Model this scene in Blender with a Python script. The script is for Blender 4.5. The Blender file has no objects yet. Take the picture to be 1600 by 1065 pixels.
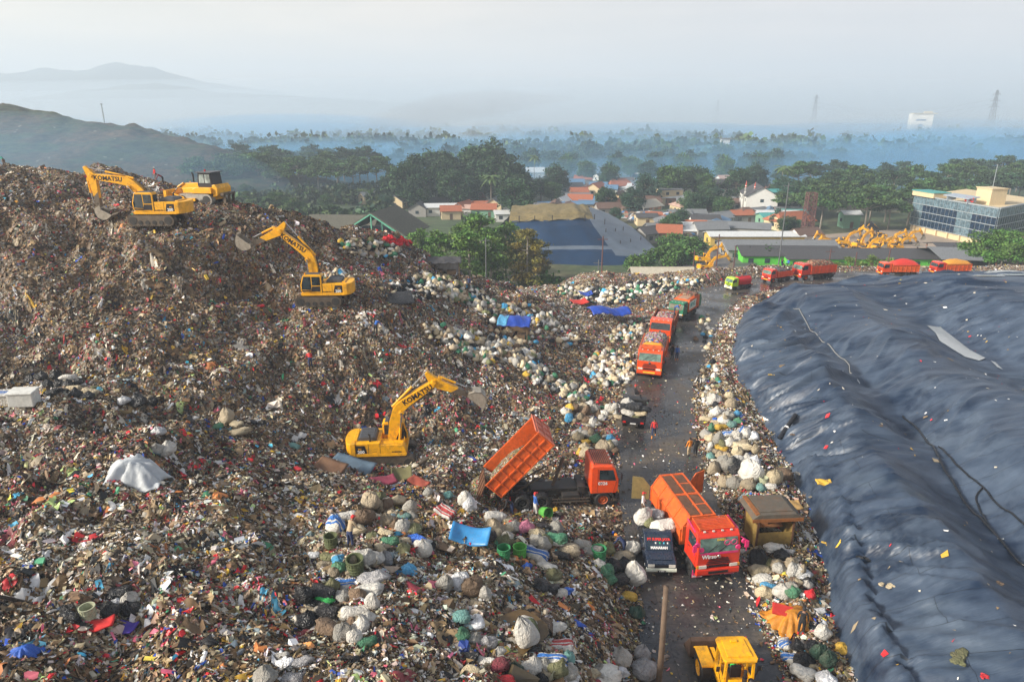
import bpy, math, random
import numpy as np
from mathutils import Vector, Matrix, Euler, Quaternion
random.seed(11); rng = np.random.default_rng(11)
R = math.radians
SC = bpy.context.scene
COL = SC.collection
PI = math.pi

# ------------------------------------------------------------------ camera
FPX = 1066.0; CW, CH = 1600.0, 1065.0; CAMZ = 24.0
PITCH = math.atan((CH/2-175)/FPX); CP, SP = math.cos(PITCH), math.sin(PITCH)
cam = bpy.data.cameras.new('camera'); camo = bpy.data.objects.new('camera', cam); COL.objects.link(camo)
cam.sensor_width = 36; cam.lens = FPX/CW*36; cam.clip_start = 0.3; cam.clip_end = 30000
camo.location = (0, 0, CAMZ); camo.rotation_euler = (PI/2-PITCH, 0, 0)
SC.camera = camo
def ray(px, py):
    u = (px-CW/2)/FPX; v = (CH/2-py)/FPX
    return Vector((u, CP+v*SP, -SP+v*CP))
def at(px, py, t):
    d = ray(px, py); return Vector((0, 0, CAMZ)) + d*t
def onz(px, py, z):
    d = ray(px, py); return at(px, py, (z-CAMZ)/d.z)
def depth(p):
    return p[1]*CP-(p[2]-CAMZ)*SP

# ------------------------------------------------------------------ materials
MATS = {}
def newmat(name):
    m = bpy.data.materials.new(name); m.use_nodes = True
    nt = m.node_tree; b = nt.nodes['Principled BSDF']
    return m, nt, b
def N(nt, typ, **kw):
    n = nt.nodes.new(typ)
    for k, v in kw.items():
        if k in n.inputs.keys(): n.inputs[k].default_value = v
        else: setattr(n, k, v)
    return n
def ramp(nt, stops, interp='LINEAR'):
    n = nt.nodes.new('ShaderNodeValToRGB'); n.color_ramp.interpolation = interp
    el = n.color_ramp.elements
    while len(el) < len(stops): el.new(0.5)
    for e, (p, c) in zip(el, stops):
        e.position = p; e.color = (*c, 1) if len(c) == 3 else c
    return n
def hsv(c, s=1.0, v=1.0):
    g = sum(c)/3
    return tuple(max(0, (g+(x-g)*s)*v) for x in c)
def paint(name, c, rough=.5, metal=0., var=.22, scale=3., dirt=(.09,.07,.05), dirt_amt=.35, bump=.0, spec=.5, fine=14., coat=0):
    """base colour broken by soft variation and grime patches"""
    if name in MATS: return MATS[name]
    m, nt, b = newmat(name); L = nt.links.new
    tc = N(nt, 'ShaderNodeTexCoord')
    n1 = N(nt, 'ShaderNodeTexNoise', Scale=scale, Detail=6., Roughness=.65)
    L(tc.outputs['Object'], n1.inputs['Vector'])
    r1 = ramp(nt, [(.3, hsv(c, 1., 1-var)), (.7, hsv(c, 1., 1+var*.6))])
    L(n1.outputs[0], r1.inputs[0])
    n2 = N(nt, 'ShaderNodeTexNoise', Scale=fine*.35, Detail=8., Roughness=.75)
    L(tc.outputs['Object'], n2.inputs['Vector'])
    r2 = ramp(nt, [(.5, (0,0,0)), (.72, (dirt_amt,)*3)])
    L(n2.outputs[0], r2.inputs[0])
    mx = N(nt, 'ShaderNodeMix', data_type='RGBA')
    L(r2.outputs[0], mx.inputs[0]); L(r1.outputs[0], mx.inputs[6]); mx.inputs[7].default_value = (*dirt, 1)
    L(mx.outputs[2], b.inputs['Base Color'])
    rr = ramp(nt, [(.3, (max(0,rough-.12),)*3), (.7, (min(1,rough+.15),)*3)]); L(n2.outputs[0], rr.inputs[0]); L(rr.outputs[0], b.inputs['Roughness'])
    b.inputs['Metallic'].default_value = metal; b.inputs['Specular IOR Level'].default_value = spec
    b.inputs['Coat Weight'].default_value = coat
    if bump:
        bp = N(nt, 'ShaderNodeBump', Strength=bump, Distance=.05); L(n2.outputs[0], bp.inputs['Height']); L(bp.outputs[0], b.inputs['Normal'])
    MATS[name] = m; return m
def glass(name, c=(.02,.03,.035), rough=.06):
    if name in MATS: return MATS[name]
    m, nt, b = newmat(name)
    b.inputs['Base Color'].default_value = (*c, 1); b.inputs['Roughness'].default_value = rough
    b.inputs['Specular IOR Level'].default_value = .8
    n = N(nt, 'ShaderNodeTexNoise', Scale=2., Detail=4.); tc = N(nt, 'ShaderNodeTexCoord'); nt.links.new(tc.outputs['Object'], n.inputs['Vector'])
    r = ramp(nt, [(.35, hsv(c,1,.6)), (.7, hsv(c,1,1.7))]); nt.links.new(n.outputs[0], r.inputs[0]); nt.links.new(r.outputs[0], b.inputs['Base Color'])
    MATS[name] = m; return m

# ------------------------------------------------------------------ mesh builder
class MB:
    def __init__(s): s.v = []; s.f = []; s.mi = []; s.k = 0
    def add(s, vs, fs, mi=None):
        o = len(s.v); s.v += [tuple(x) for x in vs]; s.f += [tuple(i+o for i in f) for f in fs]; s.mi += [s.k if mi is None else mi]*len(fs)
        return s
    def box(s, c, d, rot=None, M=None, bev=0):
        x, y, z = d[0]/2, d[1]/2, d[2]/2
        if bev:
            return s.prism([(-x+bev,-z),(x-bev,-z),(x,-z+bev),(x,z-bev),(x-bev,z),(-x+bev,z),(-x,z-bev),(-x,-z+bev)], -y, y, c=c, rot=rot)
        vs = [Vector((a*x, b*y, e*z)) for a in (-1,1) for b in (-1,1) for e in (-1,1)]
        if rot: 
            q = Euler(rot).to_matrix(); vs = [q@v for v in vs]
        vs = [v+Vector(c) for v in vs]
        if M is not None: vs = [M@v for v in vs]
        return s.add(vs, [(0,1,3,2),(4,6,7,5),(0,4,5,1),(2,3,7,6),(0,2,6,4),(1,5,7,3)])
    def bar(s, a, b, w, h=None, up=(0,0,1)):
        a = Vector(a); b = Vector(b); h = h or w; d = (b-a); 
        if d.length < 1e-6: return s
        d.normalize(); up = Vector(up)
        if abs(d.dot(up)) > .98: up = Vector((1,0,0))
        sd = d.cross(up).normalized(); u2 = sd.cross(d).normalized()
        vs = [p+sd*(i*w/2)+u2*(j*h/2) for p in (a,b) for i,j in ((-1,-1),(1,-1),(1,1),(-1,1))]
        return s.add(vs, [(3,2,1,0),(4,5,6,7),(0,1,5,4),(1,2,6,5),(2,3,7,6),(3,0,4,7)])
    def tube(s, pts, r, n=8, cap=True):
        pts = [Vector(p) for p in pts]; rs = r if isinstance(r, (list,tuple)) else [r]*len(pts)
        vs = []; fs = []; prev = None
        for i, p in enumerate(pts):
            d = (pts[min(i+1,len(pts)-1)]-pts[max(i-1,0)]).normalized()
            up = Vector((0,0,1)) if abs(d.z) < .95 else Vector((1,0,0))
            if prev is not None: up = prev
            sd = d.cross(up).normalized(); u2 = sd.cross(d).normalized(); prev = u2
            vs += [p+(sd*math.cos(2*PI*k/n)+u2*math.sin(2*PI*k/n))*rs[i] for k in range(n)]
        for i in range(len(pts)-1):
            for k in range(n):
                fs.append((i*n+k, i*n+(k+1)%n, (i+1)*n+(k+1)%n, (i+1)*n+k))
        if cap:
            fs.append(tuple(range(n-1,-1,-1))); m = (len(pts)-1)*n; fs.append(tuple(range(m, m+n)))
        return s.add(vs, fs)
    def prism(s, poly, y0, y1, c=(0,0,0), rot=None, axis='y'):
        """polygon in the xz plane extruded along y (or in xy along z with axis='z', in yz along x with 'x')"""
        n = len(poly); vs = []
        for y in (y0, y1):
            for a, b in poly:
                vs.append(Vector((a, y, b)) if axis == 'y' else Vector((a, b, y)) if axis == 'z' else Vector((y, a, b)))
        if rot:
            q = Euler(rot).to_matrix(); vs = [q@v for v in vs]
        vs = [v+Vector(c) for v in vs]
        fs = [tuple(range(n)), tuple(range(2*n-1, n-1, -1))] + [(i, i+n, (i+1)%n+n, (i+1)%n) for i in range(n)]
        return s.add(vs, fs)
    def lathe(s, prof, n=12, axis='z', c=(0,0,0), cap=True):
        vs = []; fs = []
        for r, h in prof:
            for k in range(n):
                a = 2*PI*k/n; x, y = r*math.cos(a), r*math.sin(a)
                vs.append((Vector((x,y,h)) if axis == 'z' else Vector((x,h,y)) if axis == 'y' else Vector((h,x,y)))+Vector(c))
        for i in range(len(prof)-1):
            for k in range(n): fs.append((i*n+k, i*n+(k+1)%n, (i+1)*n+(k+1)%n, (i+1)*n+k))
        if cap:
            fs.append(tuple(range(n-1,-1,-1))); m = (len(prof)-1)*n; fs.append(tuple(range(m,m+n)))
        return s.add(vs, fs)
    def quad(s, a, b, c, d): return s.add([a,b,c,d], [(0,1,2,3)])
    def slab(s, a, b, c, d, th):
        """a quad given its own thickness along the normal"""
        a, b, c, d = map(Vector, (a,b,c,d)); n = (b-a).cross(d-a).normalized()*th
        return s.add([a,b,c,d,a+n,b+n,c+n,d+n], [(3,2,1,0),(4,5,6,7),(0,1,5,4),(1,2,6,5),(2,3,7,6),(3,0,4,7)])
    def xf(s, M, start=0):
        s.v = s.v[:start]+[tuple(M@Vector(v)) for v in s.v[start:]]; return s
    def mesh(s, name, mats, smooth=False):
        me = bpy.data.meshes.new(name); me.from_pydata(s.v, [], s.f)
        for m in (mats if isinstance(mats, (list,tuple)) else [mats]): me.materials.append(m)
        if any(s.mi): me.polygons.foreach_set('material_index', s.mi)
        if smooth is True: me.polygons.foreach_set('use_smooth', [True]*len(s.f))
        me.update(); fixn(me)
        return me
    def build(s, name, mats, parent=None, smooth=False, bevel=0, loc=None, rot=None):
        o = bpy.data.objects.new(name, s.mesh(name, mats, smooth)); COL.objects.link(o)
        if parent: o.parent = parent
        if loc is not None: o.location = loc
        if rot is not None: o.rotation_euler = rot
        if bevel:
            md = o.modifiers.new('bevel', 'BEVEL'); md.width = bevel; md.segments = 2; md.limit_method = 'ANGLE'; md.angle_limit = R(40)
        return o
import bmesh
def fixn(me):
    bm = bmesh.new(); bm.from_mesh(me); bmesh.ops.recalc_face_normals(bm, faces=bm.faces); bm.to_mesh(me); bm.free()
def npmesh(name, V, F, mat, smooth=True, col=None):
    """big mesh straight from numpy; F is (n,4) or (n,3)"""
    me = bpy.data.meshes.new(name); nv, nf, k = len(V), len(F), F.shape[1]
    me.vertices.add(nv); me.vertices.foreach_set('co', np.ascontiguousarray(V, np.float32).ravel())
    me.loops.add(nf*k); me.loops.foreach_set('vertex_index', np.ascontiguousarray(F, np.int32).ravel())
    me.polygons.add(nf); me.polygons.foreach_set('loop_start', np.arange(0, nf*k, k, dtype=np.int32))
    me.polygons.foreach_set('use_smooth', np.full(nf, bool(smooth)))
    if mat: me.materials.append(mat)
    me.update(calc_edges=True)
    if col is not None:
        a = me.attributes.new('tint', 'FLOAT_COLOR', 'POINT')
        a.data.foreach_set('color', np.concatenate([col, np.ones((nv,1))], 1).astype(np.float32).ravel())
    return me
def link(name, me, parent=None):
    o = bpy.data.objects.new(name, me); COL.objects.link(o)
    if parent: o.parent = parent
    return o
def tag(o, label=None, cat=None, group=None, kind=None):
    if label: o['label'] = label
    if cat: o['category'] = cat
    if group: o['group'] = group
    if kind: o['kind'] = kind
    return o
def thing(name, loc, rz=0, label=None, cat=None, group=None):
    o = bpy.data.objects.new(name, None); o.empty_display_size = .3; COL.objects.link(o)
    o.location = loc; o.rotation_euler = (0, 0, rz) if not isinstance(rz, (tuple, Euler)) else rz
    return tag(o, label, cat, group)
def kids(o): return [c for c in o.children]
def copy_tree(o, parent=None):
    c = o.copy(); COL.objects.link(c)
    if parent is not None: c.parent = parent
    for ch in list(o.children): copy_tree(ch, c)
    return c
def text_mesh(txt, size, mat, name, parent, loc, rot, ext=.004, align='CENTER', shear=0, bold=0.012, sx=1.):
    cu = bpy.data.curves.new(name, 'FONT'); cu.body = txt; cu.size = size; cu.align_x = align; cu.align_y = 'CENTER'
    cu.extrude = ext; cu.offset = bold*size; cu.shear = shear; cu.resolution_u = 2
    to = bpy.data.objects.new(name, cu); COL.objects.link(to)
    bpy.context.view_layer.update()
    me = bpy.data.meshes.new_from_object(to.evaluated_get(bpy.context.evaluated_depsgraph_get()))
    bpy.data.objects.remove(to); 
    me.materials.clear(); me.materials.append(mat)
    if sx != 1.: me.transform(Matrix.Diagonal((sx,1,1,1)))
    o = bpy.data.objects.new(name, me); COL.objects.link(o); o.parent = parent
    o.location = loc; o.rotation_euler = rot
    return o

# ------------------------------------------------------------------ numpy noise
def vnoise(x, y, seed=0):
    xi = np.floor(x).astype(np.int64); yi = np.floor(y).astype(np.int64); fx = x-xi; fy = y-yi
    def h(a, b):
        n = (a*374761393 + b*668265263 + seed*1274126177) & 0x7fffffff
        n = ((n ^ (n >> 13))*1274126177) & 0x7fffffff
        return ((n ^ (n >> 16)) & 0xffff)/65535.
    u = fx*fx*(3-2*fx); w = fy*fy*(3-2*fy)
    return (h(xi,yi)*(1-u)+h(xi+1,yi)*u)*(1-w)+(h(xi,yi+1)*(1-u)+h(xi+1,yi+1)*u)*w
def fbm(x, y, oct=4, seed=0, gain=.5):
    s = 0; a = 1; tot = 0
    for i in range(oct):
        s = s+a*vnoise(x*2**i, y*2**i, seed+i*17); tot += a; a *= gain
    return s/tot-.5
def sstep(a, b, x):
    t = np.clip((x-a)/(b-a), 0, 1); return t*t*(3-2*t)
class TPS:
    def __init__(s, pts, smooth=.02):
        P = np.array(pts, float); s.xy = P[:,:2]/20.; n = len(P)
        d = np.linalg.norm(s.xy[:,None]-s.xy[None], axis=2); K = s.k(d)+np.eye(n)*smooth
        A = np.zeros((n+3,n+3)); A[:n,:n] = K; A[:n,n] = 1; A[:n,n+1:] = s.xy; A[n,:n] = 1; A[n+1:,:n] = s.xy.T
        b = np.zeros(n+3); b[:n] = P[:,2]; s.c = np.linalg.solve(A, b)
    def k(s, d): return np.where(d > 1e-9, d*d*np.log(np.maximum(d,1e-9)), 0)
    def __call__(s, x, y):
        sh = np.shape(x); x = np.ravel(x)/20.; y = np.ravel(y)/20.; out = np.zeros(len(x)); n = len(s.xy)
        for a in range(0, len(x), 20000):
            d = np.hypot(x[a:a+20000,None]-s.xy[None,:,0], y[a:a+20000,None]-s.xy[None,:,1])
            out[a:a+20000] = s.k(d)@s.c[:n]+s.c[n]+s.c[n+1]*x[a:a+20000]+s.c[n+2]*y[a:a+20000]
        return out.reshape(sh)
def poly_dist(x, y, pl):
    """distance to a polyline and signed side (positive on its right)"""
    best = np.full(np.shape(x), 1e9); side = np.zeros(np.shape(x)); par = np.zeros(np.shape(x))
    for i in range(len(pl)-1):
        ax, ay = pl[i][:2]; bx, by = pl[i+1][:2]; dx, dy = bx-ax, by-ay; l2 = dx*dx+dy*dy
        t = np.clip(((x-ax)*dx+(y-ay)*dy)/l2, 0, 1); d = np.hypot(x-ax-t*dx, y-ay-t*dy)
        c = (x-ax)*dy-(y-ay)*dx; m = d < best
        best = np.where(m, d, best); side = np.where(m, c, side); par = np.where(m, i+t, par)
    return best, np.sign(side), par
def smooth_poly(pl, n=6):
    out = []
    for i in range(len(pl)-1):
        p0 = pl[max(i-1,0)]; p1 = pl[i]; p2 = pl[i+1]; p3 = pl[min(i+2,len(pl)-1)]
        for k in range(n):
            t = k/n
            out.append(tuple(.5*(2*b+(c-a)*t+(2*a-5*b+4*c-d)*t*t+(3*b-a-3*c+d)*t**3) for a,b,c,d in zip(p0,p1,p2,p3)))
    out.append(tuple(pl[-1])); return out
# ------------------------------------------------------------------ light, sky, render settings
SUN_EL = R(27); SUN_AZ = math.atan2(-.88, -.32)     # from the left, a little behind the camera
sdir = Vector((math.sin(SUN_AZ)*math.cos(SUN_EL), math.cos(SUN_AZ)*math.cos(SUN_EL), math.sin(SUN_EL)))
sl = bpy.data.lights.new('sun', 'SUN'); sl.energy = 4.4; sl.angle = R(9); sl.color = (1., .93, .82)
so = bpy.data.objects.new('sun', sl); COL.objects.link(so); so.rotation_euler = (-sdir).to_track_quat('-Z', 'Y').to_euler(); so.location = (0,0,80)
wd = bpy.data.worlds.new('World'); SC.world = wd; wd.use_nodes = True
nt = wd.node_tree; bg = nt.nodes['Background']; L = nt.links.new
sky = N(nt, 'ShaderNodeTexSky', sky_type='NISHITA', sun_disc=False, sun_elevation=SUN_EL, sun_rotation=SUN_AZ, altitude=100, air_density=1., dust_density=4., ozone_density=1.)
# thin high overcast: pale warm cloud veil with a few soft streaks in front of the clear sky
tcw = N(nt, 'ShaderNodeTexCoord'); mp = N(nt, 'ShaderNodeMapping'); mp.inputs['Scale'].default_value = (1.2, 1.2, 9.)
L(tcw.outputs['Generated'], mp.inputs['Vector'])
nz = N(nt, 'ShaderNodeTexNoise', Scale=2.6, Detail=7., Roughness=.55); L(mp.outputs[0], nz.inputs['Vector'])
sx = N(nt, 'ShaderNodeSeparateXYZ'); L(tcw.outputs['Generated'], sx.inputs[0])
warm = ramp(nt, [(0., (7.5,6.1,4.2)), (1., (5.9,5.15,4.75))])      # warmer towards the sun
mr = N(nt, 'ShaderNodeMapRange'); mr.inputs[1].default_value = -.6; mr.inputs[2].default_value = .4; L(sx.outputs[0], mr.inputs[0]); L(mr.outputs[0], warm.inputs[0])
cl = ramp(nt, [(.42, (.93,.94,.96)), (.62, (1.08,1.06,1.05))]); L(nz.outputs[0], cl.inputs[0])
mul = N(nt, 'ShaderNodeMix', data_type='RGBA', blend_type='MULTIPLY'); mul.inputs[0].default_value = 1; L(warm.outputs[0], mul.inputs[6]); L(cl.outputs[0], mul.inputs[7])
mxs = N(nt, 'ShaderNodeMix', data_type='RGBA'); el = N(nt, 'ShaderNodeMapRange'); el.inputs[1].default_value = .06; el.inputs[2].default_value = .6; el.inputs[3].default_value = .94; el.inputs[4].default_value = .14; L(sx.outputs[2], el.inputs[0]); L(el.outputs[0], mxs.inputs[0]); L(sky.outputs[0], mxs.inputs[6]); L(mul.outputs[2], mxs.inputs[7])
L(mxs.outputs[2], bg.inputs[0]); bg.inputs[1].default_value = .085
vs = SC.view_settings; vs.view_transform = 'Standard'; vs.look = 'None'; vs.gamma = 1; vs.exposure = 1.
cy = SC.cycles; cy.use_denoising = True; cy.max_bounces = 6; cy.diffuse_bounces = 3; cy.glossy_bounces = 3; cy.transmission_bounces = 4; cy.volume_bounces = 1; cy.transparent_max_bounces = 12
try:
    cy.denoiser = 'OPENIMAGEDENOISE'; cy.denoising_input_passes = 'RGB_ALBEDO_NORMAL'
except Exception: pass

# ------------------------------------------------------------------ the lie of the land
ROAD = smooth_poly([(6.6,4),(7.8,12),(9.1,24),(10.9,46),(13.9,59),(17.4,68),(22.3,80),(28.6,91.5),(36,97.5),(46,101),(60,102.8),(80,103.3),(110,104)], 6)
RHW = lambda par: 3.15+.7*sstep(40, 54, par)
LEDGE = smooth_poly([(12.2,4),(13.2,12),(15.2,24.9),(16.7,30.6),(18.5,37),(19.2,42),(20.4,51),(22.2,65),(28.9,82),(36,90),(46,95.2),(60,97.8),(80,98.6),(110,99)], 6)
# height control points seen in the photograph: (pixel x, pixel y, depth)
CTL = [(-60,262,75),(0,262,75),(60,268,74),(100,266,73),(150,268,72),(200,284,72),(250,290,71),(310,316,67),(390,325,66),(440,343,67),(490,358,68),(560,364,71),(600,372,73),(650,400,74),(700,425,75),(740,442,76),(790,455,78),(830,466,81),
 (260,335,61),(220,338,60),(150,345,60),(0,350,58),(320,345,61),(380,365,61),(300,400,57),(200,450,54),(0,450,52),(100,550,47),(0,550,46.5),(250,540,49),(330,560,50),(-200,450,50),(-200,600,43),
 (0,600,44),(150,618,43.6),(300,648,43.6),(400,668,44.5),(450,690,45),(530,705,47),(590,706,48.5),(640,704,48.8),
 (400,420,60.5),(430,440,60.5),(440,476,59.3),(505,480,59),(560,480,59.5),(640,480,61),(400,520,53.6),(480,540,54),(560,600,52.5),(650,640,51.8),(700,700,48.4),(750,600,57),(800,540,65.5),(850,600,60),(930,600,63),(880,530,72),(960,520,78),
 (600,440,66),(680,470,66.5),(720,500,66),(900,480,86),(560,400,69),(640,430,70.5),(900,640,57.2),(760,690,50.2),
 (0,650,39),(100,700,35.5),(215,735,34),(330,700,39),(420,730,40),(0,800,29.5),(200,850,27.6),(0,1000,22),(250,1000,22.7),(330,800,31.5),(400,850,29.2),(470,800,34),(520,760,38),(560,745,41),(450,1000,24),(600,830,32),(560,950,25.6),(700,780,40),(770,800,40.5),
 (700,900,30),(800,850,34.5),(850,1000,26.4),(750,1000,25.4),(900,900,33.5),(950,830,39.8),(960,900,34.6),(985,1000,30.2),(930,1000,29),(900,950,31),(1000,1065,28.4),
 (0,1250,16.4),(450,1250,17.3),(850,1250,19),(-250,900,25),(-250,1100,19)]
PTS = [tuple(at(*c)) for c in CTL]
for c in CTL[:18]:
    p = at(*c); PTS += [(p.x*1.04, p.y+9, p.z-2.2), (p.x*1.1, p.y+24, min(p.z-6, -4)), (p.x*1.15, p.y+40, -9)]
for x, y, z in [(20,100,0),(10,100,0),(0,100,-.2),(10,104,-.3),(22,106,-.2),(-2,110,-4),(34,108,-.2),(46,109,0),(60,109,0),(80,110,0),(30,114,-4),(10,111,-3.5),(45,116,-4),(60,116,-4),(80,117,-4),(30,121,-8.5),(10,119,-8.5),(60,123,-9),(80,124,-9),(-10,130,-10),(20,134,-10),(50,132,-10),(80,132,-10),(5,86,0.1),(14,88,.1),(5,20,1.2),(16,20,.2),(20,40,.2),(24,60,.2),(-90,60,15),(-95,100,2),(-80,25,8.2)]:
    PTS.append((x,y,z))
HT = TPS(PTS, .004)
GX0, GX1, GY0, GY1, GS = -92., 84., 8., 132., .3
gx = np.arange(GX0, GX1, GS); gy = np.arange(GY0, GY1, GS)
XX, YY = np.meshgrid(gx, gy)
ZZ = HT(XX, YY)
dr, sr, pr = poly_dist(XX, YY, ROAD); hw = RHW(pr)
dl, sl_, pl_ = poly_dist(XX, YY, LEDGE)
lump = fbm(XX/4.5, YY/4.5, 5, 3)*1.5 + (.5-np.abs(fbm(XX/1.6, YY/1.6, 3, 9)))*.5-.25
# gullies and torn faces where the mound is steep
gyv, gxv = np.gradient(ZZ, GS); slope = np.hypot(gxv, gyv)
lump += (fbm(XX/1.1, YY/3.2, 4, 21))*1.6*sstep(.35, .9, slope)
ZZ = ZZ+lump*sstep(hw+.8, hw+5, dr)
ZZ = np.where(sr > 0, .12+.5*sstep(.6, 2.2, dr-hw)*sstep(0, 1.5, dl)+fbm(XX/1.3, YY/1.3, 4, 5)*.55*sstep(.4, 2, dr-hw), ZZ)
far = (YY > 96)
wroad = sstep(hw-.1, hw+2.6, dr)
ZZ = ZZ*wroad+(-.02)*(1-wroad)
ZZ = np.where((sl_ > 0) & (dl > .6), np.minimum(ZZ, -.4), ZZ)          # under the liner
ZZ += np.where(dr < hw-.15, 0, fbm(XX/.55, YY/.55, 2, 31)*.22*sstep(hw-.1, hw+1.5, dr))
wm = sstep(hw+3, hw+9, dr)*(sr < 0)*sstep(1.5, 5, ZZ)
zw = ZZ+fbm(XX/9, YY/9, 3, 140)*2.2; kz = zw/2.3; fr = kz-np.floor(kz); st = (np.floor(kz)+sstep(.30,.78,fr))*2.3
ZZ = ZZ+(st-zw)*.62*wm*sstep(-.12,.1,fbm(XX/14,YY/14,2,141)+.05)
hol = np.minimum(0, fbm(XX/3.4, YY/2.6, 4, 152)+.02)
ZZ = ZZ+wm*((fbm(XX/2.2, YY/2.2, 4, 150))*1.5+hol*4.2)+sstep(hw+1.5,hw+4,dr)*(sr<0)*(fbm(XX/.9, YY/.9, 3, 155)*.55)
tp0 = onz(878,787,0); tm = sstep(.75, 1.25, np.hypot((XX-tp0.x)/6.2, (YY-tp0.y)/2.9)); ZZ = ZZ*tm+.02*(1-tm)
tp1 = onz(993,655,0); tm1 = sstep(.7, 1.3, np.hypot((XX-tp1.x)/2.2, (YY-tp1.y)/3.2)); ZZ = ZZ*tm1
def hz(x, y, Z=None):
    Z = ZZ if Z is None else Z
    fx = np.clip((np.asarray(x)-GX0)/GS, 0, Z.shape[1]-1.001); fy = np.clip((np.asarray(y)-GY0)/GS, 0, Z.shape[0]-1.001)
    i = fx.astype(int); j = fy.astype(int); a = fx-i; b = fy-j
    return (Z[j,i]*(1-a)+Z[j,i+1]*a)*(1-b)+(Z[j+1,i]*(1-a)+Z[j+1,i+1]*a)*b
def grid_faces(nx, ny):
    i = np.arange(nx-1)[None]; j = np.arange(ny-1)[:,None]; a = j*nx+i
    return np.stack([a, a+1, a+nx+1, a+nx], -1).reshape(-1, 4)
FARZ = -9.5
# liner heights: (px, py, z)
LC = [(1240,452,2.0),(1262,470,3.0),(1230,500,2.2),(1274,557,3.2),(1297,604,3.2),(1332,649,3.2),(1382,734,3.3),(1457,827,3.2),(1529,919,3.2),(1600,1010,3.2),
 (1239,483,1.9),(1266,515,1.6),(1313,557,1.5),(1355,599,1.5),(1410,651,1.4),(1440,690,1.3),(1520,790,1.2),(1600,875,1.1),(1690,970,1.1),
 (1326,457,3.4),(1384,517,3.4),(1418,557,3.4),(1463,604,3.4),(1508,638,3.4),(1563,688,3.5),(1680,790,3.5),
 (1400,470,2.5),(1450,509,1.9),(1476,525,1.8),(1539,557,1.7),(1568,578,1.7),(1680,640,1.6),(1437,437,4.2),(1489,449,4.4),(1534,467,4.4),(1581,486,4.5),(1700,530,4.6),
 (1600,436,4.6),(1600,460,4.8),(1750,460,5),(1320,700,2.2),(1290,640,2.0),(1360,830,2.3),(1420,930,2.4),(1480,1040,2.4),(1240,580,1.9),(1215,520,1.6)]
LP = [tuple(onz(*c)) for c in LC]+[(x+.1,y,.55) for x,y in LEDGE[::4] if y < 90]+[(x+.5,y-1,1.) for x,y in LEDGE[::4] if y >= 90]+[(30,12,2.5),(20,10,2.2),(90,60,5),(50,89,2.7),(60,89.5,3.2),(72,90,3.4),(88,91,3.4)]
HL = TPS(LP, .002)
LX0, LX1, LY0, LY1, LS, LSY = 11., 96., 8., 104., .30, .075
lx = np.arange(LX0, LX1, LS); ly = np.arange(LY0, LY1, LSY)
LXX, LYY = np.meshgrid(lx, ly)
LZ = HL(LXX, LYY)
ed, es, ep = poly_dist(LXX, LYY, LEDGE); sd = ed*es
LZ = LZ*sstep(-.2, 1.6, sd)*.75+LZ*.25
near = sstep(46, 30, LYY)
LZ = np.where(sd < 1.5, LZ*(1-near)+near*(LZ*.4+1.5*sstep(.05,.8,sd)), LZ+0*near)
# sagging wrinkles: long folds running across the ridges
wx = fbm(LXX/9, LYY/9, 3, 44)*5; 
q = (LYY+.42*LXX*sstep(40,20,LXX)+.15*LXX+wx)
def crease(u, v, seed, p=2.6): return (1-np.abs(2*fbm(u, v, 2, seed)))**p
amp = .30+1.0*sstep(.40, .62, fbm(LXX/6, LYY/6, 2, 61)+.5)
leftside = .6+.8*sstep(9, 2, sd)
wy = q+fbm(LXX/3.5, LYY/3.5, 2, 63)*1.1
fold = (crease(LXX/11., wy/2.6, 70, 2.2)-.45)*.60+(crease(LXX/9., wy/1.15, 72, 2.2)-.4)*.50+(crease(LXX/8., wy/.6, 74, 1.8)-.4)*.17
tight = (crease(LXX/2.2+LYY/6, LYY/.9-LXX/3, 90)-.45)*.15*near
LZ = LZ+(fold*amp*leftside*(1-.45*near)+tight)*sstep(.1, 1.2, sd)
for idx, hgt, wd in ((range(0,10), .5, 1.5), (range(19,26), .5, 1.7), (range(33,37), .5, 2.2), (range(10,19), -.35, .9)):
    dd_, _, _ = poly_dist(LXX, LYY, smooth_poly([LP[i][:2] for i in idx], 5)); LZ = LZ+hgt*np.exp(-dd_/wd)*sstep(.3,2.5,sd)
pud = [tuple(onz(*c))[:2] for c in ((1455,512,1.75),(1480,530,1.75),(1515,550,1.75),(1566,574,1.75))]
pd_, _, _ = poly_dist(LXX, LYY, pud); pm = sstep(.9, 2.6, pd_); LZ = LZ*pm+1.72*(1-pm)
def lz(x, y):
    fx = np.clip((np.asarray(x)-LX0)/LS, 0, LZ.shape[1]-1.001); fy = np.clip((np.asarray(y)-LY0)/LSY, 0, LZ.shape[0]-1.001)
    i = fx.astype(int); j = fy.astype(int); a = fx-i; b = fy-j
    return (LZ[j,i]*(1-a)+LZ[j,i+1]*a)*(1-b)+(LZ[j+1,i]*(1-a)+LZ[j+1,i+1]*a)*b
def on_liner(x, y):
    d, s, _ = poly_dist(np.asarray(x, float), np.asarray(y, float), LEDGE); return (d*s > -.15) & (np.asarray(x) > LX0) & (np.asarray(y) < LY1-.5)
def surf(x, y):
    g = hz(x, y); return np.where(on_liner(x, y), np.maximum(g, lz(x, y)), g)
TT = np.arange(10, 150, .12)
def spot(px, py):
    """the place on the ground seen at a pixel of the photograph"""
    d = ray(px, py); x = d.x*TT; y = d.y*TT; z = CAMZ+d.z*TT
    k = np.nonzero(z <= surf(x, y))[0]
    t = TT[k[0]] if len(k) else (0-CAMZ)/d.z
    x, y = d.x*t, d.y*t
    return Vector((x, y, float(surf(np.array(x), np.array(y)))))
def gz(x, y): return float(surf(np.array(float(x)), np.array(float(y))))

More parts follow.
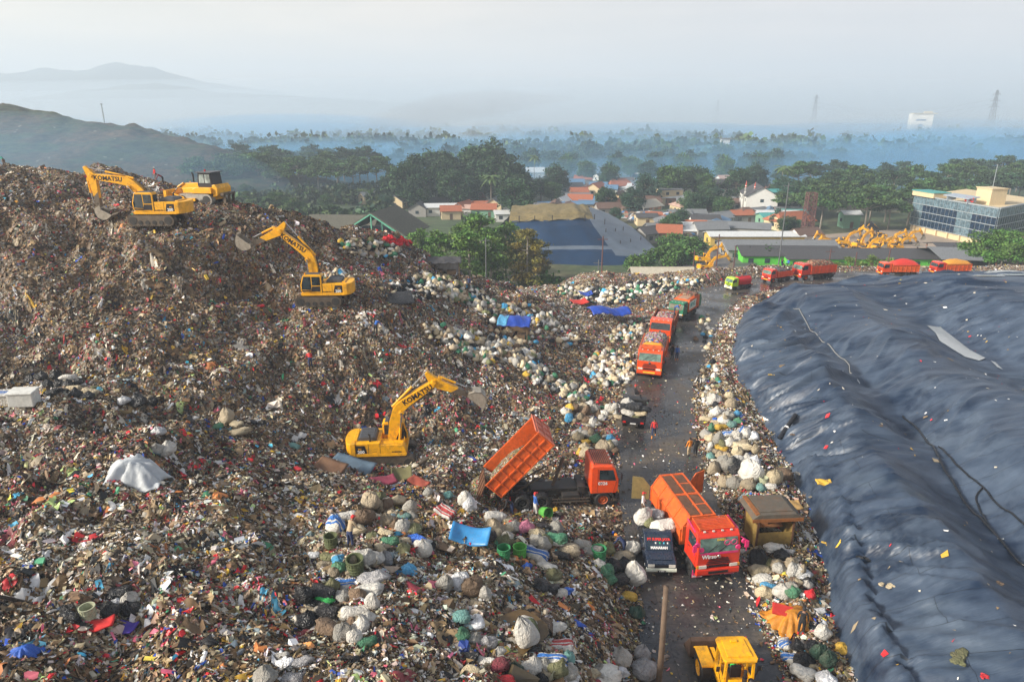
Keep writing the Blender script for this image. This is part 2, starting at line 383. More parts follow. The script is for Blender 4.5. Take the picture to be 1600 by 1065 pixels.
# ------------------------------------------------------------------ materials of the ground
PALETTE = [((.15,.09,.042),25),((.048,.033,.021),16),((.26,.18,.095),23),((.36,.29,.19),16),((.52,.47,.38),11),((.74,.73,.70),7),((.012,.012,.014),12),
 ((.52,.018,.025),2.4),((.62,.14,.20),1.4),((.02,.07,.36),1.4),((.05,.28,.44),1.),((.70,.42,.05),1.7),((.05,.22,.11),1.0),((.55,.20,.06),.9),((.24,.045,.05),1.6),((.25,.31,.33),2.4),((.42,.55,.2),.35)]
PC = np.array([p[0] for p in PALETTE]); PW = np.array([p[1] for p in PALETTE], float); PW /= PW.sum()
def ground_trash_mat():
    m, nt, b = newmat('packed_trash'); L = nt.links.new
    geo = N(nt, 'ShaderNodeNewGeometry'); prev = None
    stops = []; acc = 0
    for c, w in zip(PC, PW): stops.append((acc, tuple(c*.8))); acc += w
    for k, (sc, w) in enumerate([(4.5, 1.), (9., .55)]):
        mp = N(nt, 'ShaderNodeMapping'); mp.inputs['Rotation'].default_value = (.3*k, .2, .9*k); mp.inputs['Scale'].default_value = (1., .62, 1.)
        L(geo.outputs['Position'], mp.inputs['Vector'])
        vo = N(nt, 'ShaderNodeTexVoronoi', Scale=sc, Randomness=1.); L(mp.outputs[0], vo.inputs['Vector'])
        sp = N(nt, 'ShaderNodeSeparateColor'); L(vo.outputs['Color'], sp.inputs[0])
        r = ramp(nt, stops, 'CONSTANT'); L(sp.outputs[0], r.inputs[0])
        if prev is None: prev = r.outputs[0]; dist = vo.outputs['Distance']
        else:
            mx = N(nt, 'ShaderNodeMix', data_type='RGBA'); mx.inputs[0].default_value = w; L(prev, mx.inputs[6]); L(r.outputs[0], mx.inputs[7]); prev = mx.outputs[2]
    nz = N(nt, 'ShaderNodeTexNoise', Scale=.35, Detail=5.); L(geo.outputs['Position'], nz.inputs['Vector'])
    rb = ramp(nt, [(.4, (.45,.42,.38)), (.65, (1,1,1))]); L(nz.outputs[0], rb.inputs[0])
    ml = N(nt, 'ShaderNodeMix', data_type='RGBA', blend_type='MULTIPLY'); ml.inputs[0].default_value = 1; L(prev, ml.inputs[6]); L(rb.outputs[0], ml.inputs[7])
    L(ml.outputs[2], b.inputs['Base Color']); b.inputs['Roughness'].default_value = .85
    bp = N(nt, 'ShaderNodeBump', Strength=.9, Distance=.12); L(dist, bp.inputs['Height']); L(bp.outputs[0], b.inputs['Normal'])
    return m
def road_mat():
    m, nt, b = newmat('wet_asphalt'); L = nt.links.new
    geo = N(nt, 'ShaderNodeNewGeometry')
    n1 = N(nt, 'ShaderNodeTexNoise', Scale=.28, Detail=7., Roughness=.6); L(geo.outputs['Position'], n1.inputs['Vector'])
    n2 = N(nt, 'ShaderNodeTexNoise', Scale=5., Detail=8., Roughness=.8); L(geo.outputs['Position'], n2.inputs['Vector'])
    r = ramp(nt, [(.35, (.030,.033,.038)), (.5, (.065,.062,.060)), (.68, (.13,.11,.085))]); L(n1.outputs[0], r.inputs[0])
    r2 = ramp(nt, [(.4, (.55,.55,.55)), (.7, (1.5,1.4,1.3))]); L(n2.outputs[0], r2.inputs[0])
    ml = N(nt, 'ShaderNodeMix', data_type='RGBA', blend_type='MULTIPLY'); ml.inputs[0].default_value = 1; L(r.outputs[0], ml.inputs[6]); L(r2.outputs[0], ml.inputs[7])
    # joints between the cast slabs
    br = N(nt, 'ShaderNodeTexBrick', Scale=.2, **{'Mortar Size': .004}); br.offset = 0
    br.inputs['Color1'].default_value = (1,1,1,1); br.inputs['Color2'].default_value = (.85,.85,.87,1); br.inputs['Mortar'].default_value = (.35,.33,.3,1)
    L(geo.outputs['Position'], br.inputs['Vector'])
    m3 = N(nt, 'ShaderNodeMix', data_type='RGBA', blend_type='MULTIPLY'); m3.inputs[0].default_value = .8; L(ml.outputs[2], m3.inputs[6]); L(br.outputs[0], m3.inputs[7])
    L(m3.outputs[2], b.inputs['Base Color'])
    rr = ramp(nt, [(.40, (.12,)*3), (.52, (.38,)*3), (.7, (.75,)*3)]); L(n1.outputs[0], rr.inputs[0]); L(rr.outputs[0], b.inputs['Roughness'])
    bp = N(nt, 'ShaderNodeBump', Strength=.35, Distance=.03); L(n2.outputs[0], bp.inputs['Height']); L(bp.outputs[0], b.inputs['Normal'])
    return m
def liner_mat():
    m, nt, b = newmat('black_geomembrane'); L = nt.links.new
    geo = N(nt, 'ShaderNodeNewGeometry')
    n1 = N(nt, 'ShaderNodeTexNoise', Scale=.22, Detail=8., Roughness=.62); L(geo.outputs['Position'], n1.inputs['Vector'])
    r = ramp(nt, [(.38, (.005,.014,.034)), (.55, (.009,.023,.052)), (.70, (.03,.048,.07)), (.82, (.12,.11,.09))]); L(n1.outputs[0], r.inputs[0])
    mp = N(nt, 'ShaderNodeMapping'); mp.inputs['Scale'].default_value = (.28, 3.0, 1.); mp.inputs['Rotation'].default_value = (0,0,.16); L(geo.outputs['Position'], mp.inputs['Vector'])
    n2 = N(nt, 'ShaderNodeTexNoise', Scale=1.6, Detail=7., Roughness=.6, Distortion=.2); L(mp.outputs[0], n2.inputs['Vector'])
    bp = N(nt, 'ShaderNodeBump', Strength=.55, Distance=.09); L(n2.outputs[0], bp.inputs['Height']); L(bp.outputs[0], b.inputs['Normal'])
    br = N(nt, 'ShaderNodeTexBrick', Scale=.145, **{'Mortar Size': .0022}); br.inputs['Color1'].default_value = (1,1,1,1); br.inputs['Color2'].default_value = (.8,.84,.9,1); br.inputs['Mortar'].default_value = (.25,.25,.25,1); br.inputs['Brick Width'].default_value = 4.
    m2 = N(nt, 'ShaderNodeMapping'); m2.inputs['Rotation'].default_value = (0,0,.2); L(geo.outputs['Position'], m2.inputs['Vector']); L(m2.outputs[0], br.inputs['Vector'])
    ml = N(nt, 'ShaderNodeMix', data_type='RGBA', blend_type='MULTIPLY'); ml.inputs[0].default_value = 1; L(br.outputs[0], ml.inputs[7])
    # pale streaks and patches: dust, and the folds' sky sheen painted into the colour
    ms = N(nt, 'ShaderNodeMapping'); ms.inputs['Scale'].default_value = (.10, .8, 1.); ms.inputs['Rotation'].default_value = (0,0,.2); L(geo.outputs['Position'], ms.inputs['Vector'])
    ns = N(nt, 'ShaderNodeTexNoise', Scale=1.1, Detail=6., Roughness=.55, Distortion=.25); L(ms.outputs[0], ns.inputs['Vector'])
    nb = N(nt, 'ShaderNodeTexNoise', Scale=.11, Detail=4.); L(geo.outputs['Position'], nb.inputs['Vector'])
    ad = N(nt, 'ShaderNodeMath', operation='MULTIPLY_ADD'); L(nb.outputs[0], ad.inputs[0]); ad.inputs[1].default_value = .75; L(ns.outputs[0], ad.inputs[2])
    rs = ramp(nt, [(.80, (0,0,0)), (.98, (.55,.55,.55)), (1.12, (1,1,1))]); mr_ = N(nt, 'ShaderNodeMapRange'); mr_.inputs[2].default_value = 1.; L(ad.outputs[0], mr_.inputs[0]); mr_.clamp = False
    sc_ = N(nt, 'ShaderNodeMath', operation='MULTIPLY'); sc_.inputs[1].default_value = .8; L(ad.outputs[0], sc_.inputs[0])
    rs = ramp(nt, [(.56, (0,0,0)), (.72, (.45,.45,.45)), (.92, (.9,.9,.9))]); L(sc_.outputs[0], rs.inputs[0])
    md = N(nt, 'ShaderNodeMix', data_type='RGBA'); L(rs.outputs[0], md.inputs[0]); L(r.outputs[0], md.inputs[6]); md.inputs[7].default_value = (.085,.115,.16,1)
    L(md.outputs[2], ml.inputs[6]); L(ml.outputs[2], b.inputs['Base Color'])
    rr = ramp(nt, [(.35, (.36,)*3), (.62, (.46,)*3), (.75, (.6,)*3)]); L(n1.outputs[0], rr.inputs[0]); L(rr.outputs[0], b.inputs['Roughness'])
    b.inputs['Specular IOR Level'].default_value = .5
    return m
def tint_mat(name, rough=.6, spec=.4, sat=1.):
    m, nt, b = newmat(name); L = nt.links.new
    a = N(nt, 'ShaderNodeAttribute', attribute_name='tint'); L(a.outputs['Color'], b.inputs['Base Color'])
    b.inputs['Roughness'].default_value = rough; b.inputs['Specular IOR Level'].default_value = spec
    return m

# landfill body
V = np.stack([XX, YY, ZZ], -1).reshape(-1,3)
tag(link('landfill_ground', npmesh('landfill_ground', V, grid_faces(len(gx), len(gy)), ground_trash_mat())), kind='structure')
# road strip, 6 mm above the bed
rv = []; rw = []
for i, p in enumerate(ROAD):
    a = Vector(ROAD[max(i-1,0)]).to_3d(); c = Vector(ROAD[min(i+1,len(ROAD)-1)]).to_3d(); d = (c-a).normalized(); nrm = Vector((d.y,-d.x,0)); h = float(RHW(np.array(float(i))))
    for k in range(9):
        o = -h+2*h*k/8; q_ = Vector((p[0],p[1],0))+nrm*o; rv.append((q_.x, q_.y, .045-.018*(o/h)**2))
tag(link('road', npmesh('road', np.array(rv), grid_faces(9, len(ROAD)), road_mat())), kind='structure')
# liner
V = np.stack([LXX, LYY, LZ], -1).reshape(-1,3); F = grid_faces(len(lx), len(ly))
keep = ((sd > -.1) & (LYY < LY1-.3)).reshape(-1)[F].all(1); F = F[keep]
used = np.unique(F); remap = np.zeros(len(V), int); remap[used] = np.arange(len(used))
LO = link('plastic_liner', npmesh('plastic_liner', V[used], remap[F], liner_mat()))
tag(LO, 'huge wrinkled black plastic liner sheet covering the mound beside the road', 'liner sheet')
# ------------------------------------------------------------------ loose refuse: countless scraps lying on the dump, one mass
def scraps(n, name, mode):
    """bent sheets, boxes and strips scattered over the mound; more of them where the ground is near"""
    cxs, cys = XX[::2, ::2].ravel(), YY[::2, ::2].ravel(); zz = ZZ[::2, ::2].ravel()
    t = cys*CP-(zz-CAMZ)*SP; u = cxs/np.maximum(t,1)*FPX; 
    d, s, p = poly_dist(cxs, cys, ROAD); h = RHW(p); dl2, sl2, _ = poly_dist(cxs, cys, LEDGE)
    w = 1/np.maximum(t, 14)**1.55
    w *= (np.abs(u) < 1000) & (cys < 112) & (zz > -6)
    w *= 1-((sl2 > 0) & (dl2 > .5))
    onroad = d < h-.2
    w = np.where(onroad, w*.06, w)
    w = np.where(np.hypot((cxs-tp0.x)/5.6, (cys-tp0.y)/2.6) < 1, w*.12, w)
    w = np.where((s > 0) & ~onroad, w*1.3, w)
    # the far flat: thin out where grass starts
    w = w/w.sum()
    idx = rng.choice(len(w), n, p=w)
    x = cxs[idx]+rng.uniform(-.3,.3,n); y = cys[idx]+rng.uniform(-.3,.3,n); z = hz(x, y)
    dd, s2, p2 = poly_dist(x, y, ROAD); rd = dd < RHW(p2)-.05
    z = np.where(rd, np.maximum(z, .035), z)
    e = .25; nx_ = -(hz(x+e,y)-hz(x-e,y))/(2*e); ny_ = -(hz(x,y+e)-hz(x,y-e))/(2*e)
    steep = np.hypot(nx_, ny_)
    # size and shape
    L_ = np.exp(rng.normal(math.log(.118), .5, n)).clip(.045, .6); L_ = np.where(rd, L_*.8, L_)
    big = rng.random(n) < .012; L_ = np.where(big & ~rd, L_*2., L_)
    A_ = rng.uniform(.3, .95, n)*np.where(rng.random(n) < .3, .35, 1.)
    # colours in patches
    P = np.tile(np.log(PW), (n,1)); 
    f1 = fbm(x/6, y/6, 3, 201); f2 = fbm(x/3, y/3, 3, 202); f3 = fbm(x/5, y/5, 3, 203)
    up = sstep(8.5, 12, z)*.8 + sstep(.35,.8,steep)*.55           # brown, rotted stuff high up and on torn faces
    P[:,0] += up*1.2; P[:,1] += up*.7; P[:,2] += up*.5; P[:,14] += up*.6; P[:,13] += up*.5; P[:,6] += up*.2-f3*2
    P[:,4] += f1*5-up*.35; P[:,5] += f1*6-up*.35+(s2 > 0)*.4
    P[:,3] += (1-up)*.35; P[:,4] += (1-up)*.35
    P[:,7] += f2*6; P[:,8] += f2*6; P[:,9] += f2*4; P[:,3] += f1*3; P[:,11] += f3*5
    clothes = np.exp(-(((x+1.5)/4.)**2+((y-51)/4.5)**2)); P[:,7] += clothes*1.8; P[:,5] += clothes*1.3; P[:,8] += clothes*1.2; P[:,9] += clothes
    g = rng.gumbel(size=P.shape); ci = (P+g).argmax(1)
    col = PC[ci]*np.exp(rng.normal(0,.28,(n,1)))*np.exp(rng.normal(0,.06,(n,3)))
    col = np.clip(col, .004, .85)
    if mode == 'sheet':
        gu, gv = np.meshgrid([-.5,0,.5], [-.5,0,.5]); gu = gu.ravel(); gv = gv.ravel()
        rnd = np.array([.72,1,.72,1,1,1,.72,1,.72])*1.12; gu = gu*rnd; gv = gv*rnd; lu = gu[None]*L_[:,None]; lv = gv[None]*(L_*A_)[:,None]
        lw = (rng.normal(0, .17, (n,9))-.35*(gu[None]**2+gv[None]**2)*rng.uniform(-.4,1.6,(n,1)))*L_[:,None]; lu = lu+rng.normal(0,.10,(n,9))*L_[:,None]; lv = lv+rng.normal(0,.09,(n,9))*(L_*A_)[:,None]
        Fq = np.array([(0,1,4,3),(1,2,5,4),(3,4,7,6),(4,5,8,7)]); K = 9
    else:
        cu = np.array([-1,1,1,-1,-1,1,1,-1])*.5; cv = np.array([-1,-1,1,1,-1,-1,1,1])*.5; cw = np.array([-1,-1,-1,-1,1,1,1,1])*.5
        T = rng.uniform(.25,.7,n)*np.minimum(A_, .7)
        lu = cu[None]*L_[:,None]*(1+rng.normal(0,.09,(n,8))); lv = cv[None]*(L_*A_*.7)[:,None]*(1+rng.normal(0,.12,(n,8))); lw = cw[None]*(L_*T)[:,None]*(1+rng.normal(0,.12,(n,8)))
        Fq = np.array([(3,2,1,0),(4,5,6,7),(0,1,5,4),(1,2,6,5),(2,3,7,6),(3,0,4,7)]); K = 8
    # lie on the slope; on steep ground the long side hangs downhill
    az = rng.uniform(0, 2*PI, n); down = np.arctan2(ny_, nx_); k = (steep > .32) & (rng.random(n) < .75)
    az = np.where(k, down+rng.normal(0,.3,n), az)
    nrm = np.stack([nx_, ny_, np.ones(n)], 1)+rng.normal(0, .5, (n,3))*np.where(rd, .25, 1.)[:,None]; nrm /= np.linalg.norm(nrm, axis=1, keepdims=True)
    a = np.stack([np.cos(az), np.sin(az), np.zeros(n)], 1); a -= nrm*(a*nrm).sum(1, keepdims=True); a /= np.linalg.norm(a, axis=1, keepdims=True)
    bb = np.cross(nrm, a)
    lift = np.where(rd, .035*np.ones(n), rng.uniform(-.02,.10,n)+.1*L_)
    c = np.stack([x, y, z], 1)+nrm*lift[:,None]
    V = c[:,None]+lu[...,None]*a[:,None]+lv[...,None]*bb[:,None]+lw[...,None]*nrm[:,None]
    F = (Fq[None]+(np.arange(n)*K)[:,None,None]).reshape(-1,4)
    me = npmesh(name, V.reshape(-1,3), F, MATS['refuse' if mode == 'sheet' else 'refuse_hard'], smooth=False, col=np.clip(np.repeat(col, K, 0)*np.exp(rng.normal(0,.22,(n*K,1))),.003,.85))
    return link(name, me)
MATS['refuse'] = tint_mat('refuse', .62, .4); MATS['refuse_hard'] = tint_mat('refuse_hard', .42, .5)
tag(scraps(440000, 'loose_refuse', 'sheet'), 'countless torn bags, rags and paper scraps strewn over the dump', 'rubbish', kind='stuff')
tag(scraps(60000, 'broken_refuse', 'box'), 'countless bottles, cartons and hard plastic scraps strewn over the dump', 'rubbish', kind='stuff')
def rags(n, name):
    """larger torn film and cloth lying draped over the lumps"""
    cxs, cys = XX[::2, ::2].ravel(), YY[::2, ::2].ravel(); zz = ZZ[::2, ::2].ravel(); t = cys*CP-(zz-CAMZ)*SP; u = cxs/np.maximum(t,1)*FPX
    d, s, p = poly_dist(cxs, cys, ROAD); dl2, sl2, _ = poly_dist(cxs, cys, LEDGE)
    w = 1/np.maximum(t, 14)**1.5*((np.abs(u) < 1000) & (cys < 108) & (zz > -4) & (d > RHW(p)+.3) & ~((sl2 > 0) & (dl2 > .4))); w = w/w.sum()
    idx = rng.choice(len(w), n, p=w); x0 = cxs[idx]+rng.uniform(-.3,.3,n); y0 = cys[idx]+rng.uniform(-.3,.3,n)
    L_ = np.exp(rng.normal(math.log(.42), .38, n)).clip(.25, 1.3); A_ = rng.uniform(.22, .8, n); az = rng.uniform(0, 2*PI, n)
    k = 6; g = np.linspace(-.5,.5,k); gu, gv = np.meshgrid(g, g); gu, gv = gu.ravel(), gv.ravel()
    ang = np.arctan2(gv, gu); rad = np.maximum(np.abs(gu), np.abs(gv))
    wob = 1+.28*np.sin(ang[None]*rng.integers(2,5,(n,1))+rng.uniform(0,6,(n,1)))*rad[None]*2+rng.normal(0,.10,(n,k*k))*rad[None]*2
    lu = gu[None]*L_[:,None]*wob; lv = gv[None]*(L_*A_)[:,None]*wob
    lu += .25*L_[:,None]*np.sin(gv[None]*3+rng.uniform(0,6,(n,1)))*.5
    X = x0[:,None]+lu*np.cos(az)[:,None]-lv*np.sin(az)[:,None]; Y = y0[:,None]+lu*np.sin(az)[:,None]+lv*np.cos(az)[:,None]
    Z = hz(X, Y)+.05+.05*L_[:,None]+(np.sin(gu[None]*rng.uniform(6,14,(n,1))+rng.uniform(0,6,(n,1)))*.10+np.sin(gv[None]*rng.uniform(5,12,(n,1))+rng.uniform(0,6,(n,1)))*.08)*L_[:,None]+rng.normal(0,.012,(n,k*k))
    wt = PW.copy(); wt[4] *= 1.6; wt[5] *= 2.2; wt[6] *= 1.6; wt[7:] *= 1.5; wt /= wt.sum()
    up = sstep(8.5, 12, hz(x0,y0)); ci = rng.choice(len(wt), n, p=wt); ci = np.where(rng.random(n) < up*.55, rng.integers(0,3,n), ci)
    col = PC[ci]*np.exp(rng.normal(0,.25,(n,1)))*.9; col = np.clip(np.repeat(col, k*k, 0)*np.exp(rng.normal(0,.12,(n*k*k,1))), .004, .8)
    i = np.arange(k-1)[None]; j = np.arange(k-1)[:,None]; a = (j*k+i).ravel(); Fq = np.stack([a, a+1, a+k+1, a+k], -1)
    F = (Fq[None]+(np.arange(n)*k*k)[:,None,None]).reshape(-1,4)
    return link(name, npmesh(name, np.stack([X,Y,Z],-1).reshape(-1,3), F, MATS['refuse'], True, col))
tag(rags(9000, 'torn_rags'), 'countless larger torn bags and rags draped over the dump', 'rubbish', kind='stuff')
def liner_litter(n):
    x = rng.uniform(14, 60, n*6); y = rng.uniform(16, 96, n*6); k = on_liner(x, y) & (rng.random(n*6) < .4+fbm(x/5, y/9, 3, 320)*1.6); x, y = x[k][:n], y[k][:n]; m = len(x); z = lz(x, y)
    L_ = np.exp(rng.normal(math.log(.13),.5,m)).clip(.05,.5); az = rng.uniform(0,6.3,m); gu = np.array([-.5,.5,.5,-.5]); gv = np.array([-.5,-.5,.5,.5])
    lu = gu[None]*L_[:,None]+rng.normal(0,.02,(m,4)); lv = gv[None]*(L_*rng.uniform(.3,.9,m))[:,None]+rng.normal(0,.02,(m,4))
    X = x[:,None]+lu*np.cos(az)[:,None]-lv*np.sin(az)[:,None]; Y = y[:,None]+lu*np.sin(az)[:,None]+lv*np.cos(az)[:,None]; Z = lz(X,Y)+.03+rng.uniform(0,.04,(m,4))
    ci = rng.choice([2,3,4,5,5,3,7,11], m); col = np.repeat(np.clip(PC[ci]*np.exp(rng.normal(0,.25,(m,1))),.01,.8),4,0)
    return link('liner_litter', npmesh('liner_litter', np.stack([X,Y,Z],-1).reshape(-1,3), np.arange(m*4).reshape(-1,4), MATS['refuse'], False, col))
tag(liner_litter(650), 'small pale scraps blown over the black liner', 'rubbish', kind='stuff')
# ------------------------------------------------------------------ the plain behind, the hill, the mountains and the air
def plain_mat():
    m, nt, b = newmat('field_ground'); L = nt.links.new
    geo = N(nt, 'ShaderNodeNewGeometry')
    n1 = N(nt, 'ShaderNodeTexNoise', Scale=.012, Detail=9., Roughness=.62); L(geo.outputs['Position'], n1.inputs['Vector'])
    r = ramp(nt, [(.36, (.035,.06,.025)), (.48, (.06,.095,.035)), (.56, (.10,.10,.05)), (.66, (.16,.12,.08))]); L(n1.outputs[0], r.inputs[0])
    n2 = N(nt, 'ShaderNodeTexNoise', Scale=.5, Detail=8., Roughness=.75); L(geo.outputs['Position'], n2.inputs['Vector'])
    r2 = ramp(nt, [(.35, (.5,.5,.5)), (.7, (1.35,1.35,1.3))]); L(n2.outputs[0], r2.inputs[0])
    ml = N(nt, 'ShaderNodeMix', data_type='RGBA', blend_type='MULTIPLY'); ml.inputs[0].default_value = 1; L(r.outputs[0], ml.inputs[6]); L(r2.outputs[0], ml.inputs[7])
    L(ml.outputs[2], b.inputs['Base Color']); b.inputs['Roughness'].default_value = .9
    bp = N(nt, 'ShaderNodeBump', Strength=.8, Distance=.4); L(n2.outputs[0], bp.inputs['Height']); L(bp.outputs[0], b.inputs['Normal'])
    return m
ys = np.concatenate([np.arange(60, 420, 6), np.geomspace(420, 4200, 40)]); xs = np.concatenate([-np.geomspace(3600, 260, 24), np.arange(-254, 260, 8), np.geomspace(262, 3600, 24)])
PX, PY = np.meshgrid(xs, ys)
PZ = FARZ+fbm(PX/60, PY/60, 3, 300)*1.6*sstep(110, 160, PY)-4*sstep(112, 90, PY)+sstep(700, 3500, PY)*-6
pv = np.stack([PX, PY, PZ], -1).reshape(-1,3)
tag(link('ground', npmesh('ground', pv, grid_faces(len(xs), len(ys)), plain_mat())), kind='structure')
def pz(x, y):
    return float(FARZ+fbm(np.array(x/60.), np.array(y/60.), 3, 300)*1.6*sstep(110,160,y)+sstep(700,3500,y)*-6)
def far(px, py, z=FARZ):
    p = onz(px, py, z)
    for _ in range(4): p = onz(px, py, pz(p.x, p.y))
    return p
def hill(name, spine, width, mat, res, seed, rough=.12, kind='structure'):
    """a long hill whose crest follows spine points (x, y, height above the plain)"""
    sp = smooth_poly(spine, 10); S = np.array(sp)
    x0, x1 = S[:,0].min()-width, S[:,0].max()+width; y0, y1 = S[:,1].min()-width, S[:,1].max()+width
    hx, hy = np.arange(x0, x1, res), np.arange(y0, y1, res); A, B = np.meshgrid(hx, hy)
    d, s, par = poly_dist(A, B, sp); top = np.interp(par, np.arange(len(S)), S[:,2])
    f = np.clip(1-d/width, 0, 1); f = f*f*(3-2*f)
    Z = FARZ-2+top*f*(1+rough*2*fbm(A/width*3, B/width*3, 5, seed))+f*rough*top*.8*fbm(A/width*9, B/width*9, 4, seed+5)
    o = link(name, npmesh(name, np.stack([A,B,Z],-1).reshape(-1,3), grid_faces(len(hx), len(hy)), mat))
    tag(o, kind=kind); return o
def hill_mat():
    m, nt, b = newmat('old_dump_slope'); L = nt.links.new; geo = N(nt, 'ShaderNodeNewGeometry')
    mp = N(nt, 'ShaderNodeMapping'); mp.inputs['Scale'].default_value = (1,1,5); L(geo.outputs['Position'], mp.inputs['Vector'])
    n1 = N(nt, 'ShaderNodeTexNoise', Scale=.03, Detail=9., Roughness=.68); L(mp.outputs[0], n1.inputs['Vector'])
    r = ramp(nt, [(.34, (.03,.04,.016)), (.46, (.06,.085,.03)), (.52, (.085,.06,.03)), (.62, (.14,.085,.045)), (.70, (.05,.025,.018))]); L(n1.outputs[0], r.inputs[0])
    vo = N(nt, 'ShaderNodeTexVoronoi', Scale=.9); L(geo.outputs['Position'], vo.inputs['Vector']); sp = N(nt, 'ShaderNodeSeparateColor'); L(vo.outputs['Color'], sp.inputs[0])
    rr = ramp(nt, [(.993, (0,0,0)), (.996, (.4,.4,.38))], 'CONSTANT'); L(sp.outputs[0], rr.inputs[0])
    mx = N(nt, 'ShaderNodeMix', data_type='RGBA'); L(rr.outputs[0], mx.inputs[0]); L(r.outputs[0], mx.inputs[6]); mx.inputs[7].default_value = (.5,.48,.45,1)
    L(mx.outputs[2], b.inputs['Base Color']); b.inputs['Roughness'].default_value = .9
    n3 = N(nt, 'ShaderNodeTexNoise', Scale=.22, Detail=9., Roughness=.75); L(mp.outputs[0], n3.inputs['Vector'])
    r3 = ramp(nt, [(.38, (.35,.38,.34)), (.62, (1.35,1.3,1.2))]); L(n3.outputs[0], r3.inputs[0]); m3 = N(nt, 'ShaderNodeMix', data_type='RGBA', blend_type='MULTIPLY'); m3.inputs[0].default_value = 1; L(mx.outputs[2], m3.inputs[6]); L(r3.outputs[0], m3.inputs[7]); L(m3.outputs[2], b.inputs['Base Color'])
    bp = N(nt, 'ShaderNodeBump', Strength=1., Distance=4.); L(n3.outputs[0], bp.inputs['Height']); L(bp.outputs[0], b.inputs['Normal'])
    return m
sl = [at(-260,150,340), at(-80,158,330), at(10,172,320), at(110,190,315), at(190,198,310), at(255,212,305), at(310,236,300), at(360,262,296)]
hill('hill', [(p.x, p.y, p.z-FARZ+2) for p in sl], 80, hill_mat(), 2., 400, .26)
mm = paint('forest_slope', (.035,.055,.035), .95, var=.3, scale=.01, dirt_amt=0)
def ridge_pts(pts, t): return [(p.x, p.y, p.z-FARZ+2) for p in (at(x, y, t) for x, y in pts)]
hill('mountains', ridge_pts([(-260,150),(-60,158),(60,152),(140,143),(215,134),(280,138),(340,146),(420,150),(500,152),(600,160),(700,168)], 1750), 380, mm, 14, 410, .10)
hill('mountains', ridge_pts([(-300,120),(-100,112),(0,114),(70,106),(130,110),(195,101),(260,114),(330,128),(400,140),(470,150),(560,165)], 2700), 560, mm, 14, 420, .10)
# distant woods: one far mass of crowns fading into the mist
def wood(name, n, region, mat, seed, size=(5,11)):
    """far tree crowns, each a burst of leaf clumps; region(r) gives a ground point"""
    r = np.random.default_rng(seed); VV = []; CC = []
    for _ in range(n):
        x, y = region(r); s = r.uniform(*size); k = 100; b = r.normal(size=(k,3)); b /= np.linalg.norm(b, axis=1, keepdims=True)
        rad = r.uniform(.55,1.,(k,1)); lob = 1+.35*np.sin(b[:,:1]*5+r.uniform(0,6))*np.cos(b[:,1:2]*4+r.uniform(0,6))
        c = b*rad*lob*np.array([s*.62, s*.62, s*.55]); c[:,2] = c[:,2]*r.uniform(.8,1.3)+s*.62; c += np.array([x, y, pz(x,y)])
        q = s*r.uniform(.09,.21,(k,1,1)); a = r.normal(size=(k,3)); a /= np.linalg.norm(a,axis=1,keepdims=True); e = np.cross(a, r.normal(size=(k,3))); e /= np.linalg.norm(e,axis=1,keepdims=True)
        quad = c[:,None]+q*(np.array([-1,1,1,-1])[None,:,None]*a[:,None]*.7+np.array([-1,-1,1,1])[None,:,None]*e[:,None]*.7)
        VV.append(quad.reshape(-1,3)); col = np.array([.030,.062,.022])*np.exp(r.normal(0,.3))*np.array([r.uniform(.8,1.5),1,r.uniform(.7,1.2)]); CC.append(np.repeat(np.tile(col,(k,1))*np.exp(r.normal(0,.25,(k,1))),4,0))
    Vv = np.concatenate(VV); F = np.arange(len(Vv)).reshape(-1,4)
    return link(name, npmesh(name, Vv, F, mat, smooth=False, col=np.concatenate(CC)))
MATS['leaf'] = tint_mat('leaf', .7, .25)
def reg_far(r):
    while True:
        t = math.exp(r.uniform(math.log(420), math.log(2100))); u = r.uniform(-.85,.85); x = u*t*1.; y = t
        if fbm(np.array(x/130.), np.array(y/90.), 3, 500) > -.06+.10*(t > 900): return x, y
tag(wood('distant_woods', 2300, reg_far, MATS['leaf'], 5, (7,14)), 'far woods fading into blue mist across the plain', 'woods', kind='stuff')
def reg_scrub(r):
    while True:
        t = r.uniform(190,300); px = r.uniform(290,610)
        if 470 < px < 590 and 215 < t < 262: continue
        return (px-800)/1066*t*1.02, t*1.0
tag(wood('scrub', 520, reg_scrub, MATS['leaf'], 15, (2.4,5.2)), 'low tangled scrub filling the ground behind the dump', 'scrub', kind='stuff')
# air
def volume_mat(name, col, dens, aniso=.2):
    m = bpy.data.materials.new(name); m.use_nodes = True; nt = m.node_tree; nt.nodes.remove(nt.nodes['Principled BSDF'])
    v = nt.nodes.new('ShaderNodeVolumePrincipled'); v.inputs['Color'].default_value = (*col,1); v.inputs['Density'].default_value = dens; v.inputs['Anisotropy'].default_value = aniso
    nt.links.new(v.outputs[0], nt.nodes['Material Output'].inputs['Volume']); return m
HZ0, HZ1 = -32, 275
b = MB().box((0, 2000, (HZ0+HZ1)/2), (7600, 4700, HZ1-HZ0))
tag(b.build('haze', volume_mat('haze_air', (.68,.80,.93), .00060, .1)), 'pale blue morning haze filling the air over the plain', 'haze', kind='stuff')

